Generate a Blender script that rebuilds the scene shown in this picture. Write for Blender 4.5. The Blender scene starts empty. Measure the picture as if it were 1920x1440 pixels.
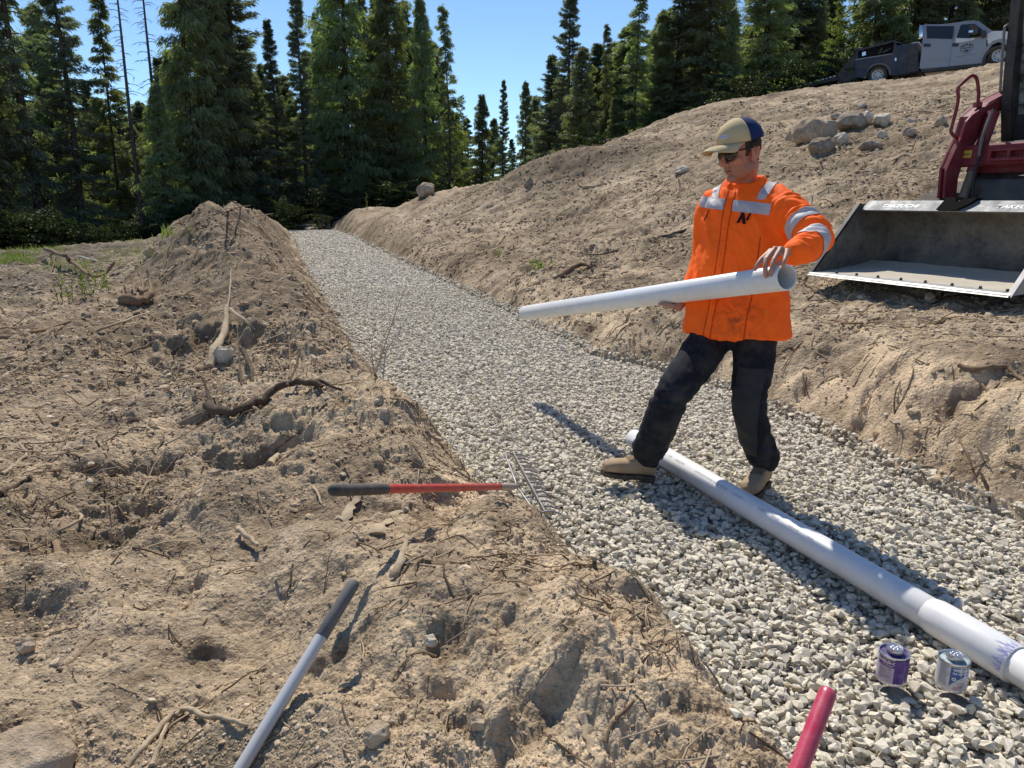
import bpy, bmesh, math, random
import numpy as np
from mathutils import Vector, Matrix
from mathutils.bvhtree import BVHTree

SC = bpy.context.scene
COL = SC.collection
R = math.radians
rng = np.random.default_rng(7)
random.seed(7)

# ------------------------------------------------------------------ camera
CAM_Z, PITCH, FPX = 1.49, R(14.0), 1380.0
SP, CP = math.sin(PITCH), math.cos(PITCH)
cam_d = bpy.data.cameras.new("camera")
cam_d.sensor_width = 36.0
cam_d.lens = 36.0 * FPX / 1920.0
cam_d.clip_start, cam_d.clip_end = 0.05, 3000.0
cam = bpy.data.objects.new("camera", cam_d)
COL.objects.link(cam)
cam.location = (0, 0, CAM_Z)
cam.rotation_euler = (math.pi / 2 - PITCH, 0, 0)
SC.camera = cam


def P(px, py, d):
    """world point seen at photo pixel (px, py) at depth d"""
    a, u = (px - 960) / FPX, (720 - py) / FPX
    return Vector((a * d, (CP + u * SP) * d, CAM_Z + (-SP + u * CP) * d))


def PZ(px, py, z):
    u = (720 - py) / FPX
    return P(px, py, (z - CAM_Z) / (-SP + u * CP))


# ------------------------------------------------------------------ light
SUN_DIR = Vector((-0.15, 0.76, 1.0)).normalized()
SUN_EL = math.asin(SUN_DIR.z)
SUN_AZ = math.atan2(SUN_DIR.x, SUN_DIR.y)
SC.view_settings.view_transform = 'Standard'
SC.view_settings.look = 'None'
SC.view_settings.exposure = 0.0
SC.render.engine = 'CYCLES'
SC.cycles.max_bounces = 5
SC.cycles.diffuse_bounces = 3
SC.cycles.glossy_bounces = 2
SC.cycles.transmission_bounces = 2
SC.cycles.caustics_reflective = False
SC.cycles.caustics_refractive = False
w = bpy.data.worlds.new("World")
SC.world = w
w.use_nodes = True
nt = w.node_tree
bg = nt.nodes["Background"]
sky = nt.nodes.new("ShaderNodeTexSky")
sky.sky_type = 'NISHITA'
sky.sun_disc = False
sky.sun_elevation = SUN_EL
sky.sun_rotation = SUN_AZ
sky.altitude = 2500
sky.air_density = 1.0
sky.dust_density = 0.05
sky.ozone_density = 3.2
tint = nt.nodes.new("ShaderNodeMix"); tint.data_type = 'RGBA'; tint.blend_type = 'MULTIPLY'
tint.inputs[0].default_value = 1.0
tint.inputs[7].default_value = (0.92, 1.0, 1.03, 1)
nt.links.new(sky.outputs[0], tint.inputs[6]); nt.links.new(tint.outputs[2], bg.inputs[0])
bg.inputs[1].default_value = 0.15
sd = bpy.data.lights.new("sun", 'SUN')
sd.energy = 5.0
sd.angle = R(0.53)
sd.color = (1.0, 0.94, 0.84)
so = bpy.data.objects.new("sun", sd)
COL.objects.link(so)
so.rotation_euler = (-SUN_DIR).to_track_quat('-Z', 'Y').to_euler()
so.location = SUN_DIR * 60


# ------------------------------------------------------------------ noise
def _hash(ix, iy, seed):
    h = (ix.astype(np.int64) * 374761393 + iy.astype(np.int64) * 668265263 + seed * 1442695041) & 0x7fffffff
    h = ((h ^ (h >> 13)) * 1274126177) & 0x7fffffff
    return (h ^ (h >> 16)) & 0xffff


def pn(x, y, seed=0):
    x = np.asarray(x, float); y = np.asarray(y, float)
    ix, iy = np.floor(x), np.floor(y)
    fx, fy = x - ix, y - iy
    u, v = fx * fx * fx * (fx * (fx * 6 - 15) + 10), fy * fy * fy * (fy * (fy * 6 - 15) + 10)

    def g(ox, oy):
        a = _hash(ix + ox, iy + oy, seed) * (2 * math.pi / 65536.0)
        return np.cos(a) * (fx - ox) + np.sin(a) * (fy - oy)
    n00, n10, n01, n11 = g(0, 0), g(1, 0), g(0, 1), g(1, 1)
    return ((n00 * (1 - u) + n10 * u) * (1 - v) + (n01 * (1 - u) + n11 * u) * v) * 1.5


def sst(t):
    t = np.clip(t, 0, 1)
    return t * t * (3 - 2 * t)


# ------------------------------------------------------------------ mesh helpers
def mesh_np(name, V, faces_flat, sizes, mats=(), smooth=False, midx=None):
    me = bpy.data.meshes.new(name)
    V = np.ascontiguousarray(V, dtype=np.float32)
    faces_flat = np.ascontiguousarray(faces_flat, dtype=np.int32)
    sizes = np.ascontiguousarray(sizes, dtype=np.int32)
    me.vertices.add(len(V)); me.vertices.foreach_set("co", V.ravel())
    me.loops.add(len(faces_flat)); me.loops.foreach_set("vertex_index", faces_flat)
    me.polygons.add(len(sizes))
    st = np.zeros(len(sizes), np.int32); st[1:] = np.cumsum(sizes)[:-1]
    me.polygons.foreach_set("loop_start", st)
    me.polygons.foreach_set("loop_total", sizes)
    for m in mats:
        me.materials.append(m)
    if midx is not None:
        me.polygons.foreach_set("material_index", np.ascontiguousarray(midx, np.int32))
    me.polygons.foreach_set("use_smooth", np.full(len(sizes), smooth, bool))
    me.update(calc_edges=True)
    return me


def link(name, me, parent=None):
    o = bpy.data.objects.new(name, me)
    COL.objects.link(o)
    if parent is not None:
        o.parent = parent
    return o


def tag(o, label=None, cat=None, group=None, kind=None):
    if label: o["label"] = label
    if cat: o["category"] = cat
    if group: o["group"] = group
    if kind: o["kind"] = kind
    return o


def empty(name, loc=(0, 0, 0), label=None, cat=None, group=None):
    o = bpy.data.objects.new(name, None)
    o.empty_display_size = 0.2
    COL.objects.link(o)
    o.location = loc
    return tag(o, label, cat, group)


class MB:
    """collects shapes (world or local coordinates) into one mesh"""
    def __init__(s):
        s.v, s.f, s.m, s.cm = [], [], [], 0

    def add(s, verts, faces):
        b = len(s.v)
        s.v += [tuple(p) for p in verts]
        s.f += [tuple(i + b for i in f) for f in faces]
        s.m += [s.cm] * len(faces)
        return s

    def hexa(s, c8):
        return s.add(c8, [(0, 3, 2, 1), (4, 5, 6, 7), (0, 1, 5, 4), (1, 2, 6, 5), (2, 3, 7, 6), (3, 0, 4, 7)])

    def box(s, lo, hi, M=None):
        x0, y0, z0 = lo; x1, y1, z1 = hi
        c = [(x0, y0, z0), (x1, y0, z0), (x1, y1, z0), (x0, y1, z0), (x0, y0, z1), (x1, y0, z1), (x1, y1, z1), (x0, y1, z1)]
        if M is not None:
            c = [M @ Vector(p) for p in c]
        return s.hexa(c)

    def prism(s, pts2, y0, y1, fn):
        """extrude polygon pts2 [(a,b)] between y0 and y1; fn(a, y, b) -> point"""
        n = len(pts2)
        v = [fn(a, y0, b) for a, b in pts2] + [fn(a, y1, b) for a, b in pts2]
        f = [tuple(range(n)), tuple(range(2 * n - 1, n - 1, -1))]
        f += [(i, i + n, (i + 1) % n + n, (i + 1) % n) for i in range(n)]
        return s.add(v, f)

    def tube(s, pts, rad, n=10, caps=True, flat=1.0):
        pts = [Vector(p) for p in pts]
        if not hasattr(rad, '__len__'):
            rad = [rad] * len(pts)
        v, f = [], []
        t0 = (pts[1] - pts[0]).normalized()
        up = Vector((0, 0, 1)) if abs(t0.z) < 0.9 else Vector((1, 0, 0))
        a = t0.cross(up).normalized()
        for i, p in enumerate(pts):
            t = (pts[min(i + 1, len(pts) - 1)] - pts[max(i - 1, 0)]).normalized()
            a = (a - t * a.dot(t)).normalized()
            b = t.cross(a)
            for k in range(n):
                q = 2 * math.pi * k / n
                v.append(p + (a * math.cos(q) + b * math.sin(q) * flat) * rad[i])
        for i in range(len(pts) - 1):
            for k in range(n):
                f.append((i * n + k, i * n + (k + 1) % n, (i + 1) * n + (k + 1) % n, (i + 1) * n + k))
        if caps:
            f.append(tuple(range(n - 1, -1, -1)))
            f.append(tuple(range((len(pts) - 1) * n, len(pts) * n)))
        return s.add(v, f)

    def lathe(s, prof, M=None, n=28, caps=True):
        v, f = [], []
        for r, z in prof:
            for k in range(n):
                q = 2 * math.pi * k / n
                p = Vector((r * math.cos(q), r * math.sin(q), z))
                v.append(M @ p if M is not None else p)
        for i in range(len(prof) - 1):
            for k in range(n):
                f.append((i * n + k, i * n + (k + 1) % n, (i + 1) * n + (k + 1) % n, (i + 1) * n + k))
        if caps:
            f.append(tuple(range(n - 1, -1, -1)))
            f.append(tuple(range((len(prof) - 1) * n, len(prof) * n)))
        return s.add(v, f)

    def ball(s, c, r, M=None, nu=14, nv=9):
        """ellipsoid, r = (rx, ry, rz), M = rotation 3x3"""
        v, f = [], []
        c = Vector(c)
        for j in range(1, nv):
            th = math.pi * j / nv
            for i in range(nu):
                ph = 2 * math.pi * i / nu
                p = Vector((r[0] * math.sin(th) * math.cos(ph), r[1] * math.sin(th) * math.sin(ph), r[2] * math.cos(th)))
                v.append(c + (M @ p if M is not None else p))
        top, bot = len(v), len(v) + 1
        for sg in (1, -1):
            p = Vector((0, 0, sg * r[2])); v.append(c + (M @ p if M is not None else p))
        for j in range(nv - 2):
            for i in range(nu):
                f.append((j * nu + i, (j + 1) * nu + i, (j + 1) * nu + (i + 1) % nu, j * nu + (i + 1) % nu))
        for i in range(nu):
            f.append((top, i, (i + 1) % nu))
            f.append((bot, (nv - 2) * nu + (i + 1) % nu, (nv - 2) * nu + i))
        return s.add(v, f)

    def mesh(s, name, mats, smooth=None, bevel=0.0):
        me = bpy.data.meshes.new(name)
        me.from_pydata(s.v, [], s.f)
        mats = mats if isinstance(mats, (list, tuple)) else [mats]
        for m in mats:
            me.materials.append(m)
        me.polygons.foreach_set("material_index", s.m)
        bm = bmesh.new(); bm.from_mesh(me)
        bmesh.ops.recalc_face_normals(bm, faces=bm.faces)
        if bevel > 0:
            es = [e for e in bm.edges if len(e.link_faces) == 2 and e.calc_face_angle(0) > 0.5]
            bmesh.ops.bevel(bm, geom=es, offset=bevel, segments=2, affect='EDGES', profile=0.6, clamp_overlap=True)
        bm.to_mesh(me); bm.free()
        if smooth is not None:
            me.polygons.foreach_set("use_smooth", [True] * len(me.polygons))
            me.set_sharp_from_angle(angle=R(smooth))
        me.update()
        return me

    def build(s, name, mats, parent=None, smooth=None, bevel=0.0):
        return link(name, s.mesh(name, mats, smooth, bevel), parent)


def evaluated(me, mods):
    """apply modifiers [(type, {prop: value})] to a mesh and return the result"""
    o = bpy.data.objects.new("tmp", me)
    COL.objects.link(o)
    for t, kw in mods:
        m = o.modifiers.new(t, t)
        for k, v in kw.items():
            setattr(m, k, v)
    dg = bpy.context.evaluated_depsgraph_get()
    dg.update()
    r = bpy.data.meshes.new_from_object(o.evaluated_get(dg), depsgraph=dg)
    bpy.data.objects.remove(o)
    return r


def remeshed(mb, voxel, smooth_it=4, fac=0.5):
    me = mb.mesh("tmp", [])
    me.materials.clear()
    r = evaluated(me, [('REMESH', dict(mode='VOXEL', voxel_size=voxel)), ('SMOOTH', dict(factor=fac, iterations=smooth_it))])
    r.polygons.foreach_set("use_smooth", [True] * len(r.polygons))
    return r


def vco(me):
    a = np.empty(len(me.vertices) * 3, np.float32); me.vertices.foreach_get("co", a)
    return a.reshape(-1, 3).astype(float)


def vno(me):
    a = np.empty(len(me.vertices) * 3, np.float32); me.vertices.foreach_get("normal", a)
    return a.reshape(-1, 3).astype(float)


def set_co(me, V):
    me.vertices.foreach_set("co", np.ascontiguousarray(V, np.float32).ravel()); me.update()


def set_col(me, C, name="col"):
    at = me.color_attributes.new(name, 'FLOAT_COLOR', 'POINT')
    A = np.ones((len(me.vertices), 4), np.float32); A[:, :C.shape[1]] = C
    at.data.foreach_set("color", A.ravel())


# ------------------------------------------------------------------ materials
class MT:
    def __init__(s, name, base=(0.5, 0.5, 0.5), rough=0.6, metal=0.0, spec=0.5):
        s.m = bpy.data.materials.new(name); s.m.use_nodes = True
        s.t = s.m.node_tree; s.b = s.t.nodes["Principled BSDF"]
        s.b.inputs["Base Color"].default_value = (*base, 1)
        s.b.inputs["Roughness"].default_value = rough
        s.b.inputs["Metallic"].default_value = metal
        s.b.inputs["Specular IOR Level"].default_value = spec

    def n(s, typ, **kw):
        nd = s.t.nodes.new(typ)
        for k, v in kw.items():
            if k.startswith("i_"):
                nd.inputs[k[2:].replace("_", " ")].default_value = v
            else:
                setattr(nd, k, v)
        return nd

    def l(s, a, b):
        s.t.links.new(a, b)

    def coords(s, kind="Object"):
        return s.n("ShaderNodeTexCoord").outputs[kind]

    def noise(s, scale, detail=4, rough=0.55, co=None, dim='3D', dist=0.0):
        nd = s.n("ShaderNodeTexNoise")
        nd.inputs["Scale"].default_value = scale
        nd.inputs["Detail"].default_value = detail
        nd.inputs["Roughness"].default_value = rough
        nd.inputs["Distortion"].default_value = dist
        s.l(co if co is not None else s.coords(), nd.inputs["Vector"])
        return nd.outputs["Fac"]

    def ramp(s, fac, stops):
        nd = s.n("ShaderNodeValToRGB")
        e = nd.color_ramp.elements
        while len(e) < len(stops):
            e.new(0.5)
        for i, (p, c) in enumerate(stops):
            e[i].position = p
            e[i].color = (*c, 1) if len(c) == 3 else c
        s.l(fac, nd.inputs[0])
        return nd.outputs[0]

    def mix(s, fac, a, b, typ='MIX'):
        nd = s.n("ShaderNodeMix", data_type='RGBA', blend_type=typ)
        for sock, v in ((nd.inputs[0], fac), (nd.inputs[6], a), (nd.inputs[7], b)):
            if hasattr(v, "links"):
                s.l(v, sock)
            elif isinstance(v, (int, float)):
                sock.default_value = v
            else:
                sock.default_value = (*v, 1)
        return nd.outputs[2]

    def math(s, op, a, b=0.0):
        nd = s.n("ShaderNodeMath", operation=op)
        for sock, v in ((nd.inputs[0], a), (nd.inputs[1], b)):
            if hasattr(v, "links"):
                s.l(v, sock)
            else:
                sock.default_value = v
        return nd.outputs[0]

    def base(s, c):
        s.l(c, s.b.inputs["Base Color"]); return s

    def rough(s, c):
        s.l(c, s.b.inputs["Roughness"]); return s

    def bump(s, h, strength=0.5, dist=0.01):
        nd = s.n("ShaderNodeBump")
        nd.inputs["Strength"].default_value = strength
        nd.inputs["Distance"].default_value = dist
        s.l(h, nd.inputs["Height"])
        s.l(nd.outputs[0], s.b.inputs["Normal"])
        return s


def dusty(name, base, rough=0.5, metal=0.0, dust=(0.30, 0.235, 0.165), amount=0.5, scale=6.0, spec=0.5):
    """painted or plain surface with an uneven film of dust and small wear"""
    m = MT(name, base, rough, metal, spec)
    f = m.noise(scale, 6, 0.65)
    f2 = m.noise(scale * 9, 3, 0.6)
    k = m.math('MULTIPLY', m.ramp(m.math('ADD', m.math('MULTIPLY', f, 0.75), m.math('MULTIPLY', f2, 0.25)), [(0.40, (0, 0, 0)), (0.72, (1, 1, 1))]), amount)
    m.base(m.mix(k, base, dust))
    m.rough(m.math('ADD', m.math('MULTIPLY', k, 0.4), rough))
    m.bump(f2, 0.08, 0.002)
    return m.m
# ------------------------------------------------------------------ terrain
YL = np.array([-3, 0, 1.0, 1.65, 2.3, 3.07, 3.58, 4.44, 6.37, 9.38, 13.8, 20.6, 33.0, 40.0, 60])
XL = np.array([1.9, 1.05, 0.86, 0.70, 0.50, 0.18, -0.09, -0.40, -1.23, -2.19, -3.6, -5.8, -9.6, -12.4, -20])
YR = np.array([-3, 0, 3.22, 4.03, 5.05, 5.98, 7.2, 10.3, 15.9, 25.6, 31.3, 40.0, 60])
XR = np.array([4.1, 3.3, 2.42, 2.14, 1.98, 1.65, 0.85, -0.12, -1.83, -4.9, -6.5, -9.6, -17])
# control points of the broad land form (x, y, z)
CTL = np.array([
    # right side: bank top, slope, hill crest, land behind the crest
    (2.9, 2.0, .50), (2.75, 4.2, .52), (2.3, 6.3, .46), (1.45, 7.4, .36), (0.5, 10.5, .36), (-1.2, 16, .42), (-4.2, 25, .50), (-5.8, 31, .55),
    (3.3, 6.4, .66), (4.6, 5.0, .80), (6.5, 6.5, 1.25), (5.0, 9.5, 1.35), (3.0, 11, 1.0), (6.3, 15.8, 2.75), (3.2, 17, 1.75), (1.0, 18.5, 1.25),
    (9.5, 14, 3.0), (9.0, 9.0, 2.0), (13, 10, 3.3),
    (10.2, 28.3, 5.3), (13.0, 29.9, 5.8), (15.9, 30.5, 6.03), (17.9, 29.6, 6.42), (19.4, 29.2, 6.6), (16.5, 24.2, 5.5), (13.2, 23.5, 4.75), (6.2, 27.6, 4.55), (4.14, 27.4, 3.72), (2.26, 27.2, 2.95), (-0.5, 23.5, 1.95), (-3.2, 29, 1.72), (-6.9, 37, 1.15),
    (16.1, 34.7, 6.45), (19.8, 32.1, 6.72), (17.5, 37.0, 6.6), (12.5, 34.5, 6.05), (9.5, 33.5, 4.7), (23, 33, 7.0), (15, 44, 6.0), (22, 21, 6.3), (26, 30, 7.3), (6, 33, 3.5), (2.5, 33, 2.2), (0, 32, 1.5), (-3, 38, 1.0),
    # left side
    (-2.0, 1.0, .20), (-1.2, 3.0, .26), (-3.0, 5.0, .22), (-2.6, 8.0, .22), (-6, 9, .10), (-6, 14, .02), (-10, 14, -.05), (-12, 20, -.14), (-19, 26.5, -.36), (-15.5, 27, -.10),
    (-13, 27.5, .08), (-11, 25, .12), (-10.5, 20, .05), (-12.5, 34, .05), (-14, 45, 0.0), (-11, 47, .5), (-9, 43, .42), (-26, 36, -1.6), (-18, 36, -1.0),
    (-8, 3, .1), (-14, 8, -.1), (-22, 16, -.4), (0, 0, .30), (-1, -3, .25), (3.5, -2, .5), (9, 0, 1.2), (0, 50, .6), (10, 50, 3.2), (25, 45, 5.5), (-25, 50, -1.2)], float)


def _tps():
    X = CTL[:, :2]; n = len(X)
    d2 = ((X[:, None] - X[None]) ** 2).sum(-1)
    K = 0.5 * d2 * np.log(d2 + 1e-9) + np.eye(n) * 0.2
    Pm = np.c_[np.ones(n), X]
    A = np.zeros((n + 3, n + 3)); A[:n, :n] = K; A[:n, n:] = Pm; A[n:, :n] = Pm.T
    return np.linalg.solve(A, np.r_[CTL[:, 2], 0, 0, 0])


TPSW = _tps()


def tps(x, y):
    z = TPSW[-3] + TPSW[-2] * x + TPSW[-1] * y
    for (cx, cy, _), wi in zip(CTL, TPSW[:-3]):
        d2 = (x - cx) ** 2 + (y - cy) ** 2
        z = z + wi * 0.5 * d2 * np.log(d2 + 1e-9)
    return z


CY = np.array([-3, 0, 1.5, 3, 5, 8, 11, 14, 16.5, 19, 22, 26, 32, 38, 42])
CH = np.array([.10, .16, .18, .07, .20, .34, .55, .95, 1.34, 1.05, 1.02, .8, .5, .3, 0])      # berm height above its land
CW1 = np.array([.3, .38, .42, .45, .5, .7, 1.1, 1.7, 2.1, 1.7, 1.6, 1.4, 1.2, 1.1, 1])
CW2 = np.array([1.5, 1.4, 1.2, 1.2, 1.4, 1.5, 1.7, 2.2, 2.5, 2.3, 2.0, 1.8, 1.6, 1.5, 1.5])
TREADS = [  # start, direction, half width, length of machine track prints
    ((0.2, 14.5), (0.93, 0.36), 0.22, 9), ((1.2, 12.6), (0.93, 0.36), 0.22, 9), ((2.4, 9.2), (0.9, 0.42), 0.2, 6), ((3.0, 7.6), (0.9, 0.42), 0.2, 5),
    ((2.3, 5.3), (0.75, 0.66), 0.17, 2.6), ((4.5, 13.3), (0.95, 0.3), 0.22, 7), ((-6.5, 6.2), (0.86, 0.5), 0.2, 4.2), ((-6.2, 8.1), (0.86, 0.5), 0.2, 4.5)]


HOLLOWS = []
for _px, _py, _z, _w, _d in ((200, 968, .32, .26, .11), (335, 1058, .33, .11, .05), (395, 1165, .34, .14, .045), (945, 1400, .42, .15, .11), (290, 690, .3, .42, .12), (470, 772, .45, .3, .10), (250, 905, .3, .2, .07),
                            (70, 1120, .28, .16, .08), (620, 1190, .42, .12, .05), (860, 850, .4, .2, .08), (560, 640, .5, .3, .10), (430, 560, .7, .5, .16), (360, 505, .9, .6, .18), (480, 450, 1.0, .7, .2),
                            (1790, 722, .5, .2, .12), (1640, 700, .45, .25, .10), (1700, 830, .3, .16, .07), (1560, 640, .6, .3, .08), (1160, 610, .35, .3, .10), (1000, 520, .45, .4, .1), (1500, 470, .8, .5, .1), (1230, 430, 1.2, .8, .14), (1090, 380, 1.4, .9, .16), (900, 400, 1.0, .8, .14)):
    _p = PZ(_px, _py, _z) if (_py > 640 or _px < 960) else None
    if _p is None:
        _p = P(_px, _py, {610: 7.9, 520: 11.5, 470: 9.6, 430: 13, 380: 17, 400: 19, 640: 5.2}[_py])
    HOLLOWS.append((_p.x, _p.y, _w, _d))


def edges(y):
    wob = 0.05 * pn(y * 1.7, y * 0 + 3.1, 5) + 0.03 * pn(y * 5.1, y * 0 + 9.1, 6)
    wob2 = 0.07 * pn(y * 1.3, y * 0 + 13.1, 7) + 0.04 * pn(y * 4.3, y * 0 + 19.1, 8)
    return np.interp(y, YL, XL) + wob, np.interp(y, YR, XR) + wob2


def H(x, y, detail=True):
    x = np.asarray(x, float); y = np.asarray(y, float)
    xl, xr = edges(y)
    r = np.hypot(x, y)
    far = sst((r - 60) / 200)
    zb = tps(np.clip(x, -45, 45), np.clip(y, -12, 62)) * (1 - far)
    endt = sst((y - 40.2) / 0.8)                                 # far end of the trench
    s_r, s_l = x - xr, xl - x
    inside = (s_r < 0) & (s_l < 0)
    wr = 0.5 + 0.012 * np.clip(y, 0, 40)
    t = np.clip(s_r / wr, 0, 1)
    right = zb * (1 - (1 - t) ** 2.2) + 0.07 * np.exp(-((s_r - wr * 1.15) / 0.35) ** 2) * sst((16 - y) / 6)
    h = np.interp(y, CY, CH); w1 = np.interp(y, CY, CW1); w2 = np.interp(y, CY, CW2)
    hm = h * (1 + 0.32 * pn(x * 0.55, y * 0.55, 21) + 0.16 * pn(x * 1.6, y * 1.6, 22))
    up = sst(s_l / w1) ** 0.8
    dn = 1 - sst((s_l - w1) / w2)
    left = zb * sst(s_l / (w1 * 0.9)) + hm * np.where(s_l < w1, up, dn)
    floor_z = -0.03 + 0.012 * pn(x * 1.4, y * 1.4, 31)
    z = np.where(inside, floor_z, np.where(s_r >= 0, right, left))
    z = np.where(inside & (endt > 0), floor_z * (1 - endt) + (zb * 0.9) * endt, z)
    z = z + 0.55 * np.exp(-(((x - 0.9) / 1.5) ** 2 + ((y - 22.3) / 1.1) ** 2)) + 0.3 * np.exp(-(((x - 2.9) / 1.2) ** 2 + ((y - 21.8) / 0.9) ** 2))
    if detail:
        soil = np.where(inside & (y < 40.2), 0.0, 1.0) * np.clip(np.maximum(s_r, s_l) / 0.12, 0, 1) * (1 - far)
        nearb = 1.0 + 0.45 * sst(s_l / 0.3) * (1 - sst((s_l - 2.0) / 2.0))
        m = sst(0.5 + 0.9 * pn(x * 0.42, y * 0.42, 40))                 # loose against packed soil
        xs, ys = x + 0.35 * z, y - 0.4 * z
        lk = 1 + 0.7 * (s_l > 0)
        big = lk * 0.085 * pn(x * 0.9, y * 0.9, 41) + lk * 0.055 * pn(x * 2.1, y * 2.1, 42)
        c1 = np.abs(pn(x * 4.5, y * 4.5, 43)); c2 = np.abs(pn(xs * 9.5, ys * 9.5, 44)); c3 = np.abs(pn(xs * 22, ys * 22, 45))
        far_k = 1 + 0.9 * sst((r - 5) / 8)
        c4 = np.abs(pn(x * 1.9 + 3, y * 1.9, 53))
        lump = (0.026 * (c1 - 0.35) + (0.008 + 0.017 * m) * (c2 - 0.3) + (0.006 + 0.011 * m) * (c3 - 0.3) + 0.006 * pn(xs * 14 + 2 * c1, ys * 14, 51)) * far_k + 0.045 * (c4 - .3) + sst(s_r / 1.0) * 0.03 * pn((x * .93 + y * .36) * .8, (-x * .36 + y * .93) * 4.2, 54) * sst((r - 4) / 4)
        fine = (0.009 * np.abs(pn(xs * 48, ys * 48, 46)) + 0.006 * np.abs(pn(xs * 95, ys * 95, 47)) + 0.003 * np.abs(pn(xs * 190, ys * 190, 52)) - 0.004) * (0.5 + m)
        pit = -0.10 * sst((pn(x * 1.9, y * 1.9, 48) - 0.42) / 0.34) - 0.045 * sst((pn(x * 4.1, y * 4.1, 49) - 0.45) / 0.25)
        z = z + soil * (big * 0.8 + lump * nearb + fine + pit * (0.5 + 0.5 * m))
        wa = 0.75 * pn(x * 4, y * 4, 57) + .3 * pn(x * 11, y * 11, 59); wb = 0.75 * pn(x * 4.5, y * 4.5, 58) + .3 * pn(x * 12, y * 12, 60)
        for hx_, hy_, hw_, hd_ in HOLLOWS:       # caved in spots with a broken far edge
            dx_ = (x - hx_) / hw_ + wa; dy_ = (y - hy_) / (hw_ * 0.75) + wb
            z = z - 0.72 * hd_ * np.exp(-(dx_ ** 2 + np.where(dy_ > 0, (dy_ * 1.9) ** 4, (dy_ * 0.8) ** 2)))
        tr = np.zeros_like(z)
        for (sx, sy), (dx, dy), hw, ln in TREADS:
            n_ = math.hypot(dx, dy); dx, dy = dx / n_, dy / n_
            a = (x - sx) * dx + (y - sy) * dy; b = -(x - sx) * dy + (y - sy) * dx
            b = b + 0.05 * pn(a * 0.8, a * 0, 50)
            msk = sst((hw - np.abs(b)) / 0.05) * sst(a / 0.3) * sst((ln - a) / 0.5)
            tr = tr + msk * (-0.03 + 0.036 * sst(0.5 + 0.9 * np.sin(a * 2 * math.pi / 0.13 + 1.2 * np.sign(b))))
        z = z + tr * soil
    return z


TOOLS = []        # lines the tool handles lie along: soil is pressed down under them
for q0, q1 in ((P(622, 919, 2.08), P(975, 912, 3.66)), (P(665, 1091, 1.86), P(420, 1492, 1.52))):
    TOOLS.append((np.array(q0), np.array(q1)))
_H0 = H


def H(x, y, detail=True):
    x = np.asarray(x, float); y = np.asarray(y, float)
    z = _H0(x, y, detail)
    for a, b in TOOLS:
        d = (b - a)[:2]; L2 = d @ d
        t = ((x - a[0]) * d[0] + (y - a[1]) * d[1]) / L2
        tc = np.clip(t, 0, 1.10)
        lat = np.hypot(x - a[0] - tc * d[0], y - a[1] - tc * d[1])
        cap = a[2] + (b[2] - a[2]) * tc - 0.022 + 0.22 * lat * sst(lat / 0.25) + 0.9 * np.clip(lat - 0.22, 0, 2) ** 1.5
        z = np.minimum(z, np.where(lat < 1.3, cap, 1e9))
    return z


def G(x, y):
    return float(H(np.array([x]), np.array([y]))[0])


def hit(px, py, dmax=80):
    """point of the land seen at photo pixel"""
    d = np.geomspace(0.8, dmax, 1500)
    a, u = (px - 960) / FPX, (720 - py) / FPX
    z = H(a * d, (CP + u * SP) * d)
    below = (CAM_Z + (-SP + u * CP) * d) < z
    i = int(np.argmax(below)) if below.any() else len(d) - 1
    return P(px, py, float(d[i]))


def depth_of(p):
    return p[1] * CP + (CAM_Z - p[2]) * SP


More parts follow.
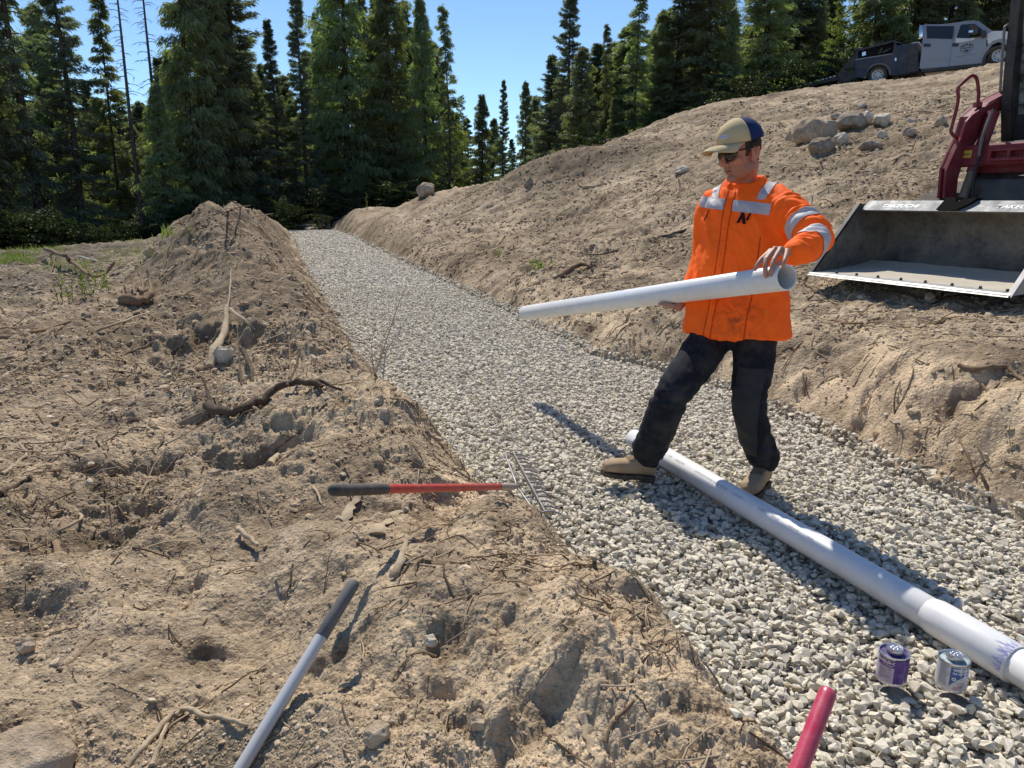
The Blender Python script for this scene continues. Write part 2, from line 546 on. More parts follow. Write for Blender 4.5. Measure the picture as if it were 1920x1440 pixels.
def make_ground():
    th = np.r_[np.linspace(-180, -56, 26)[:-1], np.linspace(-56, -43, 40)[:-1], np.linspace(-43, 43, 900), np.linspace(43, 56, 40)[1:], np.linspace(56, 180, 26)[1:-1]]
    th = np.radians(th)
    r = np.r_[np.linspace(0.12, 0.9, 30)[:-1], np.geomspace(0.9, 48, 1020), np.geomspace(48, 1500, 60)[1:]]
    T, Rr = np.meshgrid(th, r)
    x = np.sin(T) * Rr; y = np.cos(T) * Rr
    z = H(x, y)
    V = np.stack([x, y, z], -1).reshape(-1, 3)
    nr, ntn = len(r), len(th)
    i, j = np.meshgrid(np.arange(nr - 1), np.arange(ntn), indexing='ij')
    j2 = (j + 1) % ntn
    F = np.stack([i * ntn + j, i * ntn + j2, (i + 1) * ntn + j2, (i + 1) * ntn + j], -1).reshape(-1, 4)[:, ::-1]
    V = np.r_[V, [[0, 0, G(0, 0.12)]]]
    c = len(V) - 1
    tri = np.stack([np.full(ntn, c), np.arange(ntn), (np.arange(ntn) + 1) % ntn], -1)[:, ::-1]
    flat = np.r_[F.ravel(), tri.ravel()]
    sizes = np.r_[np.full(len(F), 4), np.full(len(tri), 3)]
    xl, xr = edges(V[:, 1])
    ins = sst((np.minimum(V[:, 0] - xl, xr - V[:, 0]) + 0.05) / 0.12) * (V[:, 1] < 40.5)
    sl = xl - V[:, 0]; sr = V[:, 0] - xr
    grass = sst((sl - 3.0) / 2.5) * sst((V[:, 1] - 8.5) / 5)
    fresh = sst(1 - np.abs(sr - 0.3) / 0.6) * sst((14 - V[:, 1]) / 6) + 0.8 * sst(1 - np.abs(sl - 0.5) / 0.9) * sst((7 - V[:, 1]) / 3.5)
    hx, hy = V[:, 0], V[:, 1]
    heap = np.exp(-(((hx - 0.9) / 1.9) ** 2 + ((hy - 22.2) / 1.3) ** 2)) + np.exp(-(((hx - 2.9) / 1.5) ** 2 + ((hy - 21.6) / 1.1) ** 2)) + 0.8 * np.exp(-(((hx - 6.8) / 1.8) ** 2 + ((hy - 15.6) / 0.9) ** 2)) + 0.75 * sst((sl - .1) / 0.6) * sst((4.2 - sl) / 2.0) * sst((hy - 3.5) / 4) * sst((30 - hy) / 6)
    C = np.stack([ins, grass, np.clip(fresh, 0, 1), np.clip(heap, 0, 1)], -1)
    # soil material
    m = MT("soil", (0.25, 0.18, 0.12), 0.95, 0, 0.15)
    co = m.coords()
    at = m.n("ShaderNodeAttribute", attribute_name="col")
    sep = m.n("ShaderNodeSeparateColor"); m.l(at.outputs["Color"], sep.inputs[0])
    n1 = m.noise(0.55, 5, 0.6, co); n2 = m.noise(5, 6, 0.7, co); n3 = m.noise(60, 5, 0.75, co); n4 = m.noise(1.6, 4, 0.6, co)
    a = m.ramp(n1, [(0.32, (0.27, 0.206, 0.136)), (0.48, (0.405, 0.313, 0.210)), (0.64, (0.54, 0.425, 0.292))])
    b = m.ramp(n2, [(0.34, (0.50, 0.47, 0.44)), (0.5, (0.92, 0.92, 0.92)), (0.66, (1.28, 1.25, 1.2))])
    c_ = m.mix(1.0, a, b, 'MULTIPLY')
    c_ = m.mix(1.0, c_, m.ramp(n3, [(0.3, (0.62, 0.6, 0.58)), (0.55, (1, 1, 1)), (0.72, (1.3, 1.3, 1.3))]), 'MULTIPLY')
    dk = m.ramp(n4, [(0.34, (1, 1, 1)), (0.50, (0, 0, 0))])
    c_ = m.mix(m.math('MULTIPLY', dk, 0.55), c_, (0.10, 0.066, 0.042))
    c_ = m.mix(m.math('MULTIPLY', sep.outputs[2], m.ramp(n4, [(0.38, (0.15, 0.15, 0.15)), (0.6, (0.95, 0.95, 0.95))])), c_, m.mix(1.0, (0.72, 0.555, 0.365), b, 'MULTIPLY'))
    c_ = m.mix(m.math('MULTIPLY', at.outputs['Alpha'], 0.62), c_, m.mix(1.0, (0.165, 0.116, 0.074), b, 'MULTIPLY'))
    duff = m.ramp(n2, [(0.35, (0.06, 0.048, 0.036)), (0.55, (0.16, 0.13, 0.10)), (0.7, (0.30, 0.26, 0.21))])
    c_ = m.mix(m.math('MULTIPLY', sep.outputs[1], m.ramp(n1, [(0.3, (1, 1, 1)), (0.7, (0.55, 0.55, 0.55))])), c_, duff)
    gr = m.ramp(m.noise(22, 3, 0.7, co), [(0.35, (0.26, 0.24, 0.20)), (0.6, (0.52, 0.475, 0.40))])
    c_ = m.mix(sep.outputs[0], c_, gr)
    m.base(c_)
    def cells(sc):
        v = m.n("ShaderNodeTexVoronoi", feature='F1')
        v.inputs["Scale"].default_value = sc
        wv = m.n("ShaderNodeVectorMath", operation='ADD')
        nz = m.n("ShaderNodeTexNoise"); nz.inputs["Scale"].default_value = sc * .5; m.l(co, nz.inputs["Vector"])
        sc_ = m.n("ShaderNodeVectorMath", operation='SCALE'); sc_.inputs["Scale"].default_value = 1.2 / sc; m.l(nz.outputs["Color"], sc_.inputs[0])
        m.l(co, wv.inputs[0]); m.l(sc_.outputs[0], wv.inputs[1]); m.l(wv.outputs[0], v.inputs["Vector"])
        return m.math('SUBTRACT', 1.0, v.outputs["Distance"])
    hgt = m.math('ADD', m.math('MULTIPLY', cells(48), 0.75), m.math('MULTIPLY', cells(120), 0.35))
    hgt = m.math('ADD', hgt, m.math('MULTIPLY', n3, 0.7))
    m.bump(hgt, 0.85, 0.013)
    me = mesh_np("ground", V, flat, sizes, [m.m], smooth=True)
    set_col(me, C)
    o = link("ground", me)
    tag(o, kind="structure")
    return o, m.m


def hulls(n, npts, seed, sq=(1, 1, 1)):
    """angular random convex stones of about unit diameter"""
    out = []
    rr = np.random.default_rng(seed)
    for k in range(n):
        bm = bmesh.new()
        s = np.array(sq) * rr.uniform(0.75, 1.25, 3)
        for p in rr.normal(size=(npts, 3)):
            p = p / np.linalg.norm(p) * rr.uniform(0.8, 1.05)
            bm.verts.new(p * s * 0.5)
        g = bmesh.ops.convex_hull(bm, input=bm.verts)
        bmesh.ops.delete(bm, geom=[v for v in bm.verts if not v.link_faces], context='VERTS')
        bmesh.ops.dissolve_limit(bm, angle_limit=R(14), verts=bm.verts, edges=bm.edges)
        bm.verts.index_update()
        V = np.array([v.co[:] for v in bm.verts]); F = [[v.index for v in f.verts] for f in bm.faces]
        bm.free()
        out.append((V, np.concatenate([np.array(f) for f in F]), np.array([len(f) for f in F])))
    return out


def rotmats(n, rg, tilt=None):
    """random rotations; tilt limits the lean of the z axis"""
    if tilt is None:
        q = rg.normal(size=(n, 4)); q /= np.linalg.norm(q, axis=1)[:, None]
        w_, x, y, z = q.T
    else:
        az = rg.uniform(0, 2 * math.pi, n); t = rg.normal(0, tilt, n); ax = rg.uniform(0, 2 * math.pi, n)
        a = np.stack([np.cos(az / 2), 0 * az, 0 * az, np.sin(az / 2)])
        b = np.stack([np.cos(t / 2), np.sin(t / 2) * np.cos(ax), np.sin(t / 2) * np.sin(ax), 0 * t])
        w_ = b[0] * a[0] - b[3] * a[3]; x = b[1] * a[0] + b[2] * a[3]; y = b[2] * a[0] - b[1] * a[3]; z = b[0] * a[3] + b[3] * a[0]
    return np.stack([np.stack([1 - 2 * (y * y + z * z), 2 * (x * y - z * w_), 2 * (x * z + y * w_)], -1),
                     np.stack([2 * (x * y + z * w_), 1 - 2 * (x * x + z * z), 2 * (y * z - x * w_)], -1),
                     np.stack([2 * (x * z - y * w_), 2 * (y * z + x * w_), 1 - 2 * (x * x + y * y)], -1)], 1)


def scatter(name, protos, pos, size, rg, mats, tilt=None, smooth=False):
    n = len(pos)
    pick = rg.integers(0, len(protos), n)
    Rm = rotmats(n, rg, tilt)
    Vs, Fs, Ss, off = [], [], [], 0
    for k, (V, F, S) in enumerate(protos):
        ix = np.where(pick == k)[0]
        if not len(ix): continue
        sz = size[ix]
        W = np.einsum('nij,vj->nvi', Rm[ix], V) * (sz[:, None, None] if sz.ndim == 1 else sz[:, None, :]) + pos[ix][:, None, :]
        Vs.append(W.reshape(-1, 3))
        Fs.append((F[None] + (off + np.arange(len(ix)) * len(V))[:, None]).ravel())
        Ss.append(np.tile(S, len(ix)))
        off += len(ix) * len(V)
    return mesh_np(name, np.concatenate(Vs), np.concatenate(Fs), np.concatenate(Ss), mats, smooth)


CANS = [tuple(PZ(1670, 1272, .012))[:2], tuple(PZ(1781, 1284, .012))[:2]]


def make_gravel():
    m = MT("crushed_stone", (0.4, 0.38, 0.33), 0.9, 0, 0.2)
    gi = m.n("ShaderNodeNewGeometry").outputs["Random Per Island"]
    c = m.ramp(gi, [(0.0, (0.46, 0.42, 0.35)), (0.2, (0.64, 0.585, 0.485)), (0.42, (0.74, 0.675, 0.545)), (0.6, (0.69, 0.65, 0.57)), (0.8, (0.75, 0.675, 0.53)), (1.0, (0.79, 0.735, 0.615))])
    nn = m.noise(45, 5, 0.7)
    m.base(m.mix(1.0, c, m.ramp(nn, [(0.3, (0.66, 0.65, 0.63)), (0.6, (1.04, 1.03, 1.0)), (0.75, (1.16, 1.14, 1.08))]), 'MULTIPLY'))
    m.bump(m.noise(130, 4, 0.7), 0.45, 0.004)
    pr = hulls(18, 13, 3, (1.18, 0.92, 0.66))
    rg = np.random.default_rng(11)
    Ps, Ss = [], []
    for y0, y1, dens, s0, layer in ((0.9, 6.5, 2900, 0.0285, 0), (0.9, 6.5, 1300, 0.032, 1), (6.5, 13, 1700, 0.034, 0), (6.5, 13, 520, 0.036, 1), (13, 22, 620, 0.050, 0.3), (22, 40.6, 230, 0.075, 0.3)):
        a = (y1 - y0) * 3.3
        n = int(a * dens)
        y = rg.uniform(y0, y1, n); xl, xr = edges(y)
        t = rg.uniform(-0.035, 1.03, n)
        x = xl + (xr - xl) * t
        s = s0 * np.exp(np.clip(rg.normal(0, 0.30, n), -.7, .48))
        # stones thin out where they have rolled onto the soil
        z = np.maximum(H(x, y), -0.032) + s * 0.22 + layer * rg.uniform(0.008, 0.026, n)
        keep = (rg.uniform(size=n) < (xr - xl) / 3.3) & (z < .075)
        for cx, cy in CANS:
            keep &= ((x - cx) / .058) ** 2 + ((y - cy + .015) / .066) ** 2 > 1
        Ps.append(np.stack([x, y, z], -1)[keep]); Ss.append(s[keep])
    # stray stones on the banks
    n = 500
    y = 1.2 + 9 * rg.uniform(size=n) ** 1.6; xl, xr = edges(y)
    e = np.abs(rg.normal(0, 0.16, n)); sd_ = rg.uniform(size=n) < 0.5
    x = np.where(sd_, xl - e, xr + e)
    s = 0.026 * np.exp(rg.normal(0, 0.3, n))
    Ps.append(np.stack([x, y, H(x, y) + s * 0.2], -1)); Ss.append(s)
    pos, sz = np.concatenate(Ps), np.concatenate(Ss)
    me = scatter("gravel", pr, pos, sz, rg, [m.m], tilt=0.42)
    o = link("gravel", me)
    tag(o, "grey and tan crushed stone gravel filling the long trench", "gravel", kind="stuff")


def make_clods(soil):
    m = MT("soil_crumb", (0.27, 0.195, 0.125), 0.97, 0, 0.1)
    gi = m.n("ShaderNodeNewGeometry").outputs["Random Per Island"]
    c = m.ramp(gi, [(0, (0.38, 0.28, 0.18)), (0.5, (0.52, 0.395, 0.26)), (0.85, (0.60, 0.465, 0.32)), (1, (0.66, 0.55, 0.42))])
    m.base(m.mix(1.0, c, m.ramp(m.noise(90, 4, 0.7), [(0.3, (0.6, 0.6, 0.6)), (0.65, (1.15, 1.15, 1.12))]), 'MULTIPLY'))
    m.bump(m.noise(160, 3, 0.7), 0.6, 0.004)
    pr = hulls(14, 30, 5, (1.1, 1.0, 0.62))
    rg = np.random.default_rng(13)
    n = 190000
    r = 1.0 * np.exp(rg.uniform(0, math.log(26), n)); th = np.radians(rg.uniform(-42, 42, n))
    x, y = np.sin(th) * r, np.cos(th) * r
    xl, xr = edges(y)
    dens = sst(0.5 + 1.3 * pn(x * 0.8, y * 0.8, 61) + 0.7 * pn(x * 2.6, y * 2.6, 62))
    ok = ((x < xl - 0.03) | (x > xr + 0.03)) & (rg.uniform(size=n) < 0.15 + 0.85 * dens)
    x, y, r = x[ok], y[ok], r[ok]
    s = (0.0040 + 0.0018 * r) * np.exp(np.abs(rg.normal(0, 0.72, len(x))) - 0.35)
    s = np.clip(s, 0.004, 0.085) * (0.62 + 0.38 * sst((r - 1.5) / 5))
    me = scatter("soil_clods", pr, np.stack([x, y, H(x, y) - s * 0.04], -1), s, rg, [m.m], tilt=0.35, smooth=False)
    tag(link("soil_clods", me), "loose brown soil crumbs and clods strewn over the dug earth", "soil", kind="stuff")
    return m.m


GROUND, SOIL = make_ground()
make_gravel()
CRUMB = make_clods(SOIL)
# ------------------------------------------------------------------ trees
def leaf_mat(name, dark, light, trans=0.25, hue=0.06):
    m = MT(name, dark, 0.6, 0, 0.25)
    gi = m.n("ShaderNodeNewGeometry").outputs["Random Per Island"]
    oi = m.n("ShaderNodeObjectInfo").outputs["Random"]
    cl = m.noise(0.55, 3, 0.6, m.coords())
    f = m.math('ADD', m.math('MULTIPLY', gi, 0.45), m.math('MULTIPLY', m.ramp(cl, [(0.35, (0, 0, 0)), (0.65, (1, 1, 1))]), 0.55))
    c = m.mix(f, dark, light)
    hs = m.n("ShaderNodeHueSaturation")
    m.l(c, hs.inputs["Color"])
    m.l(m.math('ADD', m.math('MULTIPLY', oi, hue), 0.5 - hue / 2), hs.inputs["Hue"])
    m.l(m.math('ADD', m.math('MULTIPLY', oi, 0.5), 0.75), hs.inputs["Value"])
    m.base(hs.outputs[0])
    tr = m.n("ShaderNodeBsdfTranslucent")
    m.l(m.mix(1.0, hs.outputs[0], (1.3, 1.5, 0.6), 'MULTIPLY'), tr.inputs[0])
    mx = m.n("ShaderNodeMixShader"); mx.inputs[0].default_value = trans
    out = m.t.nodes["Material Output"]
    m.l(m.b.outputs[0], mx.inputs[1]); m.l(tr.outputs[0], mx.inputs[2]); m.l(mx.outputs[0], out.inputs["Surface"])
    return m.m


BARK = MT("bark", (0.09, 0.07, 0.055), 0.95, 0, 0.1)
BARK.base(BARK.ramp(BARK.noise(7, 6, 0.7), [(0.3, (0.035, 0.027, 0.022)), (0.6, (0.11, 0.088, 0.07)), (0.75, (0.17, 0.15, 0.125))]))
BARK.bump(BARK.noise(18, 5, 0.7), 0.8, 0.03)
BARK = BARK.m
DEADBARK = MT("dead_bark", (0.12, 0.105, 0.09), 0.95, 0, 0.1)
DEADBARK.base(DEADBARK.ramp(DEADBARK.noise(9, 5, 0.7), [(0.3, (0.05, 0.043, 0.038)), (0.7, (0.17, 0.15, 0.13))]))
DEADBARK = DEADBARK.m
FIR = leaf_mat("fir_needles", (0.075, 0.098, 0.072), (0.31, 0.335, 0.25), 0.42, 0.03)
CEDAR = leaf_mat("cedar_sprays", (0.095, 0.118, 0.072), (0.36, 0.38, 0.215), 0.48, 0.05)
BIRCH = leaf_mat("broad_leaves", (0.08, 0.11, 0.03), (0.26, 0.29, 0.08), 0.5, 0.05)
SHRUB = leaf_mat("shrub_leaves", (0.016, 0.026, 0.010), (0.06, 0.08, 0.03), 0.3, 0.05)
MATS = dict(fir=FIR, cedar=CEDAR, old=FIR, dead=FIR, birch=BIRCH, shrub=SHRUB, thin=CEDAR)


def tree_proto(kind, seed):
    """crown and trunk meshes of a tree 10 m tall"""
    rg = np.random.default_rng(seed)
    Ht = 10.0
    tb = MB()
    Qc, Qd, Qw, Qs = [], [], [], []            # leaf centre, long axis, wide axis, (length, width)

    def leaves(c, d, wv, ln, wd):
        Qc.append(c); Qd.append(d); Qw.append(wv); Qs.append(np.array([[ln, wd]]))

    lean = rg.normal(0, 0.06, 2)

    def axis(z):
        return np.array([lean[0] * math.sin(z * 0.5 + seed), lean[1] * math.sin(z * 0.37 + 2 * seed), z])
    if kind != 'shrub':
        r0 = dict(fir=0.13, cedar=0.15, old=0.19, dead=0.085, birch=0.07, thin=0.07)[kind]
        zs = np.linspace(-0.4, Ht, 14)
        tb.tube([axis(z) for z in zs], [max(0.012, r0 * (1 - max(z, 0) / Ht) ** 0.85 * (1.25 if z < 0.2 else 1)) for z in zs], 8)
    spec = dict(
        #   first branch, count, reach, power, slope low, slope top, sag, leaf len, leaf wid, hang
        fir=(0.5, 200, 1.25, 0.8, -0.25, 0.55, 0.35, 0.155, 0.032, 0.28),
        cedar=(0.2, 200, 1.4, 0.68, -0.05, 0.85, 0.75, 0.16, 0.036, 0.9),
        old=(1.8, 110, 1.2, 0.5, -0.35, 0.3, 0.5, 0.16, 0.032, 0.5),
        dead=(2.0, 110, 0.75, 0.75, 0.05, 0.35, 0.55, 0, 0, 0),
        birch=(1.0, 80, 1.0, 0.5, 0.35, 0.9, 0.3, 0.10, 0.075, 0.4),
        thin=(0.6, 95, 0.72, 0.6, 0.0, 0.7, 0.5, 0.15, 0.034, 0.7),
        shrub=(0.1, 44, 5.0, 0.2, 0.5, 1.2, 0.6, 0.42, 0.26, 0.3))[kind]
    z0, nb, reach, pw, s0, s1, sag, ll, lw, hang = spec
    for b in range(nb):
        q = (b + rg.uniform()) / nb
        z = z0 + (Ht - z0 - 0.1) * (1 - (1 - q) ** 1.15)
        if kind == 'shrub':
            z = rg.uniform(0, 5)
        k = 1 - z / Ht
        L = (reach * k ** pw * rg.uniform(0.55, 1.15) + 0.10)
        if kind in ('cedar', 'thin', 'birch') and rg.uniform() < 0.18: L *= rg.uniform(1.15, 1.6)
        if kind in ('fir', 'old') and rg.uniform() < 0.12: L *= 1.3
        if kind == 'old' and rg.uniform() < 0.25: L *= 0.5
        if kind == 'cedar': L *= min(1.0, 0.55 + (z / Ht) * 2.2)
        az = rg.uniform(0, 2 * math.pi)
        sl = s0 + (s1 - s0) * (z / Ht) + rg.normal(0, 0.12)
        dr = np.array([math.cos(az), math.sin(az), 0.0])
        base = axis(z)

        def pt(t):
            return base + dr * L * t + np.array([0, 0, L * (sl * t - sag * t * t * (0.7 if kind != 'dead' else 0.9) + (0.22 * t ** 3 if kind in ('fir', 'cedar') else 0))])
        side = np.array([-dr[1], dr[0], 0.0])
        if kind != 'shrub':
            rb = 0.012 + 0.012 * L
            if kind == 'dead': rb = 0.011 + 0.004 * L
            tb.tube([pt(t) for t in (0, 0.3, 0.6, 0.85)], [rb, rb * 0.8, rb * 0.55, rb * 0.25], 3, caps=False)
            if kind in ('dead', 'old'):
                for _ in range(3):
                    t = rg.uniform(0.3, 0.8); a = pt(t); v = dr * 0.6 + side * rg.choice([-1, 1]) * 0.7 + np.array([0, 0, rg.uniform(-0.5, 0.1)])
                    tb.tube([a, a + v * 0.22 * L, a + v * 0.4 * L - np.array([0, 0, 0.05])], [rb * 0.45, rb * 0.3, rb * 0.15], 3, caps=False)
        if kind == 'dead':
            if z < 3.2 and rg.uniform() < 0.3:
                pass
            else:
                continue
            ll, lw = 0.18, 0.05
        nl = int({'fir': 80, 'cedar': 84, 'old': 72, 'dead': 26, 'birch': 60, 'thin': 60, 'shrub': 80}[kind] * (0.35 + 0.65 * min(1.2, L / reach * 1.5)))
        nl = int(nl * (2.3 if kind in ('fir', 'cedar', 'old', 'thin') else 1.2))
        t = rg.uniform(0.10 if kind != 'old' else 0.3, 1.0, nl) ** 0.8
        wside = (0.34 * L * (1 - t) + 0.09) if kind in ('fir', 'old', 'dead') else (0.30 * L * (1 - 0.7 * t) + 0.10)
        o = rg.uniform(-1, 1, nl) * wside
        dropz = -hang * np.abs(o) * rg.uniform(0.3, 1.2, nl) - hang * rg.uniform(0, 0.16, nl)
        lift = L * (sl * t - sag * t * t * (0.7 if kind != 'dead' else 0.9) + (0.22 * t ** 3 if kind in ('fir', 'cedar') else 0))
        c = base + dr * (L * t)[:, None] + side * o[:, None] + rg.normal(0, 0.03, (nl, 3))
        c[:, 2] += lift + dropz
        d = dr * rg.uniform(0.5, 1.0, (nl, 1)) + side * (np.sign(o) * rg.uniform(0.2, 0.9, nl))[:, None]
        d[:, 2] += rg.normal(-hang * 0.9, 0.35, nl)
        nrm = rg.normal(size=(nl, 3)) * 0.6; nrm[:, 2] += 1
        if kind in ('birch', 'shrub'):
            d = rg.normal(size=(nl, 3)); nrm = rg.normal(size=(nl, 3))
        d /= np.linalg.norm(d, axis=1)[:, None] + 1e-9
        wv = np.cross(d, nrm); wv /= np.linalg.norm(wv, axis=1)[:, None] + 1e-9
        s = rg.uniform(0.6, 1.35, nl)
        Qc.append(c); Qd.append(d); Qw.append(wv); Qs.append(np.stack([ll * s, lw * s], -1))
    if kind in ('fir', 'cedar', 'old', 'thin'):      # leader
        for _ in range(40):
            z = Ht - rg.uniform(0, 0.9); az = rg.uniform(0, 6.28)
            d = np.array([math.cos(az) * 0.7, math.sin(az) * 0.7, 0.5]); d /= np.linalg.norm(d)
            wv = np.cross(d, rg.normal(size=3)); wv /= np.linalg.norm(wv)
            leaves((axis(z) + d * 0.08)[None], d[None], wv[None], 0.16, 0.035)
    crown = None
    if Qc:
        C, D, Wd, S = map(np.concatenate, (Qc, Qd, Qw, Qs))
        hl, hw = S[:, :1] * 0.5, S[:, 1:] * 0.5
        sagv = np.array([0, 0, -1.0]) * hl * 0.25
        V = np.stack([C - D * hl, C + Wd * hw, C + D * hl + sagv, C - Wd * hw], 1).reshape(-1, 3)
        n = len(C)
        F = np.arange(4 * n)
        crown = mesh_np("crown", V, F, np.full(n, 4), [MATS[kind]], False)
    trunk = tb.mesh("trunk", [DEADBARK if kind == 'dead' else BARK], smooth=60) if tb.v else None
    return crown, trunk


PROTO = {}
for kd, cnt in (('fir', 4), ('cedar', 5), ('old', 1), ('dead', 2), ('birch', 2), ('thin', 3), ('shrub', 3)):
    PROTO[kd] = [tree_proto(kd, 100 + 17 * i + len(kd)) for i in range(cnt)]
NAMES = dict(fir='fir_tree', cedar='cedar_tree', old='old_spruce_tree', dead='dead_tree', birch='birch_tree', thin='young_cedar_tree', shrub='shrub')
CATS = dict(fir='fir tree', cedar='cedar tree', old='spruce tree', dead='dead tree', birch='birch tree', thin='cedar tree', shrub='shrub')
trg = np.random.default_rng(5)


def tree(kind, px, d, top=None, height=None, wid=1.0, label=None, group=None, var=None):
    if kind != 'shrub':
        d = d * (1.3 if px < 1010 else 1.08 if px < 1450 else 1.22)
        if top is None: top = -140
        height = None
    if kind != 'shrub' and px > 1010: wid *= 1.3
    a = (px - 960) / FPX
    x = a * d
    zc = 0.5
    for _ in range(4):
        y = (d - (CAM_Z - zc) * SP) / CP
        zc = G(x, y)
    if height is None:
        height = P(px, top, d).z - zc
    v = trg.integers(0, len(PROTO[kind])) if var is None else var
    crown, trunk = PROTO[kind][v]
    o = empty(NAMES[kind], (x, y, zc - 0.05), label, CATS[kind], group)
    s = height / 10.0
    o.scale = (s * wid, s * wid, s)
    o.rotation_euler = (0, 0, trg.uniform(0, 6.28))
    if trunk: link("trunk", trunk, o)
    if crown: link("crown", crown, o)
    return o


FG = "trees along the edge of the clearing"
TREES = [
    ('old', 85, 30, None, 21, 1.0, "tall old spruce with bare lower limbs and thick trunk at the far left edge", 0),
    ('cedar', 12, 29, None, 9.5, 1.2, "yellowish green low cedar beside the old spruce at the left picture edge", 0),
    ('fir', 165, 31, None, 22, 0.95, "broad dark fir rising out of frame just right of the old spruce", 0),
    ('thin', 238, 33, 12, None, 1.3, "sparse ragged cedar top standing left of the two bare dead spires", 0),
    ('dead', 274, 32, None, 17.5, 0.9, "bare dead tree spire, the left one of the two standing against the sky", 0),
    ('dead', 320, 33, None, 18, 0.95, "bare dead tree spire, the right one of the two, next to the big cedars", 1),
    ('cedar', 322, 30, 165, None, 1.3, "short bushy cedar below the two dead spires", 1),
    ('cedar', 378, 32, None, 20, 0.9, "massive dark cedar with drooping sprays, left trunk of the tall pair", 2),
    ('cedar', 428, 33, None, 21, 0.88, "massive dark cedar, right trunk of the tall pair behind the dirt peak", 3),
    ('fir', 462, 34, None, 17, 1.35, "dark fir with long uneven boughs leaning out right of the cedar pair", 1),
    ('fir', 530, 36, 55, None, 0.95, "slim grey green fir left of the pointed fir beyond the trench end", 2),
    ('fir', 580, 37, -12, None, 0.9, "pointed narrow fir directly beyond the far end of the gravel trench", 3),
    ('thin', 613, 41, 40, None, 0.9, "thin young cedar between the pointed fir and the broad cedars", 1),
    ('cedar', 662, 40, None, 17.5, 1.1, "tall feathery cedar beyond the trench end, left of the widest one", 4),
    ('cedar', 742, 41, -25, None, 1.35, "widest bushy cedar, left of the open sky gap", 0),
    ('cedar', 800, 40, 15, None, 0.9, "olive tinged cedar on the right shoulder of the left forest", 1),
    ('thin', 842, 39, 30, None, 1.1, "loose airy cedar bordering the left side of the sky gap", 2),
    ('birch', 868, 41, 185, None, 0.9, "small leafy birch at the foot of the left forest by the sky gap", 0),
    ('cedar', 905, 45, 183, None, 1.15, "short bright cedar in the middle of the sky gap", 2),
    ('fir', 944, 47, 158, None, 0.75, "short spiky fir right of the bright cedar in the sky gap", 0),
    ('cedar', 985, 44, 160, None, 0.9, "blue green cedar at the right side of the sky gap", 3),
    ('fir', 1030, 41, 112, None, 1.2, "wide fir stepping down towards the sky gap from the tall narrow fir", 1),
    ('fir', 1064, 39, -18, None, 0.78, "tall narrow fir standing right of the sky gap", 2),
    ('cedar', 1086, 34, 96, None, 1.15, "sunlit olive cedar in front of the tall narrow fir, at the hill edge", 4),
    ('thin', 1132, 38, 58, None, 0.8, "lone thin cedar leader poking into the sky behind the hill edge", 0),
    ('cedar', 1150, 36, 185, None, 1.1, "low rounded cedar at the hill edge below the thin leader", 1),
    ('thin', 1188, 36, -8, None, 1.3, "see-through tall cedar with airy sprays behind the hill crest", 1),
    ('cedar', 1228, 37, 32, None, 1.0, "mid green cedar between the airy cedar and the dark fir above the cap", 2),
    ('fir', 1268, 37, None, 17, 1.2, "very dark full fir above and left of the worker's cap", 3),
    ('cedar', 1318, 36, None, 16, 1.1, "full grey green cedar straight above the worker's cap", 3),
    ('cedar', 1362, 35, 28, None, 0.9, "bluish cedar with feathery top left of the small sky hole", 4),
    ('cedar', 1425, 36, None, 15.5, 1.15, "leafy cedar right of the small sky hole", 0),
    ('fir', 1478, 37, None, 15.5, 1.1, "shaded fir behind the left end of the trailer ramp", 0),
    ('birch', 1555, 32.5, 0, None, 1.1, "yellow green birch behind the trailer and service body", 1),
    ('cedar', 1520, 36, 30, None, 1.0, "small cedar left of the yellow green birch", 1),
    ('cedar', 1622, 38, None, 14.5, 1.2, "deep green cedar behind the truck's open tool compartment", 2),
    ('cedar', 1690, 39, None, 15, 1.35, "broad shadowy cedar behind the truck's rear door", 3),
    ('fir', 1752, 38, None, 15.5, 1.3, "dense dark fir behind the truck cab roof", 1),
    ('cedar', 1815, 39, None, 15, 1.35, "broad cedar behind the windscreen of the truck", 4),
    ('cedar', 1885, 38, None, 15, 1.3, "lit leafy cedar behind the loader's cab post", 0),
]
for kd, px, d, tp, ht, wd, lb, va in TREES:
    tree(kd, px, d, tp, ht, wd, lb, FG, va)
BACKG = "filler trees deep inside the forest"
